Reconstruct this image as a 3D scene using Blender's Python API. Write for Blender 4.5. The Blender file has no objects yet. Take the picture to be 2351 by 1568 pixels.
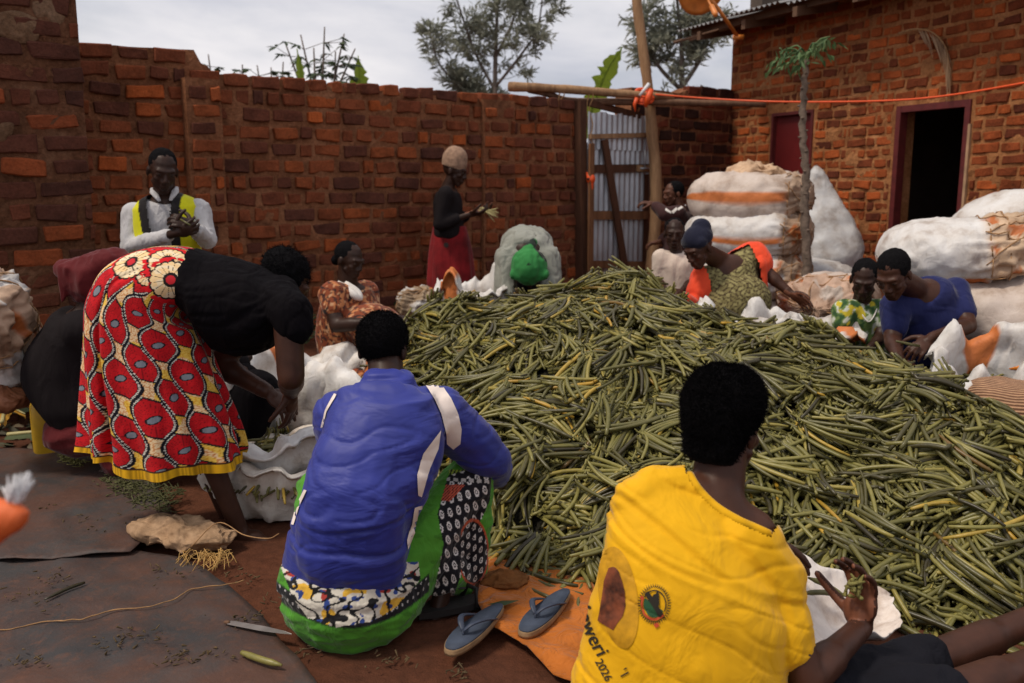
import bpy, bmesh, math, random
import numpy as np
from mathutils import Vector, Matrix, noise
from mathutils.bvhtree import BVHTree
R = math.radians
SC = bpy.context.scene
COL = SC.collection
rnd = random.Random(7)
nrs = np.random.RandomState(11)

# ---------------------------------------------------------------- camera, world, sun, exposure
VW, VH, FPX = 2350.0, 1568.0, 2061.0        # working pixel frame and focal length in it
PITCH, CAMH = R(9.75), 1.40
cam_d = bpy.data.cameras.new('camera'); cam = bpy.data.objects.new('camera', cam_d); COL.objects.link(cam)
cam.location = (0, 0, CAMH); cam.rotation_euler = (math.pi/2 - PITCH, 0, 0)
cam_d.sensor_width = 36; cam_d.lens = 36*FPX/VW; cam_d.clip_start = .05; cam_d.clip_end = 4000
cam_d.dof.use_dof = True; cam_d.dof.focus_distance = 3.15; cam_d.dof.aperture_fstop = 3.4
SC.camera = cam

SUN_EL, SUN_AZ = R(60), R(243)              # high on the left, a little behind the camera, behind thin cloud
w = bpy.data.worlds.new('World'); SC.world = w; w.use_nodes = True
nt = w.node_tree; nt.nodes.clear()
out = nt.nodes.new('ShaderNodeOutputWorld'); bg = nt.nodes.new('ShaderNodeBackground')
sky = nt.nodes.new('ShaderNodeTexSky'); sky.sky_type = 'NISHITA'; sky.sun_disc = False
sky.sun_elevation = SUN_EL; sky.sun_rotation = SUN_AZ; sky.dust_density = 3.0; sky.air_density = 1.2
tc = nt.nodes.new('ShaderNodeTexCoord')
mp = nt.nodes.new('ShaderNodeMapping'); mp.inputs['Scale'].default_value = (1.0, 1.0, 2.6)
n1 = nt.nodes.new('ShaderNodeTexNoise'); n1.inputs['Scale'].default_value = 2.6; n1.inputs['Detail'].default_value = 7; n1.inputs['Roughness'].default_value = .55
n1.inputs['Distortion'].default_value = .35
n2 = nt.nodes.new('ShaderNodeTexNoise'); n2.inputs['Scale'].default_value = 5.5; n2.inputs['Detail'].default_value = 6
cr = nt.nodes.new('ShaderNodeValToRGB')     # cloud tone: grey-blue bellies to white rims
cr.color_ramp.elements[0].position = .36; cr.color_ramp.elements[0].color = (5.6, 5.8, 6.7, 1)
cr.color_ramp.elements[1].position = .68; cr.color_ramp.elements[1].color = (10.9, 10.4, 10.3, 1)
mixc = nt.nodes.new('ShaderNodeMix'); mixc.data_type = 'RGBA'
cov = nt.nodes.new('ShaderNodeValToRGB')    # thin gaps through which the blue of the sky tints the cloud
cov.color_ramp.elements[0].position = .25; cov.color_ramp.elements[0].color = (.72, .72, .72, 1)
cov.color_ramp.elements[1].position = .5; cov.color_ramp.elements[1].color = (.97, .97, .97, 1)
L = nt.links.new
L(tc.outputs['Generated'], mp.inputs['Vector']); L(mp.outputs[0], n1.inputs['Vector']); L(mp.outputs[0], n2.inputs['Vector'])
L(n1.outputs['Fac'], cr.inputs['Fac']); L(n2.outputs['Fac'], cov.inputs['Fac'])
L(cov.outputs['Color'], mixc.inputs['Factor']); L(sky.outputs[0], mixc.inputs['A']); L(cr.outputs['Color'], mixc.inputs['B'])
L(mixc.outputs['Result'], bg.inputs['Color']); bg.inputs['Strength'].default_value = .058
L(bg.outputs[0], out.inputs[0])
sd = bpy.data.lights.new('sun', 'SUN'); so = bpy.data.objects.new('sun', sd); COL.objects.link(so)
sd.energy = 1.5; sd.angle = R(11); sd.color = (1.0, .89, .74)
_sv = Vector((math.sin(SUN_AZ)*math.cos(SUN_EL), math.cos(SUN_AZ)*math.cos(SUN_EL), math.sin(SUN_EL)))
so.rotation_euler = _sv.to_track_quat('Z', 'Y').to_euler(); so.location = _sv*30
SC.view_settings.view_transform = 'Standard'; SC.view_settings.look = 'None'
SC.view_settings.gamma = 1.0; SC.view_settings.exposure = 0.72; SC.view_settings.use_curve_mapping = False
SC.render.engine = 'CYCLES'; SC.cycles.use_denoising = True; SC.cycles.max_bounces = 6; SC.cycles.diffuse_bounces = 3
SC.cycles.transparent_max_bounces = 6; SC.cycles.caustics_reflective = False; SC.cycles.caustics_refractive = False

# ---------------------------------------------------------------- helpers
_F = Vector((0, math.cos(PITCH), -math.sin(PITCH))); _U = Vector((0, math.sin(PITCH), math.cos(PITCH)))
def ray(x, y):
    return _F + Vector(((x-VW/2)/FPX, 0, 0)) - _U*((y-VH/2)/FPX)
def P(x, y, Y):                             # the point seen at (x, y) that lies Y metres ahead
    d = ray(x, y); return Vector((0, 0, CAMH)) + d*(Y/d.y)
def G(x, y, z=0.0):                         # the point of the ground (or height z) seen at (x, y)
    d = ray(x, y); return Vector((0, 0, CAMH)) + d*((z-CAMH)/d.z)
def proj(p):
    q = Vector(p)-Vector((0, 0, CAMH)); z = max(q.dot(_F), .01)
    return VW/2+FPX*q.x/z, VH/2-FPX*q.dot(_U)/z, z
def sstep(t):
    t = np.clip(t, 0, 1); return t*t*(3-2*t)
def gz(x, y):                               # the yard rises gently towards the back
    return .30*float(sstep((y-4.8)/4.2)) + .18*float(sstep((x-1.9)/1.2))*float(sstep((y-6.0)/1.5))
def V(*a): return Vector(a)
def lin(r, g=None, b=None):                 # 0-255 sRGB to linear
    if g is None: r, g, b = r
    f = lambda c: (c/255/12.92) if c <= 10 else ((c/255+.055)/1.055)**2.4
    return (f(r), f(g), f(b))
def fbm(p, o=3): return noise.fractal(p, 1.0, 2.0, o)

def raw_obj(name, me, parent=None, base=None):
    o = bpy.data.objects.new(name, me); COL.objects.link(o)
    if parent is not None: o.parent = parent
    elif base is not None: o.location = base
    return o
def tag(o, label, cat, group=None, kind=None):
    if label: o['label'] = label
    if cat: o['category'] = cat
    if group: o['group'] = group
    if kind: o['kind'] = kind
    return o
def root_base(o):
    while o.parent is not None: o = o.parent
    return Vector(o.location)
def mesh(name, vs, fs, mats, smooth=True, fm=None):
    me = bpy.data.meshes.new(name)
    me.from_pydata([tuple(v) for v in vs], [], [tuple(f) for f in fs])
    for m in (mats if isinstance(mats, (list, tuple)) else [mats]): me.materials.append(m)
    if smooth: me.polygons.foreach_set('use_smooth', [True]*len(me.polygons))
    if fm is not None: me.polygons.foreach_set('material_index', fm)
    me.update(); return me
def obj(name, vs, fs, mat, parent=None, base=None, smooth=True, fm=None, cols=None):
    """world-space vertices -> one mesh object; the part of a thing takes the thing's base as its origin"""
    b = root_base(parent) if parent is not None else (Vector(base) if base is not None else Vector((0, 0, 0)))
    me = mesh(name, [Vector(v)-b for v in vs], fs, mat, smooth, fm)
    if cols is not None: set_cols(me, cols)
    return raw_obj(name, me, parent, b)
def set_cols(me, cols):
    a = me.color_attributes.new('Col', 'FLOAT_COLOR', 'POINT')
    c = np.ones((len(me.vertices), 4), dtype=np.float32); c[:, :3] = np.asarray(cols, dtype=np.float32)[:, :3]
    a.data.foreach_set('color', c.ravel())
def empty(name, loc):
    o = bpy.data.objects.new(name, None); COL.objects.link(o); o.location = loc; o.empty_display_size = .1; return o

class MB:
    """collects simple shapes in world space"""
    def __init__(s): s.v = []; s.f = []; s.m = []
    def add(s, vs, fs, mi=0):
        k = len(s.v); s.v += [Vector(v) for v in vs]; s.f += [tuple(i+k for i in f) for f in fs]; s.m += [mi]*len(fs)
    def box(s, c, u, v, w_, mi=0):            # half axes
        c, u, v, w_ = map(Vector, (c, u, v, w_))
        vs = [c+a*u+b*v+d*w_ for a in (-1, 1) for b in (-1, 1) for d in (-1, 1)]
        s.add(vs, [(0, 1, 3, 2), (4, 6, 7, 5), (0, 4, 5, 1), (2, 3, 7, 6), (0, 2, 6, 4), (1, 5, 7, 3)], mi)
    def tube(s, pts, rad, n=8, mi=0, caps=True, flat=1.0):
        pts = [Vector(p) for p in pts]; m = len(pts)
        rad = [rad]*m if not hasattr(rad, '__len__') else rad
        up = None; rings = []
        for i in range(m):
            t = (pts[min(i+1, m-1)]-pts[max(i-1, 0)]);  t = t.normalized() if t.length > 1e-9 else Vector((0, 0, 1))
            if up is None: up = t.orthogonal().normalized() if abs(t.z) > .8 else (Vector((0, 0, 1))-t*t.z).normalized()
            else:
                up = up-t*up.dot(t); up = up.normalized() if up.length > 1e-6 else t.orthogonal().normalized()
            b = t.cross(up)
            rings.append([pts[i]+(up*math.sin(a)*flat+b*math.cos(a))*rad[i] for a in [2*math.pi*j/n for j in range(n)]])
        s.loftrings(rings, mi, caps)
    def loftrings(s, rings, mi=0, caps=True):
        n = len(rings[0]); vs = [v for r in rings for v in r]; fs = []
        for i in range(len(rings)-1):
            for j in range(n):
                a = i*n+j; b = i*n+(j+1) % n
                fs.append((a, b, b+n, a+n))
        if caps:
            fs.append(tuple(range(n-1, -1, -1))); k = (len(rings)-1)*n; fs.append(tuple(range(k, k+n)))
        s.add(vs, fs, mi)
    def cap(s, p0, r0, p1, r1, n=12, mi=0):   # tapered capsule
        p0, p1 = Vector(p0), Vector(p1); d = p1-p0; l = d.length
        t = d/l if l > 1e-6 else Vector((0, 0, 1)); u = t.orthogonal().normalized(); b = t.cross(u)
        rings = []
        for a in (80, 55, 28, 0):
            rings.append([p0-t*r0*math.sin(R(a))+(u*math.cos(q)+b*math.sin(q))*r0*math.cos(R(a)) for q in [2*math.pi*j/n for j in range(n)]])
        for a in (0, 28, 55, 80):
            rings.append([p1+t*r1*math.sin(R(a))+(u*math.cos(q)+b*math.sin(q))*r1*math.cos(R(a)) for q in [2*math.pi*j/n for j in range(n)]])
        s.loftrings(rings, mi, True)
    def ell(s, c, ax, ay, az, n=16, mi=0):   # ellipsoid with half-axis vectors
        c, ax, ay, az = map(Vector, (c, ax, ay, az)); rings = []
        for i in range(1, n//2):
            th = math.pi*i/(n//2)
            rings.append([c+az*math.cos(th)+(ax*math.cos(q)+ay*math.sin(q))*math.sin(th) for q in [2*math.pi*j/n for j in range(n)]])
        if ax.cross(ay).dot(az) > 0: rings.reverse()
        s.loftrings(rings, mi, True)
    def build(s, name, mat, parent=None, base=None, smooth=True):
        return obj(name, s.v, s.f, mat, parent, base, smooth, s.m if isinstance(mat, (list, tuple)) else None)
    def mesh(s, name, mat, smooth=True):
        return mesh(name, s.v, s.f, mat, smooth, s.m if isinstance(mat, (list, tuple)) else None)

def spline(pts, n):                            # Catmull-Rom through points
    pts = [Vector(p) for p in pts]; res = []
    q = [pts[0]*2-pts[1]]+pts+[pts[-1]*2-pts[-2]]
    m = len(pts)-1
    for k in range(n):
        t = k/(n-1)*m; i = min(int(t), m-1); t -= i
        a, b, c, d = q[i:i+4]
        res.append(.5*((2*b)+(c-a)*t+(2*a-5*b+4*c-d)*t*t+(3*b-a-3*c+d)*t*t*t))
    return res

def remesh(mb, voxel, smooth=4, adapt=0.0):
    """union of the closed shapes of mb as one continuous skin -> (verts Nx3, faces)"""
    me = bpy.data.meshes.new('tmp'); me.from_pydata([tuple(v) for v in mb.v], [], mb.f)
    bm = bmesh.new(); bm.from_mesh(me); bmesh.ops.recalc_face_normals(bm, faces=bm.faces); bm.to_mesh(me); bm.free()
    o = bpy.data.objects.new('tmp', me); COL.objects.link(o)
    md = o.modifiers.new('r', 'REMESH'); md.mode = 'VOXEL'; md.voxel_size = voxel; md.adaptivity = adapt
    if smooth:
        sm = o.modifiers.new('s', 'SMOOTH'); sm.factor = .5; sm.iterations = smooth
    dg = bpy.context.evaluated_depsgraph_get(); ev = o.evaluated_get(dg); m2 = ev.to_mesh()
    n = len(m2.vertices); vs = np.empty(n*3); m2.vertices.foreach_get('co', vs); vs = vs.reshape(-1, 3)
    fs = [tuple(p.vertices) for p in m2.polygons]
    nr = np.empty(n*3); m2.vertices.foreach_get('normal', nr)
    ev.to_mesh_clear(); bpy.data.objects.remove(o); bpy.data.meshes.remove(me)
    return vs, fs, nr.reshape(-1, 3)

def rotm(deg_z=0, deg_x=0, deg_y=0):
    return Matrix.Rotation(R(deg_z), 3, 'Z') @ Matrix.Rotation(R(deg_x), 3, 'X') @ Matrix.Rotation(R(deg_y), 3, 'Y')

# ---------------------------------------------------------------- materials
def newmat(name):
    m = bpy.data.materials.new(name); m.use_nodes = True; t = m.node_tree
    b = t.nodes['Principled BSDF']; return m, t, b
def N(t, kind, **kw):
    n = t.nodes.new('ShaderNode'+kind)
    for k, v in kw.items():
        if k in n.inputs: n.inputs[k].default_value = v
        else: setattr(n, k, v)
    return n
def mixrgb(t, fac, a, b, mode='MIX'):
    n = t.nodes.new('ShaderNodeMix'); n.data_type = 'RGBA'; n.blend_type = mode; n.clamp_factor = True
    for s, v in (('Factor', fac), ('A', a), ('B', b)):
        if isinstance(v, bpy.types.NodeSocket): t.links.new(v, n.inputs[s])
        elif s == 'Factor': n.inputs[s].default_value = v
        else: n.inputs[s].default_value = (*v[:3], 1)
    return n.outputs['Result']
def ramp(t, fac, stops, interp='LINEAR'):
    n = t.nodes.new('ShaderNodeValToRGB'); n.color_ramp.interpolation = interp
    e = n.color_ramp.elements
    while len(e) > 1: e.remove(e[-1])
    e[0].position, e[0].color = stops[0][0], (*stops[0][1][:3], 1)
    for p, c in stops[1:]:
        k = e.new(p); k.color = (*c[:3], 1)
    t.links.new(fac, n.inputs['Fac']); return n.outputs['Color']
def noise_fac(t, scale, detail=4, rough=.55, vec=None, stretch=None, out_='Fac', dist=0.0):
    n = N(t, 'TexNoise', Scale=scale, Detail=detail, Roughness=rough, Distortion=dist)
    c = t.nodes.new('ShaderNodeTexCoord').outputs['Object'] if vec is None else vec
    if stretch is not None:
        m = t.nodes.new('ShaderNodeMapping'); m.inputs['Scale'].default_value = stretch; t.links.new(c, m.inputs['Vector']); c = m.outputs[0]
    t.links.new(c, n.inputs['Vector']); return n.outputs[out_]
def bump(t, b, h, strength=.3, dist=.01, prev=None):
    n = N(t, 'Bump', Strength=strength, Distance=dist); t.links.new(h, n.inputs['Height'])
    if prev is not None: t.links.new(prev, n.inputs['Normal'])
    t.links.new(n.outputs[0], b.inputs['Normal']); return n.outputs[0]
def plain(name, col, rough=.75, var=.18, vscale=9, bmp=.25, bscale=70, bdist=.004, spec=.35, sheen=0, attr=False, metal=0, stretch=None):
    m, t, b = newmat(name)
    c = col
    if attr:
        a = t.nodes.new('ShaderNodeAttribute'); a.attribute_name = 'Col'; c = a.outputs['Color']
    nf = noise_fac(t, vscale, 5, stretch=stretch)
    dark = ramp(t, nf, [(.3, (1-var,)*3), (.7, (1+var*.6,)*3)])
    res = mixrgb(t, 1.0, c, dark, 'MULTIPLY')
    t.links.new(res, b.inputs['Base Color'])
    b.inputs['Roughness'].default_value = rough; b.inputs['Specular IOR Level'].default_value = spec
    b.inputs['Metallic'].default_value = metal
    if sheen: b.inputs['Sheen Weight'].default_value = sheen
    if bmp: bump(t, b, noise_fac(t, bscale, 4, stretch=stretch), bmp, bdist)
    return m
def cloth(name, col, attr=False, rough=.85, fold=.5, fscale=11, stretch=(1, 1, .45), weave=900, var=.14, spec=.2, sheen=.15, crease=.35):
    """woven cloth: soft creases in the relief plus a fine weave"""
    m, t, b = newmat(name)
    c = col
    if attr:
        a = t.nodes.new('ShaderNodeAttribute'); a.attribute_name = 'Col'; c = a.outputs['Color']
    dark = ramp(t, noise_fac(t, 6, 4), [(.3, (1-var,)*3), (.7, (1+var*.5,)*3)])
    t.links.new(mixrgb(t, 1.0, c, dark, 'MULTIPLY'), b.inputs['Base Color'])
    b.inputs['Roughness'].default_value = rough; b.inputs['Specular IOR Level'].default_value = spec
    if sheen: b.inputs['Sheen Weight'].default_value = sheen; b.inputs['Sheen Roughness'].default_value = .4
    p = bump(t, b, noise_fac(t, fscale, 3, .5, stretch=stretch, dist=.8), fold, .03)
    rn = N(t, 'TexNoise', Scale=fscale*.55, Detail=2.0, Roughness=.5, Distortion=.7); rn.noise_type = 'RIDGED_MULTIFRACTAL'
    mpn = t.nodes.new('ShaderNodeMapping'); mpn.inputs['Scale'].default_value = stretch; t.links.new(t.nodes.new('ShaderNodeTexCoord').outputs['Object'], mpn.inputs['Vector']); t.links.new(mpn.outputs[0], rn.inputs['Vector'])
    p = bump(t, b, rn.outputs['Fac'], crease, .012, p)
    bump(t, b, noise_fac(t, weave, 2), .12, .001, p)
    return m
def skin_mat(name, col):
    m, t, b = newmat(name)
    nf = noise_fac(t, 14, 4)
    c = ramp(t, nf, [(.3, tuple(x*.72 for x in col)), (.7, tuple(min(1, x*1.22) for x in col))])
    t.links.new(c, b.inputs['Base Color']); b.inputs['Roughness'].default_value = .47
    b.inputs['Specular IOR Level'].default_value = .24
    p = bump(t, b, noise_fac(t, 35, 4), .12, .006)
    bump(t, b, noise_fac(t, 420, 3), .12, .001, p)
    return m
M = {}
M['skin'] = skin_mat('skin_dark', (.056, .0215, .0125)); M['skin_deep'] = skin_mat('skin_deep', (.033, .0145, .0095)); M['skin_warm'] = skin_mat('skin_warm', (.095, .037, .021))
M['eye'] = plain('eye_white', (.16, .13, .11), .6, .05, bmp=0, spec=.15); M['iris'] = plain('iris', (.008, .006, .005), .5, 0, bmp=0, spec=.2)
M['lip'] = plain('lip', (.062, .024, .02), .45, .1, bmp=0); M['nail'] = plain('nail', (.2, .12, .09), .35, .1, bmp=0); M['palm'] = skin_mat('palm', (.20, .075, .042))
M['hair'] = plain('hair_black', (.007, .0065, .0075), .95, .3, 60, .9, 170, .010, .06)
M['strand'] = plain('hair_strand', (.005, .0045, .005), 1, .2, 40, 0, spec=.0)
# ---------------------------------------------------------------- ground
def soil_mat():
    m, t, b = newmat('red_soil')
    big = noise_fac(t, .9, 6, .6); fine = noise_fac(t, 30, 6, .65)
    c = ramp(t, big, [(.3, (.060, .024, .014)), (.52, (.105, .037, .019)), (.72, (.15, .06, .034))])
    c = mixrgb(t, .55, c, ramp(t, fine, [(.3, (.5,)*3), (.68, (1.25,)*3)]), 'MULTIPLY')
    t.links.new(c, b.inputs['Base Color']); b.inputs['Roughness'].default_value = .95; b.inputs['Specular IOR Level'].default_value = .15
    p = bump(t, b, noise_fac(t, 9, 8, .65), .8, .03); bump(t, b, noise_fac(t, 150, 4), .5, .006, p)
    return m
M['soil'] = soil_mat()
def make_ground():
    xs = list(np.arange(-4, 6.01, .08)); ys = list(np.arange(1.2, 12.01, .08))
    xs = [-900, -200, -40, -12, -7, -5]+xs+[7, 9, 14, 40, 200, 900]; ys = [-200, -20, -4, 0]+ys+[13, 15, 20, 40, 120, 1500]
    vs = []; fs = []
    for y in ys:
        for x in xs:
            z = gz(x, y) if y < 60 else .3
            if -4 < x < 6 and 1.2 < y < 12: z += .012*fbm(Vector((x*1.7, y*1.7, 3)))+.004*fbm(Vector((x*9, y*9, 1)), 2)
            vs.append((x, y, z-.012))
    n = len(xs)
    for j in range(len(ys)-1):
        for i in range(n-1): a = j*n+i; fs.append((a, a+1, a+n+1, a+n))
    o = obj('ground', vs, fs, M['soil']); o['kind'] = 'structure'
make_ground()

# ---------------------------------------------------------------- brick walls
def brick_mat(name, stops, sootamt=.5):
    m, t, b = newmat(name)
    oi = t.nodes.new('ShaderNodeObjectInfo'); ge = t.nodes.new('ShaderNodeNewGeometry')
    ad = N(t, 'Math', operation='ADD'); fr = N(t, 'Math', operation='FRACT')
    t.links.new(oi.outputs['Random'], ad.inputs[0]); t.links.new(ge.outputs['Random Per Island'], ad.inputs[1]); t.links.new(ad.outputs[0], fr.inputs[0])
    c = ramp(t, fr.outputs[0], stops)
    pos = ge.outputs['Position']
    blot = noise_fac(t, 7, 5, .6, vec=pos)
    c = mixrgb(t, 1.0, c, ramp(t, blot, [(.28, (1-sootamt,)*3), (.6, (1.05, 1.0, .98))]), 'MULTIPLY')
    grain = noise_fac(t, 60, 5, .7, vec=pos)
    c = mixrgb(t, .7, c, ramp(t, grain, [(.3, (.62,)*3), (.7, (1.28,)*3)]), 'MULTIPLY')
    t.links.new(c, b.inputs['Base Color']); b.inputs['Roughness'].default_value = .92; b.inputs['Specular IOR Level'].default_value = .15
    p = bump(t, b, noise_fac(t, 34, 6, .65, vec=pos), .75, .016); bump(t, b, noise_fac(t, 160, 4, vec=pos), .6, .005, p)
    return m
def mortar_mat(name, a, b_, c_):
    m, t, b = newmat(name)
    ge = t.nodes.new('ShaderNodeNewGeometry'); pos = ge.outputs['Position']
    c = ramp(t, noise_fac(t, 3.2, 7, .65, vec=pos), [(.3, a), (.52, b_), (.75, c_)])
    c = mixrgb(t, .8, c, ramp(t, noise_fac(t, 45, 6, .7, vec=pos), [(.3, (.5,)*3), (.7, (1.3,)*3)]), 'MULTIPLY')
    t.links.new(c, b.inputs['Base Color']); b.inputs['Roughness'].default_value = .97; b.inputs['Specular IOR Level'].default_value = .1
    p = bump(t, b, noise_fac(t, 22, 8, .7, vec=pos), .9, .03); bump(t, b, noise_fac(t, 130, 4, vec=pos), .6, .008, p)
    return m
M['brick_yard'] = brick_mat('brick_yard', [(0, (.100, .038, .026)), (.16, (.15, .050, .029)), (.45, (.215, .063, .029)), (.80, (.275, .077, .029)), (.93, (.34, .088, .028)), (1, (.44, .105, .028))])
M['mortar_yard'] = mortar_mat('mud_mortar', (.15, .062, .032), (.27, .112, .055), (.38, .17, .088))
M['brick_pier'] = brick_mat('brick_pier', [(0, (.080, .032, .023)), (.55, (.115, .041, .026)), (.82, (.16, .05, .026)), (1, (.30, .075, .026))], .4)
M['mortar_pier'] = mortar_mat('pale_mud_mortar', (.075, .034, .018), (.155, .066, .035), (.28, .15, .09))
M['brick_house'] = brick_mat('brick_house', [(0, (.13, .035, .018)), (.25, (.22, .056, .021)), (.6, (.32, .078, .024)), (.88, (.42, .10, .027)), (1, (.52, .12, .03))], .5)
M['mortar_house'] = mortar_mat('house_mortar', (.23, .09, .038), (.40, .17, .068), (.55, .26, .12))
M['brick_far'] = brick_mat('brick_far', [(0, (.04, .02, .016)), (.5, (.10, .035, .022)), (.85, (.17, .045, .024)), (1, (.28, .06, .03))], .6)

def brick_proto(seed, rough=1.0):
    """a hand-made brick: front x in -.5..+.5, z in -.5..+.5 (scaled later), y = 0 front, 1 back"""
    nx, nz = 5, 4; vs = []; fs = []
    sd = Vector((seed*7.3, seed*3.1, 0))
    for j in range(nz):
        for i in range(nx):
            x = [-.5, -.465, 0, .465, .5][i]; z = [-.5, -.41, .41, .5][j]
            ed = (i in (0, nx-1))+(j in (0, nz-1))
            y = .10*ed+.10*rough*noise.noise(Vector((x*4, 0, z*3))+sd)
            q = 1-.05*(ed == 2)
            x2 = x*q+.045*rough*noise.noise(Vector((x*3, 5, z*3))+sd); z2 = z*q+.12*rough*noise.noise(Vector((x*3.3, 9, z*1.5))+sd)
            vs.append((x2, y, z2))
    for j in range(nz-1):
        for i in range(nx-1): a = j*nx+i; fs.append((a, a+1, a+nx+1, a+nx))
    per = [i for i in range(nx)]+[j*nx+nx-1 for j in range(1, nz)]+[(nz-1)*nx+i for i in range(nx-2, -1, -1)]+[j*nx for j in range(nz-2, 0, -1)]
    k = len(vs); vs += [(vs[i][0], 1.0, vs[i][2]) for i in per]
    for a in range(len(per)):
        b = (a+1) % len(per); fs.append((per[b], per[a], k+a, k+b))
    return vs, fs
PROTO = [brick_proto(i, 1.0+.5*(i % 3)) for i in range(8)]

class Wall:
    def __init__(s, name, label, O, D, T, course, blen, gap, proud, bmat, mmat, cat='wall', seed=1, jitter=1.0):
        s.O = Vector(O); s.D = Vector((D[0], D[1], 0)).normalized(); s.N = Vector((s.D.y, -s.D.x, 0)); s.T = T
        s.c, s.bl, s.gap, s.proud, s.bm, s.mm = course, blen, gap, proud, bmat, mmat
        s.r = random.Random(seed); s.bricks = []; s.jit = jitter
        s.root = empty(name, s.O); tag(s.root, label, cat); s.cores = MB()
        s.pm = [mesh('brick', v, f, bmat, False) for v, f in PROTO]
    def at(s, a, z, off=0.0): return s.O+s.D*a+s.N*off+Vector((0, 0, z-s.O.z))
    def hit(s, x, y, off=0.0):                # pixel -> (distance along, height) on the wall face
        d = ray(x, y); p0 = Vector((0, 0, CAMH)); k = (s.O+s.N*off-p0).dot(s.N)/d.dot(s.N); p = p0+d*k
        return (p-s.O).dot(s.D), p.z
    def core(s, a0, a1, z0, top, off=0.0, step=.045, T=None):
        """a closed slab of mud mortar with an uneven face; top is a number or a function of the distance along"""
        T = T or s.T; tf = top if callable(top) else (lambda a: top)
        na = max(2, int((a1-a0)/step)+1); aa = [a0+(a1-a0)*i/(na-1) for i in range(na)]
        nz = max(2, int((max(tf(a) for a in aa)-z0)/step)+1)
        vs = []; fs = []
        for j in range(nz):
            for i, a in enumerate(aa):
                z = z0+(tf(a)-z0)*j/(nz-1)
                edge = i in (0, na-1) or j == nz-1
                q = s.at(a, z); d = 0 if edge and i in (0, na-1) else .017*fbm(q*6, 3)+.010*noise.noise(q*22)
                vs.append(s.at(a, z, off-.004+d))
        k = len(vs)
        for i in range(na-1):
            for j in range(nz-1): b = j*na+i; fs.append((b, b+1, b+na+1, b+na))
        for a in aa: vs += [s.at(a, z0, off-T), s.at(a, tf(a), off-T)]
        for i in range(na-1):
            fs.append((k+2*i+2, k+2*i, k+2*i+1, k+2*i+3))
            t_ = (nz-1)*na+i; fs.append((t_, t_+1, k+2*i+3, k+2*i+1)); fs.append((i+1, i, k+2*i, k+2*i+2))
        col = [j*na for j in range(nz)]; fs.append(tuple(reversed(col))+(k, k+1))
        col = [j*na+na-1 for j in range(nz)]; fs.append(tuple(col)+(k+2*na-1, k+2*na-2))
        s.cores.add(vs, fs)
    def fill(s, a0, a1, z0, top, off=0.0, skip=(), ragged=True):
        tf = top if callable(top) else (lambda a: top)
        zmax = max(tf(a0+(a1-a0)*i/40) for i in range(41)); k = 0
        z = z0+s.c*.5
        while z-s.c*.5 < zmax:
            a = a0-s.r.random()*s.bl*.9 if k % 2 else a0-s.r.random()*s.bl*.3
            while a < a1:
                ln = s.bl*s.r.choice([1, 1, 1, .86, 1.12, .94, .5, .66])*s.r.uniform(.9, 1.08)
                b0, b1 = max(a, a0), min(a+ln, a1); mid = (b0+b1)/2
                tp = tf(mid)
                ok = b1-b0 > .05 and z+s.c*.30 < tp+(s.r.uniform(-.01, .03) if ragged else 0)
                for (q0, q1, w0, w1) in skip:
                    if b1 > q0 and b0 < q1 and z+s.c*.4 > w0 and z-s.c*.4 < w1:
                        if b0 < q0-.05: b1 = q0
                        elif b1 > q1+.05: b0 = q1
                        else: ok = False
                        mid = (b0+b1)/2; ok = ok and b1-b0 > .05
                if ok:
                    g = s.gap*s.r.uniform(.7, 1.35); hh = s.c-s.gap*s.r.uniform(.75, 1.25)
                    s.bricks.append((mid, z+s.r.uniform(-.006, .006)*s.jit, b1-b0-g, hh, off+s.proud*s.r.uniform(.2, 1.35), s.r.gauss(0, 1.9)*s.jit, s.r.randrange(8)))
                a += ln
            z += s.c; k += 1
    def extra(s, mid, z, ln, hh, off, ang=0): s.bricks.append((mid, z, ln, hh, off, ang, s.r.randrange(8)))
    def finish(s, limit=300, depth=.085):
        obj('mortar', s.cores.v, s.cores.f, s.mm, s.root, smooth=False)
        def area(b):
            x, y, z = proj(s.at(b[0], b[1], b[4]))
            return b[2]*b[3]/z/z if (-60 < x < VW+60 and -60 < y < VH+60) else -1
        bs = sorted(s.bricks, key=area, reverse=True); vis = [b for b in bs if area(b) > 0]
        single, rest = vis[:limit], vis[limit:]+[b for b in bs if area(b) <= 0][:400]
        B = Matrix(((s.D.x, -s.N.x, 0), (s.D.y, -s.N.y, 0), (0, 0, 1)))
        mats = lambda b: (Matrix.Translation(s.at(b[0], b[1], b[4])) @ (B @ Matrix.Rotation(R(b[5]), 3, 'Y')).to_4x4() @ Matrix.Diagonal((b[2], depth, b[3], 1)))
        inv = Matrix.Translation(-s.O)
        for b in single:
            o = raw_obj('brick', s.pm[b[6]], s.root); o.matrix_local = inv @ mats(b)
        if rest:
            vs = []; fs = []
            for b in rest:
                m = mats(b); k = len(vs); pv, pf = PROTO[b[6]]
                vs += [m @ Vector(v) for v in pv]; fs += [tuple(i+k for i in f) for f in pf]
            o = obj('brick', vs, fs, s.bm, s.root, smooth=False); o['kind'] = 'stuff'

def interp_top(pts):
    xs = [p[0] for p in pts]; zs = [p[1] for p in pts]
    return lambda a: float(np.interp(a, xs, zs))
DL = (math.sin(R(52)), math.cos(R(52)))      # the run of the yard wall
WO = Vector((-.13, 8.39, 0))
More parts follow.
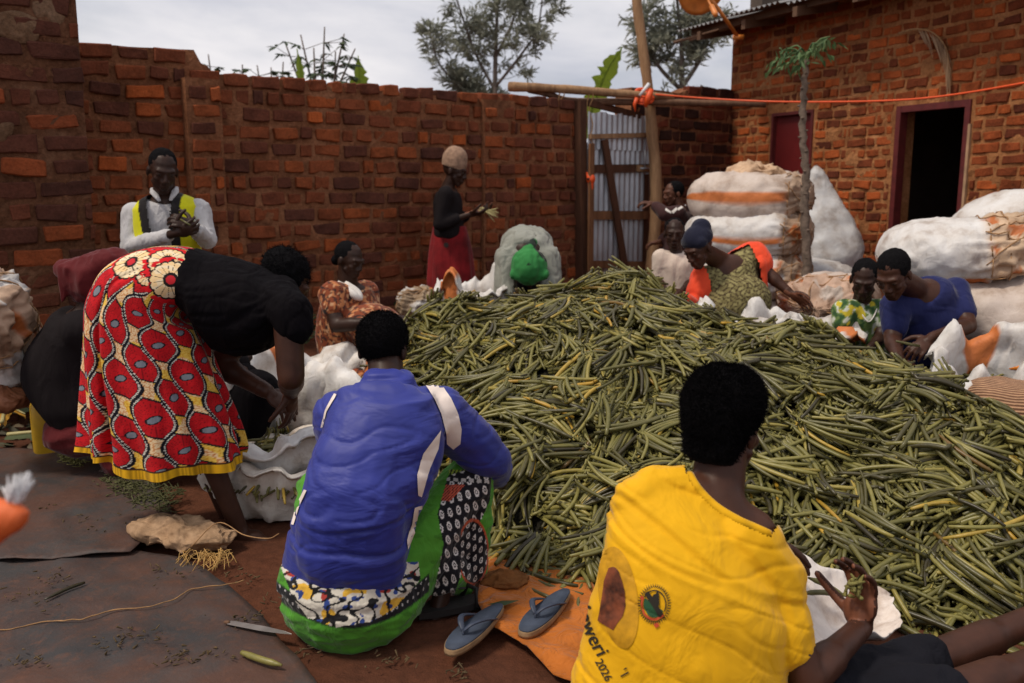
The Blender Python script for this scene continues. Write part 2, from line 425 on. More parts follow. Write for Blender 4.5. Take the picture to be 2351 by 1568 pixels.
# yard wall, from behind the pier to the gate
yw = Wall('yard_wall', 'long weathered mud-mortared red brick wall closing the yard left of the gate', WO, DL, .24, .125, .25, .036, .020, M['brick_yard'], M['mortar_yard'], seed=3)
prof = [(60, 80), (190, 80), (300, 90), (455, 98), (458, 128), (480, 136), (484, 152), (700, 172), (762, 184), (960, 202), (1090, 213), (1170, 207), (1325, 224)]
tp = interp_top([yw.hit(*p) for p in prof])
sA = yw.hit(60, 300)[0]; sB = yw.hit(1326, 300)[0]
yw.core(sA, sB, -.1, lambda a: tp(a)-.05); yw.fill(sA, sB, .0, tp)
p0 = yw.hit(432, 300, .11)[0]; p1 = yw.hit(512, 300, .11)[0]
ptop = yw.hit(470, 150, .11)[1]
yw.core(p0, p1, -.1, ptop-.09, .11, T=.112); yw.fill(p0, p1, 0, ptop-.06, .11)
q0, q1 = yw.hit(1110, 300, .05)[0], yw.hit(1182, 300, .05)[0]
yw.core(q0, q1, -.1, tp(q0)-.06, .05, T=.052); yw.fill(q0, q1, 0, tp(q0)-.04, .05)
yw.finish()
# wall piece right of the gate
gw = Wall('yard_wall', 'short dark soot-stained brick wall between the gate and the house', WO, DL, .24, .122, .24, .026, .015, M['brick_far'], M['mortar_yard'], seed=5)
g0, g1 = gw.hit(1448, 300)[0], gw.hit(1690, 300)[0]
tg = interp_top([gw.hit(*p) for p in [(1440, 190), (1500, 196), (1560, 205), (1600, 190), (1640, 196), (1680, 200)]])
gw.core(g0, g1, -.1, lambda a: tg(a)-.04); gw.fill(g0, g1, .05, tg); gw.finish()
# tall pier / house corner at the left
PO = V(-2.42, 5.62, 0)
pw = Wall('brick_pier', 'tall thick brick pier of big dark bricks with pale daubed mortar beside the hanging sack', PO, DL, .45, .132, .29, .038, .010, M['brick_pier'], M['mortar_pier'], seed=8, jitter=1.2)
e1 = pw.hit(206, 300)[0]
def pier_end(z): return pw.hit(172+48*z, 300)[0]
pw.core(-1.6, e1-.02, -.1, 2.95); pw.fill(-1.6, e1, 0, 2.96); pw.finish()
M['daub'] = mortar_mat('dry_daub', (.13, .07, .04), (.21, .12, .07), (.31, .20, .13))
for k, (x, y, hw_, hh) in enumerate(((30, 62, .15, .10), (112, 28, .09, .07), (8, 300, .05, .07))):
    a_, z_ = pw.hit(x, y); mb = MB(); vs = []; n_ = 20                 # daubs of dry mud smeared over the bricks
    mb.ell(pw.at(a_, z_, -.005), pw.D*hw_, pw.N*.022, V(0, 0, hh), 28); vs = [v+(pw.D*noise.noise(v*9)+V(0, 0, noise.noise(v*9+V(4, 0, 0))))*.05+pw.N*(.012*fbm(v*16)) for v in mb.v]
    obj('mud_daub', vs, mb.f, M['daub'], pw.root)

# ---------------------------------------------------------------- the house on the right
DB = Vector((.418, -.909, 0)).normalized()    # runs from the far corner towards the viewer
HO = V(2.47, 10.48, 0)
hw = Wall('brick_house', 'orange brick house with dark open doorway and corrugated iron roof', HO, DB, .22, .098, .215, .027, .007, M['brick_house'], M['mortar_house'], cat='house', seed=12)
NB = hw.N
def hs(x, y=400): return hw.hit(x, y)[0]
d0, d1 = hs(2050), hs(2216); dz = hw.hit(2047, 246)[1]
r0, r1 = hs(1766), hs(1860); rz = hw.hit(1766, 262)[1]
HL = 6.2; HT = 3.24
hw.core(0, r0, 0, HT); hw.core(r0, r1, rz, HT); hw.core(r1, d0, 0, HT); hw.core(d0, d1, dz, HT); hw.core(d1, HL, 0, HT)
hw.fill(0, HL, 0, HT, skip=((r0-.02, r1+.02, 0, rz+.03), (d0-.03, d1+.03, 0, dz+.03)))
hw.finish()
house = hw.root
M['doorpaint'] = plain('maroon_paint', (.11, .014, .013), .6, .3, 14, .2, 60, spec=.4); M['doorred'] = plain('dark_red_paint', (.12, .008, .008), .5, .2, 5, .15, 40, spec=.45)
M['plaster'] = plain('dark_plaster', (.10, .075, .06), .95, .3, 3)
M['tin'] = plain('tin_roof', (.30, .29, .28), .5, .3, 4, .2, 40, metal=.5); M['rafter'] = plain('rafter_wood', (.13, .07, .04), .85, .3, 6)
fr = MB()
for (a, wd) in ((d0+.022, .026), (d1-.022, .026)): fr.box(hw.at(a, dz/2, -.03), hw.D*wd, NB*.045, V(0, 0, dz/2))
fr.box(hw.at((d0+d1)/2, dz-.028, -.03), hw.D*((d1-d0)/2-.049), NB*.043, V(0, 0, .028))
fr.build('door_frame', M['doorpaint'], house, smooth=False)
M['plaster_pale'] = plain('pale_plaster', (.42, .26, .15), .95, .3, 8)
b = MB(); b.box(hw.at(d1+.012, dz/2-.1, .01), hw.D*.012, NB*.012, V(0, 0, dz/2-.1)); b.build('plaster_strip', M['plaster_pale'], house, smooth=False)
dr = MB(); dr.box(hw.at((r0+r1)/2, rz/2, -.06), hw.D*((r1-r0)/2-.03), NB*.02, V(0, 0, rz/2-.02)); door = dr.build('door', M['doorred'], house, smooth=False)
b = MB()
for a in (r0+.015, r1-.015): b.box(hw.at(a, rz/2, -.04), hw.D*.016, NB*.05, V(0, 0, rz/2))
b.box(hw.at((r0+r1)/2, rz-.015, -.04), hw.D*((r1-r0)/2-.032), NB*.05, V(0, 0, .016)); b.build('door_frame', M['doorpaint'], house, smooth=False)
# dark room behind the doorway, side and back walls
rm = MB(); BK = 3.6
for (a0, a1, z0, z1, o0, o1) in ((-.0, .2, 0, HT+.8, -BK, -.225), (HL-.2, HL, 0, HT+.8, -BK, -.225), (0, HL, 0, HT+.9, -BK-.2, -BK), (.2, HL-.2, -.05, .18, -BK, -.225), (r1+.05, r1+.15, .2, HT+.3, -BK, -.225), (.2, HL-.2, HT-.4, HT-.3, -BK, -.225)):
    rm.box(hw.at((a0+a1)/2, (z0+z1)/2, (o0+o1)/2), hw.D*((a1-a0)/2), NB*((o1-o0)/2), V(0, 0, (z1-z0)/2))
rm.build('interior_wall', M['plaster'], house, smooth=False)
def corrugated(mb, p0, u, v, nu, amp, pitch, nv=2, thick=.0):
    """sheet: p0 corner, u across the waves, v along them"""
    u, v = Vector(u), Vector(v); nrm = u.cross(v).normalized(); L_ = u.length; vs = []; fs = []
    for j in range(nv):
        for i in range(nu+1):
            s_ = i/nu; vs.append(Vector(p0)+u*s_+v*(j/(nv-1))+nrm*amp*math.sin(2*math.pi*s_*L_/pitch))
    n = nu+1
    for j in range(nv-1):
        for i in range(nu): a = j*n+i; fs.append((a, a+1, a+n+1, a+n))
    mb.add(vs, fs)
up = (V(0, 0, 1)*.22-NB*.97).normalized()
rf = MB()
for k in range(8):
    corrugated(rf, hw.at(-.35+k*.88, 3.13-.004*(k % 2)+.012*math.sin(k*2.1), .52+.05*math.sin(k*1.7)), hw.D*.90, up*4.5, 72, .013, .076)
roof = rf.build('roof', M['tin'], house)
rb = MB()
rb.box(hw.at(HL/2-.15, 3.11, .36), hw.D*(HL/2+.1), NB*.025, V(0, 0, .04))
for k in range(9): rb.box(hw.at(.05+k*.75, 3.09, .17), hw.D*.03, NB*.33-V(0, 0, .06), V(0, 0, .045))
rb.build('rafter', M['rafter'], roof, smooth=False)
b = MB()
for k in range(3): b.tube([hw.at(-.55-.05*k, 3.05+.05*k, .4-.25*k), hw.at(.4+.3*k, 3.04+.04*k, .5-.18*k)], [.018, .012], 6)
b.build('roof_pole', M['rafter'], roof)

# ---------------------------------------------------------------- gate
M['iron'] = None
def iron_mat():
    m, t, b = newmat('galvanised_iron')
    tcn = t.nodes.new('ShaderNodeTexCoord'); sx = t.nodes.new('ShaderNodeSeparateXYZ'); t.links.new(tcn.outputs['Object'], sx.inputs[0])
    c = ramp(t, noise_fac(t, 5, 6, .6, stretch=(1, 1, .3)), [(.3, (.34, .37, .41)), (.7, (.62, .65, .70))])
    h = N(t, 'Math', operation='MULTIPLY_ADD'); h.inputs[1].default_value = -2.2; h.inputs[2].default_value = 1.35
    t.links.new(sx.outputs['Z'], h.inputs[0])
    mm = N(t, 'Math', operation='MULTIPLY'); mm.use_clamp = True; t.links.new(h.outputs[0], mm.inputs[0]); t.links.new(noise_fac(t, 9, 5, .6), mm.inputs[1])
    c = mixrgb(t, mm.outputs[0], c, (.16, .055, .026))        # red mud splashed up from the ground
    t.links.new(c, b.inputs['Base Color']); b.inputs['Metallic'].default_value = .55; b.inputs['Roughness'].default_value = .48
    bump(t, b, noise_fac(t, 12, 4), .25, .02); return m
M['iron'] = iron_mat()
def wood_mat(name, a, b_, sc=1.0):
    m, t, b = newmat(name)
    nf = noise_fac(t, 9*sc, 6, .65, stretch=(1, 1, .16), dist=1.2)
    c = ramp(t, nf, [(.28, a), (.72, b_)])
    c = mixrgb(t, .6, c, ramp(t, noise_fac(t, 70, 4, .7, stretch=(1, 1, .12)), [(.3, (.55,)*3), (.7, (1.25,)*3)]), 'MULTIPLY')
    t.links.new(c, b.inputs['Base Color']); b.inputs['Roughness'].default_value = .8; b.inputs['Specular IOR Level'].default_value = .25
    bump(t, b, noise_fac(t, 60, 4, stretch=(1, 1, .15)), .5, .006); return m
M['plank'] = wood_mat('gate_plank', (.10, .045, .022), (.26, .12, .055)); M['plank_dark'] = wood_mat('dark_plank', (.05, .022, .013), (.12, .05, .026))
M['pole'] = wood_mat('peeled_pole', (.19, .10, .05), (.42, .25, .13)); M['pole_dark'] = wood_mat('dark_pole', (.09, .045, .028), (.22, .12, .07))
DLv = Vector((DL[0], DL[1], 0)); NL = yw.N; GO = .10
def gp(x, y, off=GO):
    a, z = yw.hit(x, y, off); return yw.at(a, z, off)
gl, gr_ = gp(1342, 500), gp(1489, 500); base_z = gz(gl.x, gl.y)
gate = empty('gate', V((gl.x+gr_.x)/2, (gl.y+gr_.y)/2, base_z))
tag(gate, 'rusty-footed corrugated iron gate with wooden battens and a diagonal brace', 'gate')
def zat(y, off=GO): return yw.hit(1415, y, off)[1]
gw_ = (gr_-gl).xy.length
for (y0, y1, oo, dx) in ((705, 330, 0, 0), (345, 262, .016, .01)):
    sh = MB(); z0, z1 = zat(y0), zat(y1)
    corrugated(sh, gl-V(0, 0, gl.z-z0)+NL*oo+DLv*dx, DLv*(gw_-dx), V(0, 0, z1-z0), 120, .009, .072, nv=6)
    if oo:
        sh.v = [v+V(0, 0, .018*noise.noise(v*14)) if v.z > z1-.02 else v for v in sh.v]
    sh.build('iron_sheet', M['iron'], gate)
def plank(name, a, b_, wd, th, mat, parent, off=0.0):
    a, b_ = Vector(a)+NL*off, Vector(b_)+NL*off; d = (b_-a); l = d.length; d.normalize(); side = NL.cross(d).normalized()
    mb = MB(); n = 7; rings = []
    for i in range(n):
        c = a+(b_-a)*(i/(n-1)); j1 = 1+.06*noise.noise(c*9)
        rings.append([c+side*wd*j1+NL*th, c-side*wd*j1+NL*th, c-side*wd*j1-NL*th, c+side*wd*j1-NL*th])
    mb.loftrings(rings); return mb.build(name, mat, parent, smooth=False)
plank('batten', gp(1346, 314), gp(1490, 310), .022, .016, M['pole'], gate, .045)
plank('batten', gp(1352, 388), gp(1489, 386), .040, .014, M['plank_dark'], gate, .03)
plank('batten', gp(1345, 494), gp(1482, 494), .042, .014, M['plank'], gate, .03)
plank('batten', gp(1345, 606), gp(1478, 608), .036, .014, M['plank'], gate, .03)
plank('diagonal_brace', gp(1378, 322), gp(1424, 610), .040, .012, M['plank_dark'], gate, .058)
plank('stile', gp(1348, 330), gp(1344, 690), .028, .014, M['plank'], gate, .061)
plank('stile', gp(1482, 400), gp(1476, 690), .034, .014, M['plank_dark'], gate, .001+.003)
lt = MB(); c = gp(1468, 387); lt.box(c+NL*.055, DLv*.10, NL*.008, V(0, 0, .032)); latch = lt.build('latch', M['pole'], gate, smooth=False)
b = MB(); b.tube([c+NL*.07-DLv*.06, c+NL*.07+DLv*.09], .009, 8); b.tube([c+NL*.07+DLv*.0, c+NL*.07+V(0, 0, .18)], .006, 6); b.build('bolt', M['iron'], latch)
gpost = MB(); a = gp(1331, 232, .06); bb = gp(1336, 720, .06); gpost.box((a+bb)/2, DLv*.04, NL*.05, (a-bb)/2)
o = gpost.build('gate_post', M['plank_dark'], None, V(bb.x, bb.y, gz(bb.x, bb.y)), smooth=False); tag(o, 'dark square timber post on which the iron gate hangs', 'post')
b = MB(); b.box(gp(1410, 254, .1)+V(0, 0, .01), DLv*.36+V(0, 0, -.045), NL*.02, V(0, 0, .03)); o = b.build('lintel', M['plank_dark'], gate, smooth=False)

# poles, rope and the toy that hangs above the gate
def limb(name, pts, rad, mat, label, cat, n=9, sub=22, wob=.006, base=None, group=None):
    c = spline(pts, sub); k = len(rad); rr = [float(np.interp(i/(sub-1), np.linspace(0, 1, k), rad)) for i in range(sub)]
    c = [p+V(noise.noise(p*5), noise.noise(p*5+V(9, 0, 0)), noise.noise(p*5+V(0, 9, 0)))*wob for p in c]
    rr = [r_*(1+.12*noise.noise(p*11)) for r_, p in zip(rr, c)]
    mb = MB(); mb.tube(c, rr, n); bs = base if base is not None else min(c, key=lambda q: q.z)
    o = mb.build(name, mat, None, bs); return tag(o, label, cat, group)
PY = 9.25
limb('forked_post', [P(1452, -80, PY), P(1468, 60, PY), P(1486, 190, PY), P(1496, 300, PY), P(1505, 420, PY), P(1503, 530, PY), P(1492, 640, PY), P(1486, 745, PY)], [.045, .05, .05, .055, .062, .06, .058, .06], M['pole'], 'tall crooked pole standing at the latch side of the iron gate', 'pole', n=10, sub=34)
limb('crossbar_pole', [P(1168, 199, 8.72), P(1260, 203, 8.85), P(1400, 213, 9.0), P(1545, 224, 9.18)], [.045, .042, .04, .03], M['pole'], 'pale peeled pole laid level from the wall top to the tall crooked pole', 'pole')
limb('crossbar_pole', [P(1212, 206, 8.83), P(1262, 217, 8.9), P(1310, 232, 8.98), P(1480, 234, 9.14), P(1640, 237, 9.2), P(1756, 241, 9.3)], [.032, .034, .034, .034, .03, .026], M['pole_dark'], 'thinner bent brown pole running under the pale crossbar to the house', 'pole')
M['orange_plastic'] = plain('orange_plastic', (.75, .085, .012), .45, .1, 20, .1, spec=.5); M['twine'] = plain('sisal_twine', (.36, .20, .09), .9, .3, 30)
rp = spline([P(1492, 216, 9.12), P(1620, 226, 8.95), P(1760, 233, 8.6), P(1920, 234, 8.1), P(2080, 229, 7.6), P(2220, 213, 7.2), P(2420, 178, 6.6)], 50)
mb = MB(); mb.tube(rp, .009, 6); o = mb.build('washing_line', M['orange_plastic'], None, rp[0]); tag(o, 'orange plastic line strung from the gate pole along the house front', 'rope')
b = MB()
for k in range(7):
    c = P(1480+rnd.uniform(-3, 3), 222+k*2.4-8, 9.13); a0 = rnd.uniform(-.4, .4)
    b.tube([c+V(.085*math.cos(q), .075*math.sin(q), .05*math.sin(q*1+a0)) for q in [2*math.pi*j/14 for j in range(15)]], .013, 6)
b.tube([P(1462, 225, 9.03), P(1456, 240, 9.03), P(1458, 256, 9.03)], [.022, .018, .008], 6); b.tube([P(1494, 205, 9.03), P(1488, 225, 9.02), P(1481, 246, 9.03)], [.03, .035, .015], 6)
o = b.build('tie_cord', M['orange_plastic'], None, P(1480, 240, 9.1)); tag(o, 'orange cord lashing the crossbars to the tall crooked pole', 'cord')
M['whitepl'] = plain('white_plastic', (.72, .72, .74), .5, .08, bmp=0)
b = MB(); b.tube([P(1468, 220, 9.02), P(1490, 192, 9.02)], [.014, .018], 8); o = b.build('white_tube', M['whitepl'], None, P(1475, 218, 9.02)); tag(o, 'short white plastic tube stuck into the orange lashing', 'tube')
for (pts, lb) in (([P(1352, 214, 8.93), P(1346, 250, 8.93), P(1350, 300, 8.93), P(1352, 345, 8.93), P(1354, 400, 8.93)], 'long frayed twine from which the orange toy hangs'), ([P(1285, 212, 8.86), P(1280, 235, 8.86), P(1272, 258, 8.86), P(1268, 272, 8.86)], 'short curled twine end hanging from the pale crossbar')):
    b = MB(); b.tube(spline(pts, 20), .007, 5); q = [p+V(.035+.012*math.sin(i), 0, 0) for i, p in enumerate(spline(pts, 20))][:14]; b.tube(q, .006, 5)
    o = b.build('twine', M['twine'], None, pts[-1]); tag(o, lb, 'twine')
b = MB(); c = P(1356, 416, 8.9); b.ell(c+V(0, 0, .02), V(.045, 0, 0), V(0, .04, 0), V(0, 0, .055)); b.cap(c-V(0, 0, .03), .03, c-V(0, 0, .075), .026); b.cap(c+V(-.035, 0, .05), .012, c+V(-.04, 0, .085), .008)
vv, ff, _ = remesh(b, .007, 2); o = obj('hanging_toy', vv, ff, M['orange_plastic'], None, c); tag(o, 'small orange plastic toy hanging on twine before the gate', 'toy')
b = MB(); b.ell(c+V(-.03, -.035, .02), V(.014, 0, 0), V(0, .008, 0), V(0, 0, .014), 10); b.build('eye_hole', M['iris'], o)
# ---------------------------------------------------------------- vegetation
def leaf_mat(name, cols, trans=.25):
    m, t, b = newmat(name)
    ge = t.nodes.new('ShaderNodeNewGeometry')
    c = ramp(t, ge.outputs['Random Per Island'], [(i/(len(cols)-1), q) for i, q in enumerate(cols)])
    t.links.new(c, b.inputs['Base Color']); b.inputs['Roughness'].default_value = .6; b.inputs['Specular IOR Level'].default_value = .3
    tr = t.nodes.new('ShaderNodeBsdfTranslucent'); t.links.new(c, tr.inputs['Color'])
    mx = t.nodes.new('ShaderNodeMixShader'); mx.inputs[0].default_value = trans
    t.links.new(b.outputs[0], mx.inputs[1]); t.links.new(tr.outputs[0], mx.inputs[2])
    t.links.new(mx.outputs[0], t.nodes['Material Output'].inputs['Surface']); return m
M['leaf_silver'] = leaf_mat('silver_oak_leaf', [(.17, .18, .14), (.26, .27, .21), (.38, .39, .31)], .5); M['leaf_dark'] = leaf_mat('dark_leaf', [(.022, .036, .018), (.045, .07, .03), (.07, .10, .04)])
M['leaf_bright'] = leaf_mat('banana_leaf', [(.16, .24, .025), (.24, .33, .035), (.30, .40, .05)], .4); M['leaf_papaya'] = leaf_mat('papaya_leaf', [(.05, .10, .035), (.10, .17, .06), (.15, .22, .09)])
M['bark_grey'] = plain('grey_bark', (.15, .12, .10), .9, .4, 14, .6, 30, .02); M['leaf_dry'] = leaf_mat('dry_leaf', [(.20, .11, .055), (.30, .18, .10), (.42, .27, .16)], .15)
def leaf(mb, p, d, n, l, w_, fold=.15, droop=0.0):
    """one pointed leaf of two folded halves"""
    d = Vector(d).normalized(); s_ = d.cross(Vector(n)); s_ = s_.normalized() if s_.length > 1e-5 else d.orthogonal().normalized(); u = s_.cross(d)
    a = Vector(p); m_ = a+d*l*.5-V(0, 0, droop*l*.3); e = a+d*l-V(0, 0, droop*l)
    mb.add([a, m_+s_*w_-u*fold*w_, e, m_-s_*w_-u*fold*w_, m_+u*fold*w_*.6], [(0, 1, 4), (4, 1, 2), (0, 4, 3), (4, 2, 3)])
def rv(r, k=1.0): return V(r.uniform(-1, 1), r.uniform(-1, 1), r.uniform(-1, 1))*k
def feathery_tree(name, label, base, leaders, seed, lmat, leafl=.17, leafw=.017, dens=26, clump=.32, group=None, per=9):
    """trunk, limbs and sprays of narrow leaves; leaders = list of point lists (world)"""
    r = random.Random(seed); root = empty(name, base); tag(root, label, 'tree', group)
    tr = MB(); cr_ = MB()
    for pts, r0, r1, spread in leaders:
        c = spline(pts, 16); tr.tube(c, list(np.linspace(r0, r1, 16)), 8)
        if spread <= 0: continue
        for k in range(dens):
            t = r.uniform(.12, 1.0)**.8; i = min(int(t*15), 14); p = c[i]+(c[i+1]-c[i])*(t*15-i)
            an = r.uniform(0, 2*math.pi); ln = spread*(1.0-.55*t)*r.uniform(.35, 1.05)
            d = V(math.cos(an), math.sin(an), r.uniform(.1, .9)).normalized()
            e = p+d*ln; mid = p+d*ln*.5-V(0, 0, ln*.07)
            tr.tube([p, mid, e], [.009, .006, .003], 5)
            for q in range(int(5+ln*9)):
                s_ = r.uniform(.15, 1.08); b0 = p+(e-p)*s_+rv(r, .05)
                tw = (d+rv(r, .8)+V(0, 0, .35)).normalized(); tl = r.uniform(.14, clump)
                for z in range(per):
                    u = z/per; bp = b0+tw*tl*u
                    ld = (tw*.8+rv(r, .75)).normalized()
                    leaf(cr_, bp, ld, rv(r), leafl*r.uniform(.6, 1.25), leafw*r.uniform(.7, 1.3), .2, r.uniform(0, .35))
    tr.build('trunk', M['bark_grey'], root); cr_.build('crown', lmat, root, smooth=False)
    return root
def up_leader(x0, x1, y1, Y, y0=330, bend=0): return [P(x0, y0, Y), P(x0+(x1-x0)*.5+bend, (y0+y1)*.5, Y), P(x1, y1, Y)]
T1 = 17.0
feathery_tree('silver_oak_tree', 'tall feathery grey-green tree rising behind the middle of the yard wall', G(1135, 640)+V(0, 0, 0) if False else V(P(1135, 200, T1).x, T1, .3),
    [([V(P(1135, 200, T1).x, T1, .2), P(1136, 200, T1), P(1140, 60, T1), P(1150, -190, T1)], .06, .015, .95),
     ([P(1137, 210, T1), P(1090, 120, T1+.2), P(1055, 20, T1), P(1010, -120, T1)], .03, .010, .62),
     ([P(1137, 200, T1), P(1200, 120, T1-.2), P(1235, 60, T1), P(1250, -60, T1)], .03, .010, .62),
     ([P(1136, 235, T1), P(1080, 215, T1+.3), P(1010, 150, T1), P(985, 70, T1)], .035, .01, .36),
     ([P(1138, 130, T1), P(1180, 40, T1+.3), P(1200, -60, T1+.1)], .03, .01, .6),
     ([P(1136, 240, T1), P(1090, 225, T1+.2), P(1040, 185, T1)], .025, .01, .30)], 4, M['leaf_silver'], dens=24, group='feathery trees beyond the wall')
T2 = 15.5
feathery_tree('silver_oak_tree', 'dense dark feathery tree beyond the wall next to the house', V(P(1570, 200, T2).x, T2, .3),
    [([V(P(1570, 200, T2).x, T2, .2), P(1565, 180, T2), P(1560, 60, T2), P(1540, -120, T2)], .06, .015, .75),
     ([P(1566, 210, T2), P(1510, 150, T2), P(1480, 80, T2), P(1490, 10, T2)], .04, .012, .42),
     ([P(1566, 200, T2), P(1610, 130, T2), P(1625, 60, T2), P(1600, -40, T2)], .04, .012, .45)], 9, M['leaf_silver'], dens=30, group='feathery trees beyond the wall')
def shrub(name, label, stems, Y, seed, mat, cat='shrub', base=None, ll=.16, lw=.035, nl=10):
    r = random.Random(seed); b0 = base or V(P(stems[0][0], 300, Y).x, Y, .3)
    root = empty(name, b0); tag(root, label, cat); tr = MB(); cr_ = MB()
    for (x0, y0, x1, y1) in stems:
        a, e = P(x0, y0, Y+r.uniform(-.2, .2)), P(x1, y1, Y+r.uniform(-.2, .2)); c = spline([a, (a+e)/2+rv(r, .05), e], 8); tr.tube(c, list(np.linspace(.022, .008, 8)), 6)
        for k in range(nl):
            t = r.uniform(.25, 1); p = c[min(7, int(t*7))]; an = r.uniform(0, 6.28); d = V(math.cos(an), math.sin(an), r.uniform(-.1, .6)); q = p+d*r.uniform(.1, .28)
            tr.tube([p, q], [.005, .003], 4)
            for f in range(6):
                aa = an+(f-2.5)*.55; leaf(cr_, q, V(math.cos(aa), math.sin(aa), r.uniform(-.3, .25)), V(0, 0, 1)+rv(r, .5), ll*r.uniform(.7, 1.2), lw, .2, r.uniform(.1, .6))
    tr.build('stem', M['bark_grey'], root); cr_.build('crown', mat, root, smooth=False); return root
shrub('cassava_shrub', 'thin leggy shrub with small drooping leaves peeping over the yard wall', [(740, 330, 745, 62), (745, 330, 690, 80), (735, 330, 790, 78), (740, 330, 720, 110), (742, 330, 770, 118), (738, 330, 655, 100), (742, 330, 815, 112)], 11.5, 3, M['leaf_dark'], nl=13, ll=.12, lw=.026)
shrub('low_shrub', 'low dark weed tops showing just above the wall beside the leggy shrub', [(600, 330, 590, 150), (640, 330, 650, 142), (560, 330, 556, 148), (620, 330, 622, 155), (490, 300, 478, 125)], 12.5, 5, M['leaf_dark'], nl=7, ll=.10)
def banana_leaf(name, label, pts, wid, seed, lean=.0, mat=None):
    r = random.Random(seed); c = spline(pts, 26); vs = []; fs = []; b0 = c[0]
    for i, p in enumerate(c):
        t = i/25; wd = wid*math.sin(math.pi*min(1, .12+t*.9))**.7
        d = (c[min(i+1, 25)]-c[max(i-1, 0)]).normalized(); s_ = d.cross(V(0, 1, .1)).normalized()
        j1, j2 = r.uniform(.45, 1.1), r.uniform(.45, 1.1)
        vs += [p-s_*wd*j1+V(0, lean*wd, -.02), p, p+s_*wd*j2+V(0, -lean*wd, -.02)]
    for i in range(25):
        a = i*3; fs += [(a, a+1, a+4, a+3), (a+1, a+2, a+5, a+4)]
    root = obj(name, vs, fs, mat or M['leaf_bright'], None, b0, smooth=False); tag(root, label, 'banana leaf')
    mb = MB(); mb.tube([p+V(0, -.008, 0) for p in c], list(np.linspace(.02, .006, 26)), 6); mb.build('midrib', mat or M['leaf_bright'], root); return root
banana_leaf('banana_leaf', 'ragged bright banana leaf slanting up behind the gate', [P(1330, 330, 12.5), P(1372, 215, 12.5), P(1395, 160, 12.5), P(1428, 108, 12.5)], .17, 2, .5)
banana_leaf('banana_leaf', 'short broad banana leaf standing above the wall right of the leggy shrub', [P(822, 330, 12), P(826, 240, 12), P(826, 185, 12), P(822, 128, 12)], .15, 3, .3)
banana_leaf('banana_leaf', 'slim pale furled banana leaf above the wall within the leggy shrub', [P(694, 330, 11.2), P(691, 220, 11.2), P(688, 160, 11.2), P(682, 112, 11.2)], .06, 4, .3)
# young papaya by the house
def papaya():
    Y = 6.75; c = spline([P(1850, 700, Y), P(1852, 600, Y), P(1846, 470, Y), P(1850, 400, Y), P(1842, 300, Y), P(1845, 210, Y), P(1850, 135, Y)], 40)
    root = empty('papaya_tree', V(c[0].x, c[0].y, gz(c[0].x, c[0].y))); tag(root, 'young papaya tree with a bare knobbly trunk before the house', 'tree')
    mb = MB(); mb.tube([p+V(.008*math.sin(i*2.3), 0, 0) for i, p in enumerate(c)], [.036-.017*i/39+.004*(i % 2) for i in range(40)], 10)
    for i in range(4, 38):
        an = i*2.4; q = c[i]+V(math.cos(an), math.sin(an), 0)*.028; mb.ell(q, V(.014, 0, 0), V(0, .014, 0), V(0, 0, .009), 8)
    mb.build('trunk', M['bark_pap'], root); cr_ = MB(); st = MB(); r = random.Random(5); top = c[-1]
    for k, (dx, dy) in enumerate([(-70, -8), (-58, 14), (-40, -20), (-22, -8), (-30, 22), (60, -38), (44, -22), (18, -6), (66, -48), (-8, 14), (30, -30), (-52, 2)]):
        e = P(1848+dx*.86, 128+dy*.9, Y+r.uniform(-.15, .15)); st.tube(spline([top, (top+e)/2+V(0, 0, .05), e], 6), .007, 5)
        for f in range(3):
            an = r.uniform(0, 6.28); d = V(math.cos(an), math.sin(an)*.7, -.55+r.uniform(-.4, .5)); s0 = e+rv(r, .03)
            for z in range(3): leaf(cr_, s0+d*.035*z, d+rv(r, .7), rv(r), r.uniform(.035, .075), .016, .3, .4)
    st.build('leaf_stalk', M['leaf_papaya'], root); cr_.build('crown', M['leaf_papaya'], root, smooth=False)
M['bark_pap'] = plain('papaya_bark', (.17, .125, .095), .9, .5, 25, .6, 40, .012)
papaya()
# dry palm frond on the house wall
def frond():
    a = [hw.at(hs(x, y), hw.hit(x, y)[1], .05) for x, y in ((2072, 78), (2110, 68), (2150, 76), (2180, 110), (2188, 160))]
    c = spline(a, 22); root = empty('palm_frond', c[0]); tag(root, 'dry drooping palm frond stuck on the house wall above the doorway', 'frond')
    mb = MB(); mb.tube(c, list(np.linspace(.010, .003, 22)), 5); mb.build('midrib', M['twine'], root); lf = MB(); r = random.Random(2)
    for i in range(6, 22):
        for q in range(3):
            d = (c[min(i+1, 21)]-c[i-1]).normalized()*.7+V(r.uniform(-.2, .2), r.uniform(-.15, .1), -.5-.3*r.random()); leaf(lf, c[i], d, NB, r.uniform(.12, .26), .008, .2, .3)
    lf.build('leaflet', M['leaf_dry'], root, smooth=False)
frond()
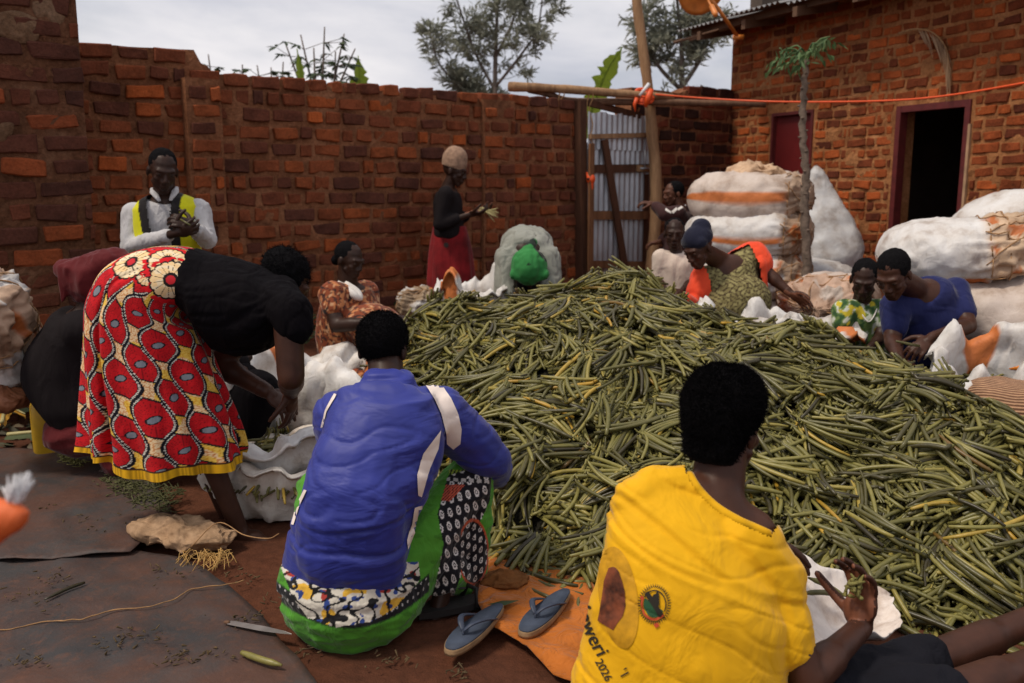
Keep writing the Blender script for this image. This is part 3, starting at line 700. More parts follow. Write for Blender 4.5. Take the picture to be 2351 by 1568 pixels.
# orange satellite dish on the roof corner
def dish():
    Y = 9.3; c = P(1612, -22, Y); root = empty('satellite_dish', P(1692, 88, Y+.1)); tag(root, 'orange satellite dish on an arm at the roof corner of the house', 'satellite dish')
    ax = V(.25, -.75, -.45).normalized(); u = ax.orthogonal().normalized(); v = ax.cross(u); rings = []
    for rr in (.01, .08, .15, .21, .25): rings.append([c-ax*(.06-.9*rr*rr)+(u*math.cos(q)+v*math.sin(q))*rr for q in [2*math.pi*j/28 for j in range(28)]])
    for rr in (.25, .15, .01): rings.append([c-ax*(.072-.9*rr*rr)+(u*math.cos(q)+v*math.sin(q))*rr for q in [2*math.pi*j/28 for j in range(28)]])
    mb = MB(); mb.loftrings(rings); mb.build('reflector', M['dish'], root)
    mb = MB(); a0, a1 = P(1642, 12, Y), P(1694, 86, Y+.25); mb.tube([c-ax*.07, a0, a1], .019, 8); mb.build('arm', M['dish'], root)
    mb = MB(); mb.box(a1, V(.05, 0, 0), V(0, .03, 0), V(0, 0, .022)); mb.tube([a1, a1+V(.05, .35, .0)], .02, 8); mb.build('bracket', M['dish'], root)
    mb = MB(); mb.tube([c+ax*.02, c+ax*.3-V(0, 0, .12)], .012, 6); mb.cap(c+ax*.3-V(0, 0, .12), .028, c+ax*.22-V(0, 0, .08), .028); mb.build('feed_horn', M['dish'], root)
M['dish'] = plain('orange_painted_metal', (.62, .20, .035), .45, .25, 10, .1, spec=.5)
dish()
# ---------------------------------------------------------------- the heap of green vanilla beans
PX = np.array([-1.3, -1.0, -.7, -.35, 0, .4, .8, 1.15, 1.5, 1.78, 1.88, 2.02, 2.3, 2.7, 3.2])
PF = np.array([5.1, 4.9, 4.35, 3.55, 3.08, 2.98, 2.86, 2.76, 2.68, 2.62, 2.58, 2.54, 2.48, 2.42, 2.6])     # front foot
PC = np.array([5.5, 5.45, 5.4, 5.35, 5.4, 5.45, 5.25, 4.75, 4.4, 4.1, 4.0, 3.95, 3.85, 3.7, 3.6])          # crest line
PH = np.array([.02, .15, .52, .70, .75, .85, .84, .70, .67, .66, .54, .42, .345, .27, .12])                # crest height
PB = np.array([.3, .5, .8, .9, .9, .9, .9, .8, .6, .4, .4, .5, .6, .7, .8])                                # depth of the back slope
def pile_h(x, y):
    x = np.asarray(x, float); y = np.asarray(y, float)
    f, c, h, b = (np.interp(x, PX, q) for q in (PF, PC, PH, PB))
    tf = np.clip((y-f)/(c-f), 0, 1); tb = np.clip((y-c)/b, 0, 1)
    a = np.where(y < c, np.sin(tf*math.pi/2)**.92, 1-sstep(tb))
    l = (.050*np.sin(x*5.1+1.3*y)*np.sin(y*4.3-.8*x+1)+.038*np.sin(x*10.3-2+y*3)*np.sin(y*9.1+x*4)+.028*np.sin(x*17+y*5)*np.sin(y*19-x*7))
    return np.where(a > 0, h*a+l*np.clip(a*3, 0, 1), -.05)
def bean_profile(m):                          # radius along the bean from stalk to tip
    t = np.linspace(0, 1, m)
    r = np.where(t < .10, .38+2.4*t, np.where(t < .22, .62+3.2*(t-.10), 1.0)); r = np.minimum(r, 1.0)
    r = np.where(t > .80, 1-.30*((t-.80)/.20)**1.5, r); return r
def bean_mat():
    m, t, b = newmat('vanilla_bean')
    oi = t.nodes.new('ShaderNodeObjectInfo'); ge = t.nodes.new('ShaderNodeNewGeometry')
    ad = N(t, 'Math', operation='ADD'); f = N(t, 'Math', operation='FRACT')
    t.links.new(oi.outputs['Random'], ad.inputs[0]); t.links.new(ge.outputs['Random Per Island'], ad.inputs[1]); t.links.new(ad.outputs[0], f.inputs[0])
    c = ramp(t, f.outputs[0], [(0, (.034, .028, .014)), (.10, (.062, .054, .019)), (.35, (.105, .096, .030)), (.62, (.146, .134, .038)), (.90, (.225, .200, .056)), (.965, (.31, .25, .06)), (.985, (.50, .30, .035)), (1, (.05, .028, .018))])
    pos = ge.outputs['Position']
    c = mixrgb(t, .8, c, ramp(t, noise_fac(t, 38, 4, .6, vec=pos), [(.3, (.74, .78, .72)), (.68, (1.16, 1.1, 1.05))]), 'MULTIPLY')
    sp = noise_fac(t, 190, 3, .6, vec=pos); c = mixrgb(t, .6, c, ramp(t, sp, [(.26, (.3, .24, .2)), (.36, (1, 1, 1))]), 'MULTIPLY')
    t.links.new(c, b.inputs['Base Color']); b.inputs['Roughness'].default_value = .38; b.inputs['Specular IOR Level'].default_value = .42
    bump(t, b, noise_fac(t, 90, 3, vec=pos), .25, .004); return m
M['bean'] = bean_mat(); M['stalk'] = plain('bean_stalk', (.21, .19, .055), .75, .4, 60, .6, 120, .004)
def sweep(cl, rad, ns):
    """many tubes at once: cl (B,m,3) centre lines, rad (B,m) -> verts (B*m*ns,3), faces"""
    B, m, _ = cl.shape
    tg = np.empty_like(cl); tg[:, 1:-1] = cl[:, 2:]-cl[:, :-2]; tg[:, 0] = cl[:, 1]-cl[:, 0]; tg[:, -1] = cl[:, -1]-cl[:, -2]
    tg /= np.linalg.norm(tg, axis=2, keepdims=True)+1e-9
    ref = np.tile(np.array([.12, .23, .97]), (B, m, 1)); u = ref-tg*np.sum(ref*tg, 2, keepdims=True); u /= np.linalg.norm(u, axis=2, keepdims=True)+1e-9
    v = np.cross(tg, u); a = np.arange(ns)*2*math.pi/ns
    ring = u[:, :, None, :]*np.sin(a)[None, None, :, None]+v[:, :, None, :]*np.cos(a)[None, None, :, None]
    vs = cl[:, :, None, :]+ring*rad[:, :, None, None]
    i, j = np.meshgrid(np.arange(m-1), np.arange(ns), indexing='ij'); a0 = i*ns+j; b0 = i*ns+(j+1) % ns
    q = np.stack([a0, b0, b0+ns, a0+ns], -1).reshape(-1, 4)
    F = (q[None]+(np.arange(B)*m*ns)[:, None, None]).reshape(-1, 4)
    cap = np.arange((m-1)*ns, m*ns); C = cap[None]+(np.arange(B)*m*ns)[:, None]
    return vs.reshape(-1, 3), F, C
def np_mesh(name, vs, quads, caps, mat):
    me = bpy.data.meshes.new(name); nq, nc = len(quads), len(caps); ns = caps.shape[1] if nc else 0
    me.vertices.add(len(vs)); me.vertices.foreach_set('co', vs.astype(np.float32).ravel())
    li = np.concatenate([quads.ravel(), caps.ravel()]) if nc else quads.ravel()
    me.loops.add(len(li)); me.loops.foreach_set('vertex_index', li.astype(np.int32))
    st = np.concatenate([np.arange(nq)*4, nq*4+np.arange(nc)*ns]); me.polygons.add(nq+nc)
    me.polygons.foreach_set('loop_start', st.astype(np.int32))
    me.materials.append(mat); me.update(calc_edges=True); me.validate()
    me.polygons.foreach_set('use_smooth', [True]*len(me.polygons)); return me
class Settle:
    """greedy drop: every bean comes to rest on what already lies below it"""
    def __init__(s, x0, x1, y0, y1, hf, cell=.01):
        s.x0, s.y0, s.c = x0, y0, cell; s.nx, s.ny = int((x1-x0)/cell)+1, int((y1-y0)/cell)+1
        X, Y_ = np.meshgrid(x0+np.arange(s.nx)*cell, y0+np.arange(s.ny)*cell, indexing='ij'); s.H = hf(X, Y_)
    def idx(s, px, py): return np.clip(((px-s.x0)/s.c).astype(int), 0, s.nx-1), np.clip(((py-s.y0)/s.c).astype(int), 0, s.ny-1)
    def drop(s, px, py, r, cap=None):
        """height of the bean's axis; the space it takes is marked when its whole bunch lies (flush)"""
        i, j = s.idx(px, py); h = s.H[i, j]; m = len(px); t = np.linspace(-.5, .5, m)
        b = float((h*t).sum()/(t*t).sum())*.9; b = max(-.15, min(.15, b)); q = np.sort(h-b*t)
        a = q[int(m*.72)]
        if cap is not None: a = min(a, cap)
        z = a+b*t+r*.8; s.todo.append((px, py, z, r)); return z
    todo = []
    def flush(s):
        for px, py, z, r in s.todo:
            m = len(px); L_ = math.hypot(px[-1]-px[0], py[-1]-py[0])+1e-6; ux, uy = -(py[-1]-py[0])/L_*r*.8, (px[-1]-px[0])/L_*r*.8
            tt = np.linspace(.12*(m-1), m-1, m*3); k = np.arange(m); X = np.interp(tt, k, px); Y_ = np.interp(tt, k, py); Z = np.interp(tt, k, z)+r*.55
            for w_ in (-1, 0, 1):
                i, j = s.idx(X+ux*w_, Y_+uy*w_); s.H[i, j] = np.maximum(s.H[i, j], Z-(r*.4 if w_ else 0))
        s.todo.clear()
def heap_beans(xs, ys, settle, rs, m=8, size=1.0, capf=None):
    """centre lines and radii of the beans of many bunches, each fanned out from one stalk"""
    cls = []; rads = []; prof_ = bean_profile(m); t = np.linspace(0, 1, m)
    for x, y in zip(xs, ys):
        nb = rs.randint(6, 13); a0 = rs.uniform(0, 2*math.pi); fan = rs.choice([.15, .3, .6, 1.1])*rs.uniform(.8, 1.3); wid_ = rs.uniform(.012, .034); hook = rs.rand() < .6; kb = rs.normal(0, .95); L0 = size*rs.uniform(.20, .28); cj = rs.uniform(-.055, .030); arch = max(0, rs.normal(.004, .010)); tip = rs.normal(0, .02)+(abs(rs.normal(0, .07)) if y > np.interp(x, PX, PC)-.3 else 0)
        for k in range(nb):
            L_ = L0*rs.uniform(.78, 1.1); a = a0+fan*((k+.5)/nb-.5)+rs.normal(0, .05); kk = kb+rs.normal(0, .22)
            ca, sa = math.cos(a), math.sin(a); so_ = (((k+.5)/nb-.5)*2+rs.normal(0, .25))*wid_*size; sx = x-sa*so_+ca*rs.uniform(0, .02); sy = y+ca*so_+sa*rs.uniform(0, .02)
            tt = t*L_; lat = kk*tt*tt*1.7; px = sx+ca*tt-sa*lat; py = sy+sa*tt+ca*lat; lz = 0
            if hook and rs.rand() < .65:                       # the stalk end curls back over itself
                q = np.clip((.26-t)/.26, 0, 1); px = px+ca*q*q*.062*size-sa*q*.010; py = py+sa*q*q*.062*size+ca*q*.010; lz = q*(1-q*.55)*.042*size
            r = rs.uniform(.0064, .0092)*size; pz = settle.drop(px, py, r, None if capf is None else float(capf(px.mean(), py.mean()))+cj)+lz+np.sin(t*math.pi)*(arch+rs.normal(0, .004))+(t-.4)*tip
            cls.append(np.stack([px, py, pz], 1)); rads.append(prof_*r)
        settle.flush()
    return np.array(cls), np.array(rads)
def spots(n, rs, x0=-1.15, x1=3.2, y0=2.4, y1=6.1, vis=True):
    X, Y_ = [], []
    while len(X) < n:
        x = rs.uniform(x0, x1); y = rs.uniform(y0, y1); h = float(pile_h(x, y))
        if h < .015: continue
        f = float(np.interp(x, PX, PC))
        if y > f+.35: continue
        u, v, _ = proj((x, y, h))
        if u > VW+120 or v > VH+120: continue
        X.append(x); Y_.append(y)
    return X, Y_
def make_heap():
    rs = np.random.RandomState(5)
    # the core below the beans
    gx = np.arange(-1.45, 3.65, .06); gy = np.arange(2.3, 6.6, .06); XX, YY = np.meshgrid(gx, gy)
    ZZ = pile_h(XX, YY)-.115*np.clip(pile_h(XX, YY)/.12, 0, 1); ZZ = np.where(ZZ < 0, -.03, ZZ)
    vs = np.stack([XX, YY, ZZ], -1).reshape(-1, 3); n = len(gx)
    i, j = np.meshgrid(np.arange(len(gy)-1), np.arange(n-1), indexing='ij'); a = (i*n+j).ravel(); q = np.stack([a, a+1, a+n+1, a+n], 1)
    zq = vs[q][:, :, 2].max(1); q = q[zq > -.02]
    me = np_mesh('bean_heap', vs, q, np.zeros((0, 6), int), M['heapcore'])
    heap = raw_obj('vanilla_bean_heap', me); tag(heap, 'great heap of green vanilla beans filling the middle of the yard', 'bean heap', kind='stuff')
    X, Y_ = spots(1280, rs); c, r_ = heap_beans(X, Y_, SETTLE, rs, capf=lambda x, y: pile_h(x, y)+.0); vs, q, cp = sweep(c, r_, 6)
    o = raw_obj('bean', np_mesh('bean', vs, q, cp, M['bean'])); o.parent = heap; o['kind'] = 'stuff'
    mb = MB(); r = random.Random(2)
    for x, y in list(zip(X, Y_))[900:]:                    # knobbly stalk ends of those bunches
        i, j = SETTLE.idx(np.array([x]), np.array([y])); z = min(float(SETTLE.H[i, j][0]), float(pile_h(x, y))+.02); p = V(x, y, z+.002)
        for k in range(4): mb.cap(p+rv(r, .008), .0055, p+V(r.uniform(-.02, .02), r.uniform(-.02, .02), r.uniform(-.004, .012)), .0028, 6)
    o = obj('stalk', mb.v, mb.f, M['stalk'], heap); o['kind'] = 'stuff'
    return heap
SETTLE = Settle(-1.6, 3.9, 2.1, 6.6, lambda X, Y_: np.maximum(pile_h(X, Y_)-.10*np.clip(pile_h(X, Y_)/.12, 0, 1), .0))
M['heapcore'] = plain('heap_core', (.018, .016, .008), .9, .5, 20, .8, 40, .03)  # near-black colour stands in for the shade in gaps between beans
heap = make_heap()
def bean_protos():
    res = []; rs = np.random.RandomState(3); m = 9; t = np.linspace(0, 1, m); pr = bean_profile(m)
    for k in range(14):
        L_ = rs.uniform(.21, .29); kk = rs.normal(0, .9); x = t*L_*(1-.03*abs(kk)); y = kk*x*x*1.8+.004*np.sin(t*5+k); z = rs.uniform(0, .020)*np.sin(t*math.pi)
        if k % 2 == 0:
            q = np.clip((.25-t)/.25, 0, 1); x = x+q*q*.075; z = z+q*(1-.5*q)*.050*rs.choice([1, .6]); y = y+q*.012*rs.choice([-1, 1])
        cl = np.stack([x, y, z], 1)[None]; vs, q, cp = sweep(cl, (pr*rs.uniform(.0074, .0106))[None], 7)
        res.append((np_mesh('bean', vs, q, cp, M['bean']), cl[0]))
    return res
BEANS = bean_protos()
def stalk_mesh(seed):
    r = random.Random(seed); mb = MB(); L_ = r.uniform(.035, .07)
    c = spline([V(-L_*.5, 0, .004), V(0, 0, .010), V(L_*.5, r.uniform(-.01, .01), .004)], 7); mb.tube(c, [.004, .0065, .007, .0065, .0075, .006, .0035], 6)
    for k in range(7): mb.cap(c[k], .0045, c[k]+V(r.uniform(-.006, .006), r.uniform(-.016, .016), r.uniform(.004, .016)), .0025, 6)
    return mb.mesh('stalk', M['stalk'])
STALKS = [stalk_mesh(i) for i in range(6)]
def tangent_frame(x, y, hf):
    e = .05; hx = (float(hf(x+e, y))-float(hf(x-e, y)))/(2*e); hy = (float(hf(x, y+e))-float(hf(x, y-e)))/(2*e)
    n = V(-hx, -hy, 1).normalized(); return n
def bunch_objects(n, rs):
    """single bunches on top of the heap, the ones that show largest"""
    X, Y_ = spots(5200, rs, y0=2.45); pts = sorted(zip(X, Y_), key=lambda p: proj((p[0], p[1], float(pile_h(*p))))[2])
    # spread the bunches: nearer spots first, each keeps a little room
    chosen = []
    for p in pts:
        d = proj((p[0], p[1], .3))[2]
        if all((p[0]-q[0])**2+(p[1]-q[1])**2 > (.10+.010*d)**2 for q in chosen): chosen.append(p)
        if len(chosen) >= n: break
    r = random.Random(4)
    for (x, y) in chosen:
        a0 = r.uniform(0, 2*math.pi)
        if r.random() < .45: a0 = -math.pi/2+r.gauss(0, .8)          # many slid down the near slope
        i, j = SETTLE.idx(np.array([x]), np.array([y])); z0 = min(float(SETTLE.H[i, j][0]), float(pile_h(x, y))+.03)
        st = raw_obj('bean_bunch', r.choice(STALKS)); st.location = V(x, y, z0+.004); st.rotation_euler = (0, 0, a0); Rz = Matrix.Rotation(-a0, 3, 'Z')
        fan = r.choice([.2, .45, .85, 1.4])*r.uniform(.85, 1.15); wid_ = r.uniform(.012, .036); odd = r.randrange(7); sp = fan; nbean = r.randint(7, 12); hookset = r.random() < .6; cj = r.uniform(.0, .07); tip = r.gauss(0, .10)
        for k in range(nbean):
            bi = (odd if r.random() < .7 else r.randrange(7))*2+(0 if hookset and r.random() < .75 else 1); me, cl = BEANS[bi]; s_ = r.uniform(.85, 1.08)
            da = fan*((k+.5)/nbean-.5)+r.gauss(0, .10); a = a0+da; so_ = (((k+.5)/nbean-.5)*2+r.gauss(0, .25))*wid_; ca, sa = math.cos(a), math.sin(a); fl = -1 if x*7 % 1 < .5 else 1
            bx = x-sa*so_; by = y+ca*so_; px = bx+(ca*cl[:, 0]-sa*cl[:, 1]*fl)*s_; py = by+(sa*cl[:, 0]+ca*cl[:, 1]*fl)*s_
            z = SETTLE.drop(px, py, .0098*s_, float(pile_h(px.mean(), py.mean()))+cj); sl = math.atan2(z[-1]-z[0], math.hypot(px[-1]-px[0], py[-1]-py[0])); zb = z[0]-sl*float(np.min(cl[:1, 0]))*s_
            o = raw_obj('bean', me, st); o.location = Rz @ V(bx-x, by-y, zb-st.location.z); o.rotation_euler = (r.uniform(-.25, .25), -sl+tip*.5+r.gauss(0, .03), da); o.scale = (s_, s_*fl, s_)
        SETTLE.flush()
        tt = (y-float(np.interp(x, PX, PF)))/max(.1, float(np.interp(x, PX, PC)-np.interp(x, PX, PF)))
        lb = '%s bunch of %s vanilla beans %s %s' % ('tight' if sp < .34 else 'loose' if sp < .7 else 'splayed', ['seven', 'eight', 'nine', 'ten', 'eleven', 'twelve'][nbean-7],
            'curled at the stalk' if hookset else 'lying straight', 'at the foot of the heap' if tt < .3 else 'halfway up the heap' if tt < .65 else 'high on the heap')
        tag(st, lb, 'bean bunch', 'bean bunches on the heap')
bunch_objects(300, np.random.RandomState(21))# ---------------------------------------------------------------- sacks
def sack_mat(name, attr=True, weave=True):
    m, t, b = newmat(name)
    a = t.nodes.new('ShaderNodeAttribute'); a.attribute_name = 'Col'
    dirt = ramp(t, noise_fac(t, 5, 6, .65), [(.34, (.50, .39, .31)), (.50, (.88, .84, .80)), (.64, (1, .99, .98))])
    c = mixrgb(t, .85, a.outputs['Color'], dirt, 'MULTIPLY')
    c = mixrgb(t, .5, c, ramp(t, noise_fac(t, 60, 4, .7, stretch=(1, 1, .3)), [(.25, (.62, .58, .55)), (.42, (1, 1, 1))]), 'MULTIPLY')
    t.links.new(c, b.inputs['Base Color']); b.inputs['Roughness'].default_value = .55; b.inputs['Specular IOR Level'].default_value = .35
    p = bump(t, b, noise_fac(t, 14, 4, .5, dist=1.0), .35, .02)
    w1 = N(t, 'TexWave', Scale=130.0, Distortion=.6); w1.bands_direction = 'Z'; w2 = N(t, 'TexWave', Scale=130.0, Distortion=.6); w2.bands_direction = 'X'
    tcn = t.nodes.new('ShaderNodeTexCoord')
    for w_ in (w1, w2): t.links.new(tcn.outputs['Object'], w_.inputs['Vector'])
    mx = N(t, 'Math', operation='ADD'); t.links.new(w1.outputs['Fac'], mx.inputs[0]); t.links.new(w2.outputs['Fac'], mx.inputs[1])
    bump(t, b, mx.outputs[0], .12, .002, p); return m
M['sack'] = sack_mat('woven_sack')
def ribbed_mat():
    m, t, b = newmat('ribbed_net'); w1 = N(t, 'TexWave', Scale=26.0, Distortion=.5); w1.bands_direction = 'DIAGONAL'; tcn = t.nodes.new('ShaderNodeTexCoord'); t.links.new(tcn.outputs['Object'], w1.inputs['Vector'])
    c = ramp(t, w1.outputs['Fac'], [(.2, (.16, .07, .035)), (.7, (.44, .25, .14))]); c = mixrgb(t, .6, c, ramp(t, noise_fac(t, 30, 5), [(.3, (.6,)*3), (.7, (1.2,)*3)]), 'MULTIPLY'); t.links.new(c, b.inputs['Base Color']); b.inputs['Roughness'].default_value = .85
    bump(t, b, w1.outputs['Fac'], .6, .01); return m
M['ribbed'] = ribbed_mat()
M['cord'] = plain('sack_string', (.34, .19, .09), .9, .3, 40, bmp=0)
WHITE, GREY, TAN, ORNG, BURL, PINK = (.66, .65, .645), (.55, .56, .58), (.56, .41, .30), (.60, .19, .055), (.42, .29, .18), (.57, .49, .44)
def ridged(p, o=3):
    s_ = 0; a = 1; f = 1
    for k in range(o): s_ += a*(1-abs(noise.noise(p*f))*2); a *= .5; f *= 2.1
    return s_/1.75
def full_sack(name, label, c, axis, L_, W, H, seed, stripes=((.9, .16),), net=1, netfrom=.52, body=WHITE, netcol=TAN, up=(0, 0, 1), taper=0.0, strings=True, group=None, crum=1.0, cat='sack', res=1.0, mat='sack'):
    c = Vector(c); ax = Vector(axis).normalized(); u = Vector(up); u = (u-ax*u.dot(ax)).normalized(); sd = ax.cross(u)
    ns, nt_ = int(72*res), int(72*res); vs = []; fs = []; cols = []; off = V(seed*3.7, seed*1.9, seed)
    def pt(s_, th, raise_=0):
        k = max(0, 1-abs(s_)**3.4)**(.5); q = 1-taper*(s_+1)/2
        cs, sn = math.cos(th), math.sin(th); e = .82; rx = W*math.copysign(abs(cs)**e, cs); ry = H*math.copysign(abs(sn)**e, sn)
        p = c+ax*(s_*L_)+(sd*rx+u*ry)*k*q
        p += u*(-.10*H*math.cos(s_*2.6)*(1 if sn < 0 else .3))
        nd = (sd*cs/W+u*sn/H).normalized() if k > .05 else ax*math.copysign(1, s_)
        w3 = V(fbm(p*2.3+off, 2), fbm(p*2.3+off+V(5, 0, 0), 2), fbm(p*2.3+off+V(0, 5, 0), 2))*.22; d = .040*fbm(p*2.6+off, 3)+.020*(ridged((p+w3)*6+off, 2)-.4)*crum+.010*(ridged((p+w3)*14+off, 2)-.4)*crum+.012*crum*(ridged(V(s_*L_*13, th*.9, seed)+w3*3, 2)-.4)*(1-abs(s_))+(.012*math.sin(th*26+5*noise.noise(p*5))*max(0, min(1, (s_*net-netfrom+.22)/.2)) if net else 0)
        nz = 0
        if net and s_*net > netfrom:
            nz = min(1, (s_*net-netfrom)/.12); d += nz*(.062*ridged(p*10+off, 2)-.03)*crum
        return p+(nd*.8+ax*.3*math.copysign(1, s_)*(nz))*(d+raise_), nz
    for i in range(ns+1):
        s_ = math.sin(math.pi*(i/ns-.5)); s_ = math.copysign(abs(s_)**.92, s_)
        for j in range(nt_):
            th = 2*math.pi*j/nt_; p, nz = pt(s_, th); vs.append(p)
            col = np.array(body); 
            for (t0, wd) in stripes:
                dd = abs((th-t0+math.pi) % (2*math.pi)-math.pi)
                if dd < wd: col = np.array(ORNG)
            if nz > 0:
                f = noise.noise(p*8+off); nc = np.array(netcol)*(.85+.35*f)
                if f > .38: nc = np.array(ORNG)*.8
                if f < -.35: nc = np.array(body)*.9
                col = col*(1-nz)+nc*nz
            cols.append(col)
    for i in range(ns):
        for j in range(nt_):
            a = i*nt_+j; b_ = i*nt_+(j+1) % nt_; fs.append((a, b_, b_+nt_, a+nt_))
    base = c.copy(); base.z = min(v.z for v in vs)
    o = obj(name, vs, fs, M[mat], None, base, cols=cols); tag(o, label, cat, group)
    if strings and net:
        r = random.Random(seed); mb = MB()
        for k in range(9):
            t0 = r.uniform(0, 6.28); tw = r.uniform(-1.2, 1.2); pts = []
            for q in range(14):
                s_ = net*(netfrom+.02+(.97-netfrom)*q/13); pts.append(pt(s_, t0+tw*q/13, .006)[0])
            mb.tube(pts, .0035, 4)
        for k in range(2):
            s_ = net*(netfrom+.08+.2*k); pts = [pt(s_, 2*math.pi*q/30, .008)[0] for q in range(31)]; mb.tube(pts, .004, 4)
        mb.build('netting_string', M['cord'], o)
    return o
def open_sack(name, label, c, rx, ry, h, seed, rot=0, stripes=((1.0, .3),), body=WHITE, tilt=(0, 0), fill=.55, fold=1.0, rim=.35, base_z=0.0, out=.25, group=None, inner=None, beans=True, nb=60, crease=1.0, flare=1.12):
    """slumped open bag with rolled crumpled rim; (c.x, c.y) centre on the ground"""
    off = V(seed*5.1, seed*2.3, seed); nt_ = 110; prof_ = []
    for k in range(12): t = k/11; prof_.append((.78+.34*math.sin(t*math.pi*.55)*(1 if t < .8 else 1)+(flare-1.12)*t, t, 0))
    prof_ += [(1.12*flare/1.12+out*.5, 1.06, 1), (flare+out*.55, 1.01, 1), (flare+out*.2, 1.08, 2), (flare*.92, 1.04, 2)]
    for k in range(8): t = k/7; prof_.append((flare*.86-.25*t, .98-(1-fill*.7)*t, 2))
    Rm = Matrix.Rotation(R(rot), 3, 'Z'); Tm = Matrix.Rotation(R(tilt[0]), 3, 'X') @ Matrix.Rotation(R(tilt[1]), 3, 'Y')
    vs = []; cols = []
    for (rr, zz, zone) in prof_:
        for j in range(nt_):
            th = 2*math.pi*j/nt_; d = V(math.cos(th), math.sin(th), 0)
            rimh = 1+rim*noise.noise(d*1.6+off)+rim*.45*noise.noise(d*4+off)
            q = 1+.10*fold*noise.noise(d*2.2+off+V(0, 0, zz))+.05*fold*ridged(d*4.5+off+V(0, 0, zz*.6), 2)*min(1, zz+.2)
            p = V(d.x*rx*rr*q, d.y*ry*rr*q, h*zz*(rimh if zz > .4 else 1+(rimh-1)*zz/.4))
            w3 = rv_noise(p, off, 5.0)*.10; p += rv_noise(p+w3, off, 7.0)*.030*crease+rv_noise(p+w3, off, 17.0)*.006*crease+d*(.022*(ridged((p+w3)*9+off, 2)-.5)*crease)
            if zz < .02: p.z = 0
            p = Rm @ (Tm @ p); p += V(c[0], c[1], base_z); p.z = max(p.z, base_z+.002); vs.append(p)
            col = np.array(body)
            for (t0, wd) in stripes:
                if abs((th-t0+math.pi) % (2*math.pi)-math.pi) < wd: col = np.array(ORNG)
            if zone == 2 and inner is not None: col = np.array(inner)
            cols.append(col)
    fs = []
    for i in range(len(prof_)-1):
        for j in range(nt_):
            a = i*nt_+j; b_ = i*nt_+(j+1) % nt_; fs.append((a, b_, b_+nt_, a+nt_))
    k = (len(prof_)-1)*nt_; fs.append(tuple(range(k, k+nt_)))
    o = obj(name, vs, fs, M['sack'], None, V(c[0], c[1], base_z), cols=cols); tag(o, label, 'sack', group)
    if beans:
        bean_fill((c[0], c[1], base_z+h*(.98-(1-fill*.7))), rx*.60, ry*.60, h*.22, seed, nb, rot, 'green vanilla beans lying inside the '+label.split(' with ')[0].replace('open ', '').replace('opened ', ''))
    return o
def rv_noise(p, off, f):
    q = p*f+off; return V(noise.noise(q), noise.noise(q+V(7, 1, 3)), noise.noise(q+V(2, 9, 5)))
def bean_fill(c, rx, ry, dome, seed, nb, rot, label, layers=(-.02, .03)):
    rs = np.random.RandomState(seed+50); X = []; Y_ = []
    while len(X) < nb:
        x, y = rs.uniform(-1, 1, 2)
        if x*x+y*y < 1:
            q = Matrix.Rotation(R(rot), 2) @ Vector((x*rx*.8, y*ry*.8)); X.append(c[0]+q.x); Y_.append(c[1]+q.y)
    hf = lambda px, py: c[2]+dome*(1-np.clip(((np.asarray(px)-c[0])/rx)**2+((np.asarray(py)-c[1])/ry)**2, 0, 1.6))
    st_ = Settle(c[0]-rx-.3, c[0]+rx+.3, c[1]-ry-.3, c[1]+ry+.3, hf); cl, rd = heap_beans(X, Y_, st_, rs, size=.85); v, q, cp = sweep(cl, rd, 6)
    v = v-np.array(c)[None]
    o = raw_obj('vanilla_beans', np_mesh('vanilla_beans', v, q, cp, M['bean'])); o.location = c; tag(o, label[:110], 'vanilla beans', kind='stuff'); return o

# stack by the house
SY = 7.25; A1 = V(.94, -.34, 0)
full_sack('full_sack', 'bulging white sack with broad orange stripe on top of the stack beside the papaya', P(1720, 458, SY), A1, .49, .34, .225, 1, ((.10, .13),), netfrom=.55, body=PINK, group='full sacks stacked by the house')
full_sack('full_sack', 'white orange-striped sack second from the top of the stack beside the papaya', P(1716, 535, SY-.05), A1, .50, .34, .205, 2, ((-.12, .12),), netfrom=.50, group='full sacks stacked by the house')
full_sack('full_sack', 'white sack with knotted orange end third from the top of the stack beside the papaya', P(1722, 628, SY-.05), V(.9, -.42, 0), .48, .35, .215, 3, ((.15, .12),), netfrom=.45, group='full sacks stacked by the house')
full_sack('full_sack', 'grubby white sack at the bottom of the stack beside the papaya', P(1715, 722, SY), A1, .48, .34, .19, 4, (), netfrom=.6, body=PINK, group='full sacks stacked by the house')
full_sack('full_sack', 'tall smooth white sack propped upright against the house wall', P(1893, 508, 8.25), V(-.16, .22, 1), .52, .36, .26, 5, (), net=0, body=GREY, up=(0, -1, 0), taper=.78, strings=False, crum=.8)
full_sack('full_sack', 'low grey-white sack slumped at the foot of the papaya trunk', P(1868, 640, 7.75), V(.7, -.5, -.1), .36, .26, .18, 6, (), net=0, body=GREY, strings=False)
full_sack('full_sack', 'sack whose tan gathered end shows behind the open white bag by the red cardigan', P(1905, 700, 5.9), V(-.50, -.82, .02), .42, .30, .20, 7, (), netfrom=.25, netcol=(.58, .40, .30), body=PINK, crum=1.25)
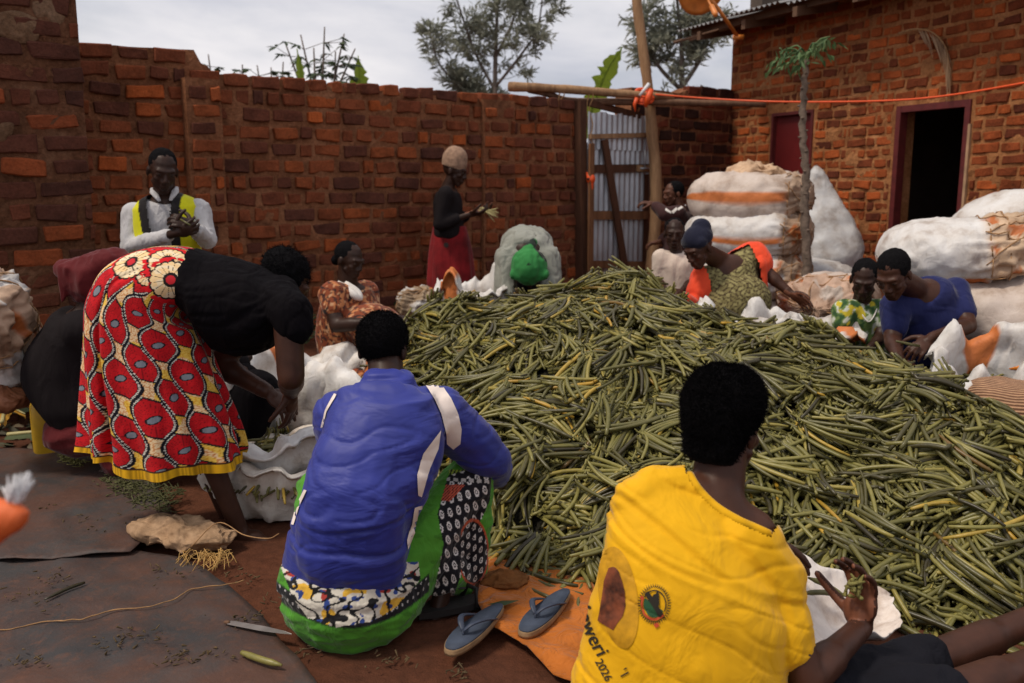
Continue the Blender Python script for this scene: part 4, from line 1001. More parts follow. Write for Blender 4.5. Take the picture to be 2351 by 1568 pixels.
# crumpled empty bag on top of the stack
def crumple(name, label, c, ax, ay, az, seed, col, amp=.05, f=7, cat='sack', n=56, fray=False, mat=None):
    off = V(seed, seed*2.1, -seed); vs = []; fs = []; cols = []; c = Vector(c); ax, ay, az = map(Vector, (ax, ay, az)); nd = (ax.length+ay.length+az.length)/3
    for i in range(n+1):
        th = math.pi*i/n
        for j in range(n*2):
            ph = math.pi*j/n; d = ax*math.sin(th)*math.cos(ph)+ay*math.sin(th)*math.sin(ph)+az*math.cos(th)
            p = c+d; k = amp*(ridged(p*f+off, 3)-.3)+amp*.8*fbm(p*3+off)
            p = p+d.normalized()*k+rv_noise(p, off, 11)*amp*.6; vs.append(p); q = noise.noise(p*9+off)
            cols.append(np.array(col)*(1+.25*q))
    m_ = 2*n
    for i in range(n):
        for j in range(m_):
            a = i*m_+j; b_ = i*m_+(j+1) % m_; fs.append((a, b_, b_+m_, a+m_))
    base = c.copy(); base.z = min(v.z for v in vs)
    o = obj(name, vs, fs, mat or M['sack'], None, base, cols=cols); tag(o, label, cat); return o
crumple('empty_sack', 'crumpled tan empty sack bunched on top of the sack stack', P(1738, 402, SY-.05), V(.19, -.05, -.02), V(0, .13, 0), V(.02, 0, .075), 3, (.58, .40, .26), .06, 8)
# sacks at the right edge
RY = 5.3
full_sack('full_sack', 'huge white sack with roped crumpled end lying behind the woman in blue T-shirt', P(2206, 578, RY), V(.95, -.30, .08), .47, .40, .20, 11, ((-.75, .18),), netfrom=.12, netcol=(.66, .48, .33), crum=1.1, res=1.3)
full_sack('full_sack', 'plain white sack peeping out above the huge roped one', P(2370, 525, RY+.55), V(.8, -.5, .22), .52, .34, .27, 12, (), net=0, strings=False)
full_sack('full_sack', 'plain dirty white sack under the huge roped one beside the house door', P(2330, 716, RY-.15), V(.85, -.5, .02), .56, .42, .25, 13, (), net=0, strings=False, body=PINK)
full_sack('full_sack', 'bottom white sack of the pile behind the woman in blue T-shirt', P(2230, 790, RY+.2), V(.9, -.3, 0), .62, .40, .24, 14, (), net=0, strings=False, body=PINK)
full_sack('full_sack', 'tan ribbed net sack lying beside the open white bags at the heap', P(2400, 962, 3.75), V(.6, -.75, -.05), .38, .19, .16, 15, (), net=0, strings=False, body=(.36, .19, .10), crum=.3, mat='ribbed')
crumple('leaf_litter_sack', 'brown bundle of dry leaves behind the open white bags', P(2345, 812, 4.55), V(.17, 0, 0), V(0, .15, 0), V(0, 0, .06), 8, (.23, .09, .04), .05, 12, 'bundle')
crumple('folded_sack', 'bright orange folded sack behind the open white bags', P(2362, 838, 4.35), V(.17, 0, 0), V(0, .12, 0), V(0, 0, .04), 9, (.80, .26, .02), .02, 6)
open_sack('open_sack', 'open white bag with orange band beside the heap under the woman in blue T-shirt', P(2232, 890, 4.35), .27, .24, .60, 21, 20, ((4.2, .18), (1.3, .25)), tilt=(24, -8), fill=.75, rim=.35, base_z=0.0, nb=30)
open_sack('open_sack', 'collapsed white bag with crumpled hem and orange band next to the ribbed net sack', P(2285, 975, 3.98), .30, .22, .46, 22, -15, ((4.0, .2),), tilt=(14, -8), fill=.6, rim=.4, base_z=0.0, nb=24, crease=1.4)
open_sack('open_sack', 'crumpled open white bag behind the heap crest before the red cardigan', P(1752, 790, 5.15), .40, .22, .62, 23, 0, ((5.6, .2),), tilt=(10, 4), fill=.6, rim=.3, nb=10, crease=1.6, beans=False)
# middle and left
open_sack('open_sack', 'open white bag with orange corner at the feet of the person in green headscarf', P(1092, 740, 6.35), .22, .2, .62, 24, 0, ((3.9, .35),), rim=.3, nb=12, beans=False, base_z=gz(-.2, 6.4)-.02)
full_sack('small_net_sack', 'small tan net sack by the wall next to the red skirt', P(957, 694, 6.9), V(.9, -.3, 0), .14, .12, .10, 25, (), netfrom=-1.1, netcol=(.46, .35, .24), crum=.8)
open_sack('open_sack', 'wide open white bag with orange blocks before the woman in orange print dress', P(722, 842, 4.95), .36, .32, .38, 26, 15, ((2.2, .16), (.35, .30), (4.9, .22)), tilt=(20, 5), fill=.50, rim=.36, nb=36, crease=1.3, out=.35, body=(.78, .77, .76))
open_sack('open_sack', 'white bag held open below the hands of the woman in print skirt', P(655, 985, 4.0), .30, .25, .47, 27, 0, ((5.6, .12), (.2, .10)), tilt=(20, 6), fill=.50, rim=.40, nb=22, crease=1.2, out=.30, body=(.78, .77, .76))
open_sack('open_sack', 'beige woven bag full of beans by the bare foot of the woman in print skirt', P(640, 1140, 3.78), .30, .20, .27, 28, -4, (), tilt=(6, 0), fill=.92, rim=.16, nb=34, body=(.80, .76, .70), crease=1.5, out=.20, flare=1.04)
full_sack('full_sack', 'white sack with tan crumpled mouth standing in front of the brick pier', P(-22, 770, 4.25), V(.10, -.35, .55), .32, .21, .19, 29, (), netfrom=-.2, netcol=(.60, .42, .30), crum=1.2, up=(1, 0, 0))
crumple('hessian_rag', 'brown rag dropped below the white sack at the brick pier', P(15, 915, 4.2), V(.10, 0, 0), V(0, .1, 0), V(0, 0, .05), 12, (.24, .09, .04), .04, 9, 'rag')
# ---------------------------------------------------------------- people: shared builders
def axes(fwd, up):
    f = Vector(fwd).normalized(); u = Vector(up); u = (u-f*u.dot(f)).normalized(); return f, u, f.cross(u)   # r = right hand side of the person
def head_prims(mb, c, fwd, up, s=1.0, child=False):
    f, u, r = axes(fwd, up); c = Vector(c); q = lambda a, b, d: c+(f*a+u*b+r*d)*s
    e = lambda p, x, y, z: mb.ell(p, r*x*s, f*y*s, u*z*s)
    e(q(-.012, .028, 0), .074, .095, .088)
    e(q(.030, -.035, 0), .057, .064, .074); e(q(.034, .008, 0), .064, .060, .058)
    mb.cap(q(.060, -.098, -.012), .020*s, q(.060, -.098, .012), .020*s)
    for d in (-1, 1):
        e(q(.060, -.024, d*.038), .022, .024, .020)
        mb.cap(q(.026, -.052, d*.050), .016*s, q(.050, -.092, d*.022), .017*s)
        e(q(-.012, -.012, d*.077), .010, .019, .031)
        e(q(.098, -.036, d*.013), .011, .012, .010)
        mb.cap(q(.078, .024, d*.042), .010*s, q(.088, .022, d*.012), .011*s)
        e(q(.074, .000, d*.033), .016, .013, .010)
    mb.cap(q(.088, .014, 0), .0085*s, q(.106, -.030, 0), .0125*s)
    mb.cap(q(.088, -.062, -.016), .0095*s, q(.088, -.062, .016), .0095*s); mb.cap(q(.086, -.076, -.013), .0105*s, q(.086, -.076, .013), .0105*s)
    mb.cap(q(.094, -.062, -.006), .008*s, q(.094, -.062, .006), .008*s)
def eye_prims(mb, c, fwd, up, s=1.0, white=True):
    f, u, r = axes(fwd, up); c = Vector(c)
    for d in (-1, 1):
        p = c+(f*.082+u*.003+r*d*.033)*s
        mb.ell(p, r*.0115*s, f*.0075*s, u*.0040*s, 10, 1)
        mb.ell(p+f*.0035*s-u*.0008*s, r*.0062*s, f*.0055*s, u*.0046*s, 8, 2)
        mb.cap(p+(u*.0055+f*.004-r*.013)*s, .0042*s, p+(u*.0055+f*.004+r*.013)*s, .0042*s, 6, 0)
def hand_prims(mb, w_, d, n, side, curl=.6, s=1.0, spread=.10, fan=None, thumb=.5):
    """wrist w_, pointing d, palm facing n; side +1/-1 tells on which side the thumb leaves"""
    d = Vector(d).normalized(); n = Vector(n); n = (n-d*n.dot(d)).normalized(); l = d.cross(n)*side; w_ = Vector(w_)
    mb.cap(w_, .024*s, w_+d*.03*s, .026*s)
    mb.ell(w_+d*.055*s, d*.052*s, l*.040*s, n*.017*s)
    mb.ell(w_+(d*.035+l*.022+n*.010)*s, d*.036*s, l*.020*s, n*.017*s)
    for i in range(4):
        o = (1.5-i); ln = (.078, .088, .082, .064)[i]*s; cu = curl if fan is None else fan[i]
        p = w_+d*(.092-.004*abs(o-.5))*s+l*o*.0205*s; ang = o*spread; dd = (d*math.cos(ang)+l*math.sin(ang)).normalized(); a = 0
        rad = (.0098, .0102, .0098, .0086)[i]*s
        for k, fr_ in enumerate((.44, .31, .25)):
            a += cu*(.55, .75, .5)[k]; e = p+(dd*math.cos(a)+n*math.sin(a))*ln*fr_; mb.cap(p, rad*(1-.08*k), e, rad*(.94-.10*k), 10); p = e
    p = w_+(d*.028+l*.036+n*.004)*s
    for k, ln in enumerate((.042, .034, .026)):
        dd = (d*(.62+.1*k)+l*(.75-.32*k*thumb*1.5)+n*(.25+.35*k*thumb)).normalized(); e = p+dd*ln*s; mb.cap(p, (.0135, .0115, .0105)[k]*s, e, (.0118, .0105, .0085)[k]*s, 10); p = e
def torso_prims(mb, J, k=1.0, grow=0.0, a=0.0, b=1.0, deep=1.0, belly=0.0):
    pts = [J['pel'], J.get('mid', (J['pel']+J['che'])/2), J['che'], J['nek']]; c = spline(pts, 25)
    hx = (J['hipr']-J['hipl']).normalized(); sx = (J['shr']-J['shl']); sw = sx.length/2; sx.normalize()
    st = [0, .14, .33, .52, .70, .84, .93, 1.0]; wx = [.135, .165, .150, .150, max(.155, sw*.86/k), max(.140, sw*.80/k), .098, .060]; wy = [.100, .125, .112+belly, .115+belly*.6, .118, .100, .082, .060]
    rings = []
    n0, n1 = int(a*24), int(b*24)
    for i in range(n0, n1+1):
        t = i/24; tg = (c[min(i+1, 24)]-c[max(i-1, 0)]).normalized(); x = hx.lerp(sx, t); x = (x-tg*x.dot(tg)).normalized(); y = x.cross(tg)
        rx = (float(np.interp(t, st, wx))*k+grow); ry = (float(np.interp(t, st, wy))*k*deep+grow)
        rings.append([c[i]+x*rx*math.copysign(abs(math.cos(q))**.85, math.cos(q))+y*ry*math.copysign(abs(math.sin(q))**.9, math.sin(q)) for q in [2*math.pi*j/20 for j in range(20)]])
    e0 = (rings[0], -1); tg0 = (c[n0+1]-c[n0]).normalized(); ce = c[n0]
    rings.insert(0, [ce+(v-ce)*.6-tg0*.045*k for v in rings[0]])
    mb.loftrings(rings)
    return c
def limb_caps(mb, a, b, c, ra, rb, rc, g=0.0, bulge=1.0):
    mb.cap(a, ra+g, b, rb+g); mb.cap(b, rb*.97+g, c, rc+g)
    m_ = b+(c-b)*.28; mb.cap(b+(c-b)*.12, rb*1.0*bulge+g, m_+(c-b)*.12, rb*.98*bulge+g)
def legs_auto(J, pose, f, gz0):
    f = Vector(f); f.z = 0; f.normalize(); r = V(f.y, -f.x, 0); p = J['pel']
    for s_, q in ((1, 'r'), (-1, 'l')):
        J.setdefault('hip'+q, p+r*s_*.085-V(0, 0, .03)); h = J['hip'+q]
        if pose == 'stand': kn = V(h.x, h.y, gz0+(h.z-gz0)*.53)+f*.03; an = V(h.x, h.y, gz0+.07); toe = an+f*.15-V(0, 0, .045)
        elif pose == 'kneel': kn = V(h.x, h.y, gz0+.07)+f*.26+r*s_*.06; an = V(h.x, h.y, gz0+.06)-f*.14; toe = an-f*.08-V(0, 0, .02)
        elif pose == 'sit': kn = V(h.x, h.y, gz0+.24)+f*.34+r*s_*.20; an = V(h.x, h.y, gz0+.07)+f*.36-r*s_*.10; toe = an+f*.10+r*s_*.06
        else: kn = h+f*.40+V(0, 0, .18)+r*s_*.08; an = V(h.x, h.y, gz0+.07)+f*.13; toe = an+f*.15-V(0, 0, .045)
        J.setdefault('kn'+q, kn); J.setdefault('an'+q, an); J.setdefault('toe'+q, toe)
def person(name, label, J, fwd, up, f_leg, pose, ground, k=1.0, hs_=1.0, skin='skin', voxel=.011, hv=.0065, hands=(), eyes=True, headsm=2, legk=1.0, armk=1.0, deep=1.0, neckr=.052, belly=0.0, group=None, tk=1.0, extra=()):
    """one continuous body; J: pel che nek head shl shr ell elr wrl wrr (+ legs)"""
    legs_auto(J, pose, f_leg, ground)
    mb = MB(); torso_prims(mb, J, k*tk, deep=deep, belly=belly)
    for q in 'lr':
        mb.cap(J['che'].lerp(J['sh'+q], .55), .075*k*tk, J['sh'+q], .058*k*armk*(.5+.5*tk))
        limb_caps(mb, J['sh'+q], J['el'+q], J['wr'+q], .056*k*armk*(.5+.5*tk), .041*k*armk, .0265*k*armk)
        limb_caps(mb, J['hip'+q], J['kn'+q], J['an'+q], .092*k*legk, .060*k*legk, .040*k*legk, bulge=1.02)
        a, t = J['an'+q], J['toe'+q]; fd = (t-a); hl = a-fd*.35; hl.z = t.z+.002
        mb.cap(hl, .030*k, a+fd*.45, .034*k); mb.cap(a+fd*.45-V(0, 0, .012), .030*k, t, .020*k)
    for q in extra: mb.cap(*q)
    mb.cap(J['nek']-(J['head']-J['nek'])*.2, (neckr+.012)*k, J['nek'].lerp(J['head'], .8), neckr*k)
    f, u, r = axes(fwd, up)
    vs, fs, _ = remesh(mb, voxel, 4); vs = list(map(Vector, vs)); fm = [0]*len(fs)
    def join(v2, f2, mi=0):
        b = len(vs); vs.extend(Vector(v) for v in v2); fs.extend(tuple(i+b for i in q) for q in f2); fm.extend([mi]*len(f2) if isinstance(mi, int) else mi)
    hb = MB(); head_prims(hb, J['head'], f, u, hs_); hb.cap(J['head']-(u*.03+f*.01)*hs_, neckr*k*.96, J['nek'].lerp(J['head'], .3), neckr*k)
    join(*remesh(hb, hv*hs_, headsm)[:2])
    if eyes: eb = MB(); eye_prims(eb, J['head'], f, u, hs_); join(eb.v, eb.f, eb.m)
    for (q, d, n, sd_, kw) in hands:
        hm = MB(); hand_prims(hm, J['wr'+q], d, n, sd_, **kw); hm.cap(J['wr'+q].lerp(J['el'+q], .12), .0285*k*armk, J['wr'+q], .0255*k*armk)
        hv_, hf_, hn_ = remesh(hm, .0045, 2); nn = Vector(n).normalized(); join(hv_, hf_, [3 if sum(Vector(hn_[i]).dot(nn) for i in q2)/len(q2) > .55 else 0 for q2 in hf_])
    base = V(J['pel'].x, J['pel'].y, ground)
    o = obj(name, vs, fs, [M[skin], M['eye'], M['iris'], M['palm']], None, base, fm=fm); tag(o, label, 'person', group); return o
def garment(name, mb, voxel, mat, parent, smooth=5, fold=.012, ff=7.0, stretch=(1, 1, .4), drop=None, colf=None, seed=0, label=None, ridge=0.0, crease=0.0, turn=None):
    vs, fs, nr = remesh(mb, voxel, smooth); off = V(seed*3.3, seed, seed*1.7); out_ = []
    for v, n in zip(vs, nr):
        p = Vector(v) if turn is None else turn @ Vector(v)
        p = Vector((p[0]*stretch[0], p[1]*stretch[1], p[2]*stretch[2]))*ff+off
        d = fold*(noise.noise(p)+.5*noise.noise(p*2.1))
        if ridge: d += ridge*(ridged(p*1.3, 2)-.5)
        if crease:
            w3 = V(noise.noise(p*.6+V(3, 0, 0)), noise.noise(p*.6+V(0, 3, 0)), noise.noise(p*.6+V(0, 0, 3)))*.9; n1 = noise.noise(p*1.0+w3); n2 = noise.noise(p*1.9+w3+V(4, 4, 4))
            d += crease*(.5*math.exp(-((n1-.09)/.09)**2)-max(0, 1-abs(n1+.02)/.11))*max(0, min(1, .6+noise.noise(p*.35)*2))-crease*.5*max(0, 1-abs(n2)/.10)
        out_.append(Vector(v)+Vector(n)*d)
    if drop is not None: fs = [f for f in fs if not drop(sum((out_[i] for i in f), Vector())/len(f))]
    cols = None
    if colf is not None: cols = np.array([colf(v, Vector(n)) for v, n in zip(out_, nr)])
    o = obj(name, out_, fs, mat, parent, cols=cols)
    if label: o['label'] = label
    return o
def top_prims(J, k=1.0, g=.014, sleeve=.5, a=.05, b=.93, deep=1.0, armk=1.0, sg=None, belly=0.0):
    """sleeve 0..1 = part of the upper arm, 1..2 = on down the forearm"""
    mb = MB(); torso_prims(mb, J, k, g, a, b, deep, belly); sg = g if sg is None else sg
    for q in 'lr':
        s_, e, w_ = J['sh'+q], J['el'+q], J['wr'+q]
        mb.cap(J['che'].lerp(s_, .5), .080*k+g, s_, .060*k*armk+sg)
        if sleeve <= 0: continue
        t = min(1, sleeve); mb.cap(s_, .059*k*armk+sg, s_.lerp(e, t), (.056-.014*t)*k*armk+sg*1.1)
        if sleeve > 1: t = sleeve-1; mb.cap(e, .044*k*armk+sg, e.lerp(w_, t), (.042-.013*t)*k*armk+sg)
    return mb
def legs_prims(J, k=1.0, g=.016, cuff=.92, waist=True):
    mb = MB()
    for q in 'lr':
        h, kn, an = J['hip'+q], J['kn'+q], J['an'+q]; mb.cap(h, .095*k+g, kn, .064*k+g); mb.cap(kn, .063*k+g, kn.lerp(an, cuff), .045*k+g)
    if waist: torso_prims(mb, J, k, g*.8, 0, .36)
    return mb
def skirt_prims(J, k=1.0, g=.02, length=.8, flare=.05, waist=.35):
    mb = MB(); pts = [[], []]
    for i, q in enumerate('lr'):
        h, kn, an = J['hip'+q], J['kn'+q], J['an'+q]; e = kn.lerp(an, max(0, (length-.5)*2)) if length > .5 else h.lerp(kn, length*2)
        mb.cap(h, .10*k+g, kn, .085*k+g+flare*.5); pts[i] = [h, kn, e]
        if length > .5: mb.cap(kn, .08*k+g+flare*.5, e, .065*k+g+flare)
    for t in (.25, .5, .75):
        for s_ in range(2 if length > .5 else 1):
            a, b = pts[0][s_].lerp(pts[0][s_+1], t), pts[1][s_].lerp(pts[1][s_+1], t); mb.cap(a, .075*k+g+flare*.5, b, .075*k+g+flare*.5)
    torso_prims(mb, J, k, g, 0, waist); return mb
def hair_cap(parent, c, fwd, up, s=1.0, size=(.082, .097, .092), shift=(-.022, .034), n=.004, mat='hair', name='hair', extra=None, voxel=.008, cut=None, ff=60, label=None):
    f, u, r = axes(fwd, up); c = Vector(c); mb = MB(); mb.ell(c+(f*shift[0]+u*shift[1])*s, r*size[0]*s, f*size[1]*s, u*size[2]*s, 22)
    if extra: extra(mb, c, f, u, r)
    vs, fs, nr = remesh(mb, voxel*s, 2); vs = [Vector(v)+Vector(q)*n*(noise.noise(Vector(v)*ff)+.6*noise.noise(Vector(v)*ff*2.3)) for v, q in zip(vs, nr)]
    if cut is not None: fs = [q for q in fs if not cut((sum((vs[i] for i in q), Vector())/len(q)-c), f, u, r)]
    o = obj(name, vs, fs, M[mat] if isinstance(mat, str) else mat, parent)
    if label: o['label'] = label
    return o, vs, nr
def fuzz(parent, vs, nr, n, l0, l1, w_=.0009, seed=1, where=None):
    """short frizzy strands standing off the hair"""
    r = random.Random(seed); V_ = []; F_ = []; idx = [i for i in range(len(vs)) if where is None or where(vs[i])]
    for k in range(n):
        i = r.choice(idx); p = vs[i]+rv(r, .004); d = (Vector(nr[i])+rv(r, .75)).normalized(); l = r.uniform(l0, l1); s_ = d.orthogonal().normalized()*w_; b = len(V_)
        m_ = p+d*l*.5+rv(r, l*.22); e = p+d*l+rv(r, l*.3)
        V_ += [p+s_, p-s_, m_+s_*.8, m_-s_*.8, e]; F_ += [(b, b+1, b+3, b+2), (b+2, b+3, b+4)]
    return obj('hair_fuzz', V_, F_, M['strand'], parent, smooth=False)
def bvh_of(o):
    me = o.data; b = root_base(o) if o.parent else Vector(o.location)
    return BVHTree.FromPolygons([v.co+b for v in me.vertices], [tuple(p.vertices) for p in me.polygons])
def decal(name, target, polys, mat, parent, lift=.003, cuts=None, maxe=10.0):
    """flat print: outlines given in working pixels, laid onto the surface they cover as a thin skin"""
    tree = bvh_of(target); V_ = []; F_ = []; p0 = Vector((0, 0, CAMH))
    for poly in polys:
        bm = bmesh.new(); vv = [bm.verts.new((x, y, 0)) for x, y in poly]
        es = [bm.edges.new((vv[i], vv[(i+1) % len(vv)])) for i in range(len(vv))]
        bmesh.ops.triangle_fill(bm, use_beauty=True, edges=es)
        for it in range(7):
            long_ = [e for e in bm.edges if e.calc_length() > maxe]
            if not long_: break
            bmesh.ops.subdivide_edges(bm, edges=long_, cuts=1, use_grid_fill=False); bmesh.ops.triangulate(bm, faces=[f for f in bm.faces if len(f.verts) > 3])
        bm.verts.index_update(); ok = {}; b = len(V_)
        for v in bm.verts:
            d = ray(v.co.x, v.co.y).normalized(); hit = tree.ray_cast(p0, d)
            if hit[0] is None: continue
            n = hit[1]
            if n.dot(d) > 0: n = -n
            ok[v.index] = len(V_); V_.append(hit[0]+n*lift)
        for f in bm.faces:
            if all(v.index in ok for v in f.verts):
                q = [ok[v.index] for v in f.verts]
                if max((V_[q[i]]-V_[q[i-1]]).length for i in range(3)) < .08: F_.append(tuple(q))
        bm.free()
    if not F_: return None
    return obj(name, V_, F_, mat, parent)
def text_polys(txt, size, cx, cy, ang=0.0, res=3, curve=None, bold=0.0):
    """outlines of a word as filled triangles in working pixels"""
    cu = bpy.data.curves.new('t', 'FONT'); cu.body = txt; cu.size = 1.0; cu.align_x = 'CENTER'; cu.align_y = 'CENTER'; cu.resolution_u = res; cu.offset = bold
    o = bpy.data.objects.new('t', cu); COL.objects.link(o); dg = bpy.context.evaluated_depsgraph_get(); me = o.evaluated_get(dg).to_mesh()
    vs = [v.co.copy() for v in me.vertices]; fs = [tuple(p.vertices) for p in me.polygons]; o.evaluated_get(dg).to_mesh_clear(); bpy.data.objects.remove(o); bpy.data.curves.remove(cu)
    ca, sa = math.cos(R(ang)), math.sin(R(ang)); pts = []
    for v in vs:
        x, y = v.x*size, -v.y*size
        if curve: y += curve*x*x
        pts.append((cx+x*ca-y*sa, cy+x*sa+y*ca))
    return [[pts[i] for i in f] for f in fs]
# ---------------------------------------------------------------- people at the back of the yard
M['shirt_stripe'] = cloth('pale_striped_shirt', (.50, .49, .50), fold=.7, fscale=16); M['black_cloth'] = cloth('black_cloth', (.0042, .0032, .0044), fold=.7, spec=.07, sheen=0, crease=.5); M['charcoal'] = cloth('charcoal_jersey', (.014, .011, .012), sheen=0, spec=.08)
M['hivis'] = cloth('attr_cloth', (1, 1, 1), attr=True, fold=.5); M['attr_cloth'] = M['hivis']; M['attr_fine'] = cloth('attr_fine_cloth', (1, 1, 1), attr=True, fold=.35, fscale=14, var=.08, sheen=.05)
M['dark_trouser'] = cloth('dark_trousers', (.018, .016, .02)); M['maroon'] = cloth('maroon_wrap', (.10, .010, .012)); M['red_skirt'] = cloth('red_skirt', (.20, .009, .012), var=.75, fscale=8, stretch=(1, 1, .12), fold=1.0)
M['grey_shirt'] = cloth('grey_green_shirt', (.27, .275, .24), fold=1.0, fscale=8, crease=.7); M['green_scarf'] = cloth('green_scarf', (.04, .22, .06), fold=1.0, fscale=18, var=.35); M['cream'] = cloth('cream_shirt', (.62, .51, .43)); M['navy'] = cloth('navy_tshirt', (.014, .018, .082), fold=.5); M['navy_cap'] = cloth('navy_cap', (.012, .013, .03))
M['coral'] = cloth('coral_cardigan', (.78, .075, .028), fold=.5); M['brown_knit'] = plain('beige_knit', (.32, .20, .135), .95, .35, 40, .9, 120, .006); M['jacket_dark'] = cloth('dark_maroon_jacket', (.045, .018, .018)); M['white_trim'] = plain('white_trim', (.7, .66, .62), .7, .1, bmp=0); M['denim'] = cloth('denim', (.05, .07, .12)); M['sandal'] = plain('dark_rubber', (.02, .018, .018), .6, .2, 20, .3, 60)
# 1 man in the yellow vest
def vest_man():
    Y = 5.15; J = dict(head=P(374, 392, Y-.03), nek=P(378, 446, Y+.03), che=P(382, 515, Y+.05), pel=P(392, 712, Y+.08), shl=P(456, 482, Y+.07), shr=P(304, 490, Y+.02),
        ell=P(476, 552, Y-.0), elr=P(298, 566, Y-.04), wrl=P(446, 524, Y-.24), wrr=P(400, 536, Y-.26))
    fw = V(.46, -.82, -.34); up = V(.06, .05, 1)
    o = person('person', 'man in yellow and black safety vest over pale shirt standing at the wall', J, fw, up, V(.3, -.9, 0), 'stand', gz(-2, 5.2), 1.0, 1.0, 'skin_deep', hands=(('l', V(-.55, -.25, .30), V(-.5, .5, -.3), -1, dict(curl=.95)), ('r', V(.75, -.1, .22), V(.3, .5, .3), 1, dict(curl=1.0))), tk=.85, neckr=.056, armk=.9)
    garment('shirt', top_prims(J, .92, .012, 1.85, sg=.012, armk=1.0), .0105, M['shirt_stripe'], o, fold=.008, ff=9, crease=.010)
    hair_cap(o, J['head'], fw, up, 1.0, (.077, .096, .085), (-.024, .037), .002, cut=lambda p, f, u, r: (p.dot(f) > .035 and p.dot(u) < .088) or p.dot(u) < -.03)
    c0 = J['che']; rt = (J['shr']-J['shl']).normalized(); ft = V(.35, -.93, 0); vp = MB(); rings = []
    for (y, hw_, dp) in ((444, .085, .085), (456, .150, .115), (476, .192, .140), (510, .190, .155), (560, .182, .160), (610, .180, .160), (650, .180, .158)):
        c = P(381+(y-450)*.05, y, Y+.045); rings.append([c+rt*hw_*math.copysign(abs(math.cos(a))**.8, math.cos(a))+V(rt.y, -rt.x, 0)*-dp*math.sin(a) for a in [2*math.pi*j/28 for j in range(28)]])
    vp.loftrings(rings)
    def lat(p): return (p-c0).dot(rt)
    def wd(p): return .050+.10*max(0, p.z-c0.z+.05)
    def colf(p, n):
        a = abs(lat(p))-wd(p); return (.012, .010, .011) if a < .050  else (.62, .60, .012)
    garment('safety_vest', vp, .009, M['attr_cloth'], o, fold=.006, smooth=3, drop=lambda p: ((p-c0).dot(ft) > 0 and abs(lat(p)) < wd(p)) or (p-J['nek']).length < .10 and p.z > J['nek'].z+.01, colf=colf)
    mb = MB(); n0 = J['nek']
    for s_ in (-1, 1):
        mb.tube([n0-ft*-.0+rt*s_*.062+V(0, 0, .035), n0+ft*.060+rt*s_*.058+V(0, 0, .012), n0+ft*.105+rt*s_*.030+V(0, 0, -.035)], [.016, .022, .010], 8, flat=.45)
    mb.build('collar', M['shirt_stripe'], o)
    garment('trousers', legs_prims(J, 1.0), .014, M['dark_trouser'], o)
    mb = MB()
    for k in range(3):
        p = P(391+k*2, 486+k*24, Y-.12); mb.ell(p, V(.006, 0, 0), V(0, .006, 0), V(0, 0, .006), 8)
    mb.build('button', M['iris'], o)
    mb = MB(); a = J['wrl']+V(-.05, -.06, .05); mb.tube([a, a+V(.06, -.03, -.03)], .005, 6); t = mb.build('bean', M['bean'], None, a); tag(t, 'bean held between the fingers of the man in safety vest', 'bean')
vest_man()
# 8 woman in knitted hat
def hat_woman():
    Y = 7.45; g = gz(-.5, Y); J = dict(head=P(1043, 392, Y), nek=P(1028, 430, Y+.02), che=P(1027, 470, Y+.02), pel=P(1032, 555, Y+.02), shl=P(1034, 446, Y+.17), shr=P(1022, 446, Y-.15),
        ell=P(1040, 510, Y+.18), elr=P(1008, 515, Y-.17), wrl=P(1090, 487, Y+.05), wrr=P(1078, 492, Y-.16))
    fw = V(.93, -.22, -.28)
    o = person('person', 'woman in beige knitted hat, black sweater and red skirt standing by the wall', J, fw, V(.1, 0, 1), V(1, -.2, 0), 'stand', g, .90, 1.0, 'skin_deep', hands=(('r', V(.9, 0, .1), V(0, .3, 1), 1, dict(curl=.7)), ('l', V(.95, -.2, .1), V(0, -.3, 1), -1, dict(curl=.7))))
    garment('sweater', top_prims(J, .92, .014, 1.55, a=.12), .012, M['charcoal'], o, fold=.008)
    c = J['pel']; rings = []; lo = P(1036, 706, Y).z
    for i in range(26):
        t = i/25; z = c.z+.13+(lo-c.z-.13)*t; rr = .135+.055*t+.03*math.sin(min(1, t*2.5)*math.pi*.5)
        rings.append([V(c.x+.01*t+math.cos(a)*(rr+.012*t*math.sin(9*a+1.2*math.sin(3*t)))*1.0, c.y+math.sin(a)*(rr+.012*t*math.sin(9*a))*.95, z) for a in [2*math.pi*j/90 for j in range(90)]])
    mb = MB(); mb.loftrings(rings); mb.build('skirt', M['red_skirt'], o)
    f, u, r = axes(fw, V(.1, 0, 1)); mb = MB(); h = J['head']; mb.ell(h+u*.085-f*.022, r*.094, f*.106, u*.115, 20); mb.cap(h+u*.055-f*.03-r*.0, .092, h+u*.06-f*.005, .094)
    garment('knitted_hat', mb, .008, M['brown_knit'], o, fold=.004, ff=22, drop=lambda p: (p-h).dot(u) < .022)
    b = MB(); rr_ = random.Random(4)
    for k in range(9):
        s0 = J['wrl']+V(.09, -.05, .01)+rv(rr_, .015); d = V(rr_.uniform(.4, 1), rr_.uniform(-.4, .2), rr_.uniform(-.6, .5)).normalized(); b.tube(spline([s0-d*.05, s0+d*.03, s0+d*.10-V(0, 0, .012)], 6), [.005, .006, .006, .006, .005, .003], 6)
    t = b.build('vanilla_bean_handful', M['pale_bean'], None, J['wrl']); tag(t, 'handful of pale vanilla beans held by the woman in knitted hat', 'vanilla beans')
M['pale_bean'] = plain('pale_bean', (.42, .36, .16), .5, .2, 30)
hat_woman()
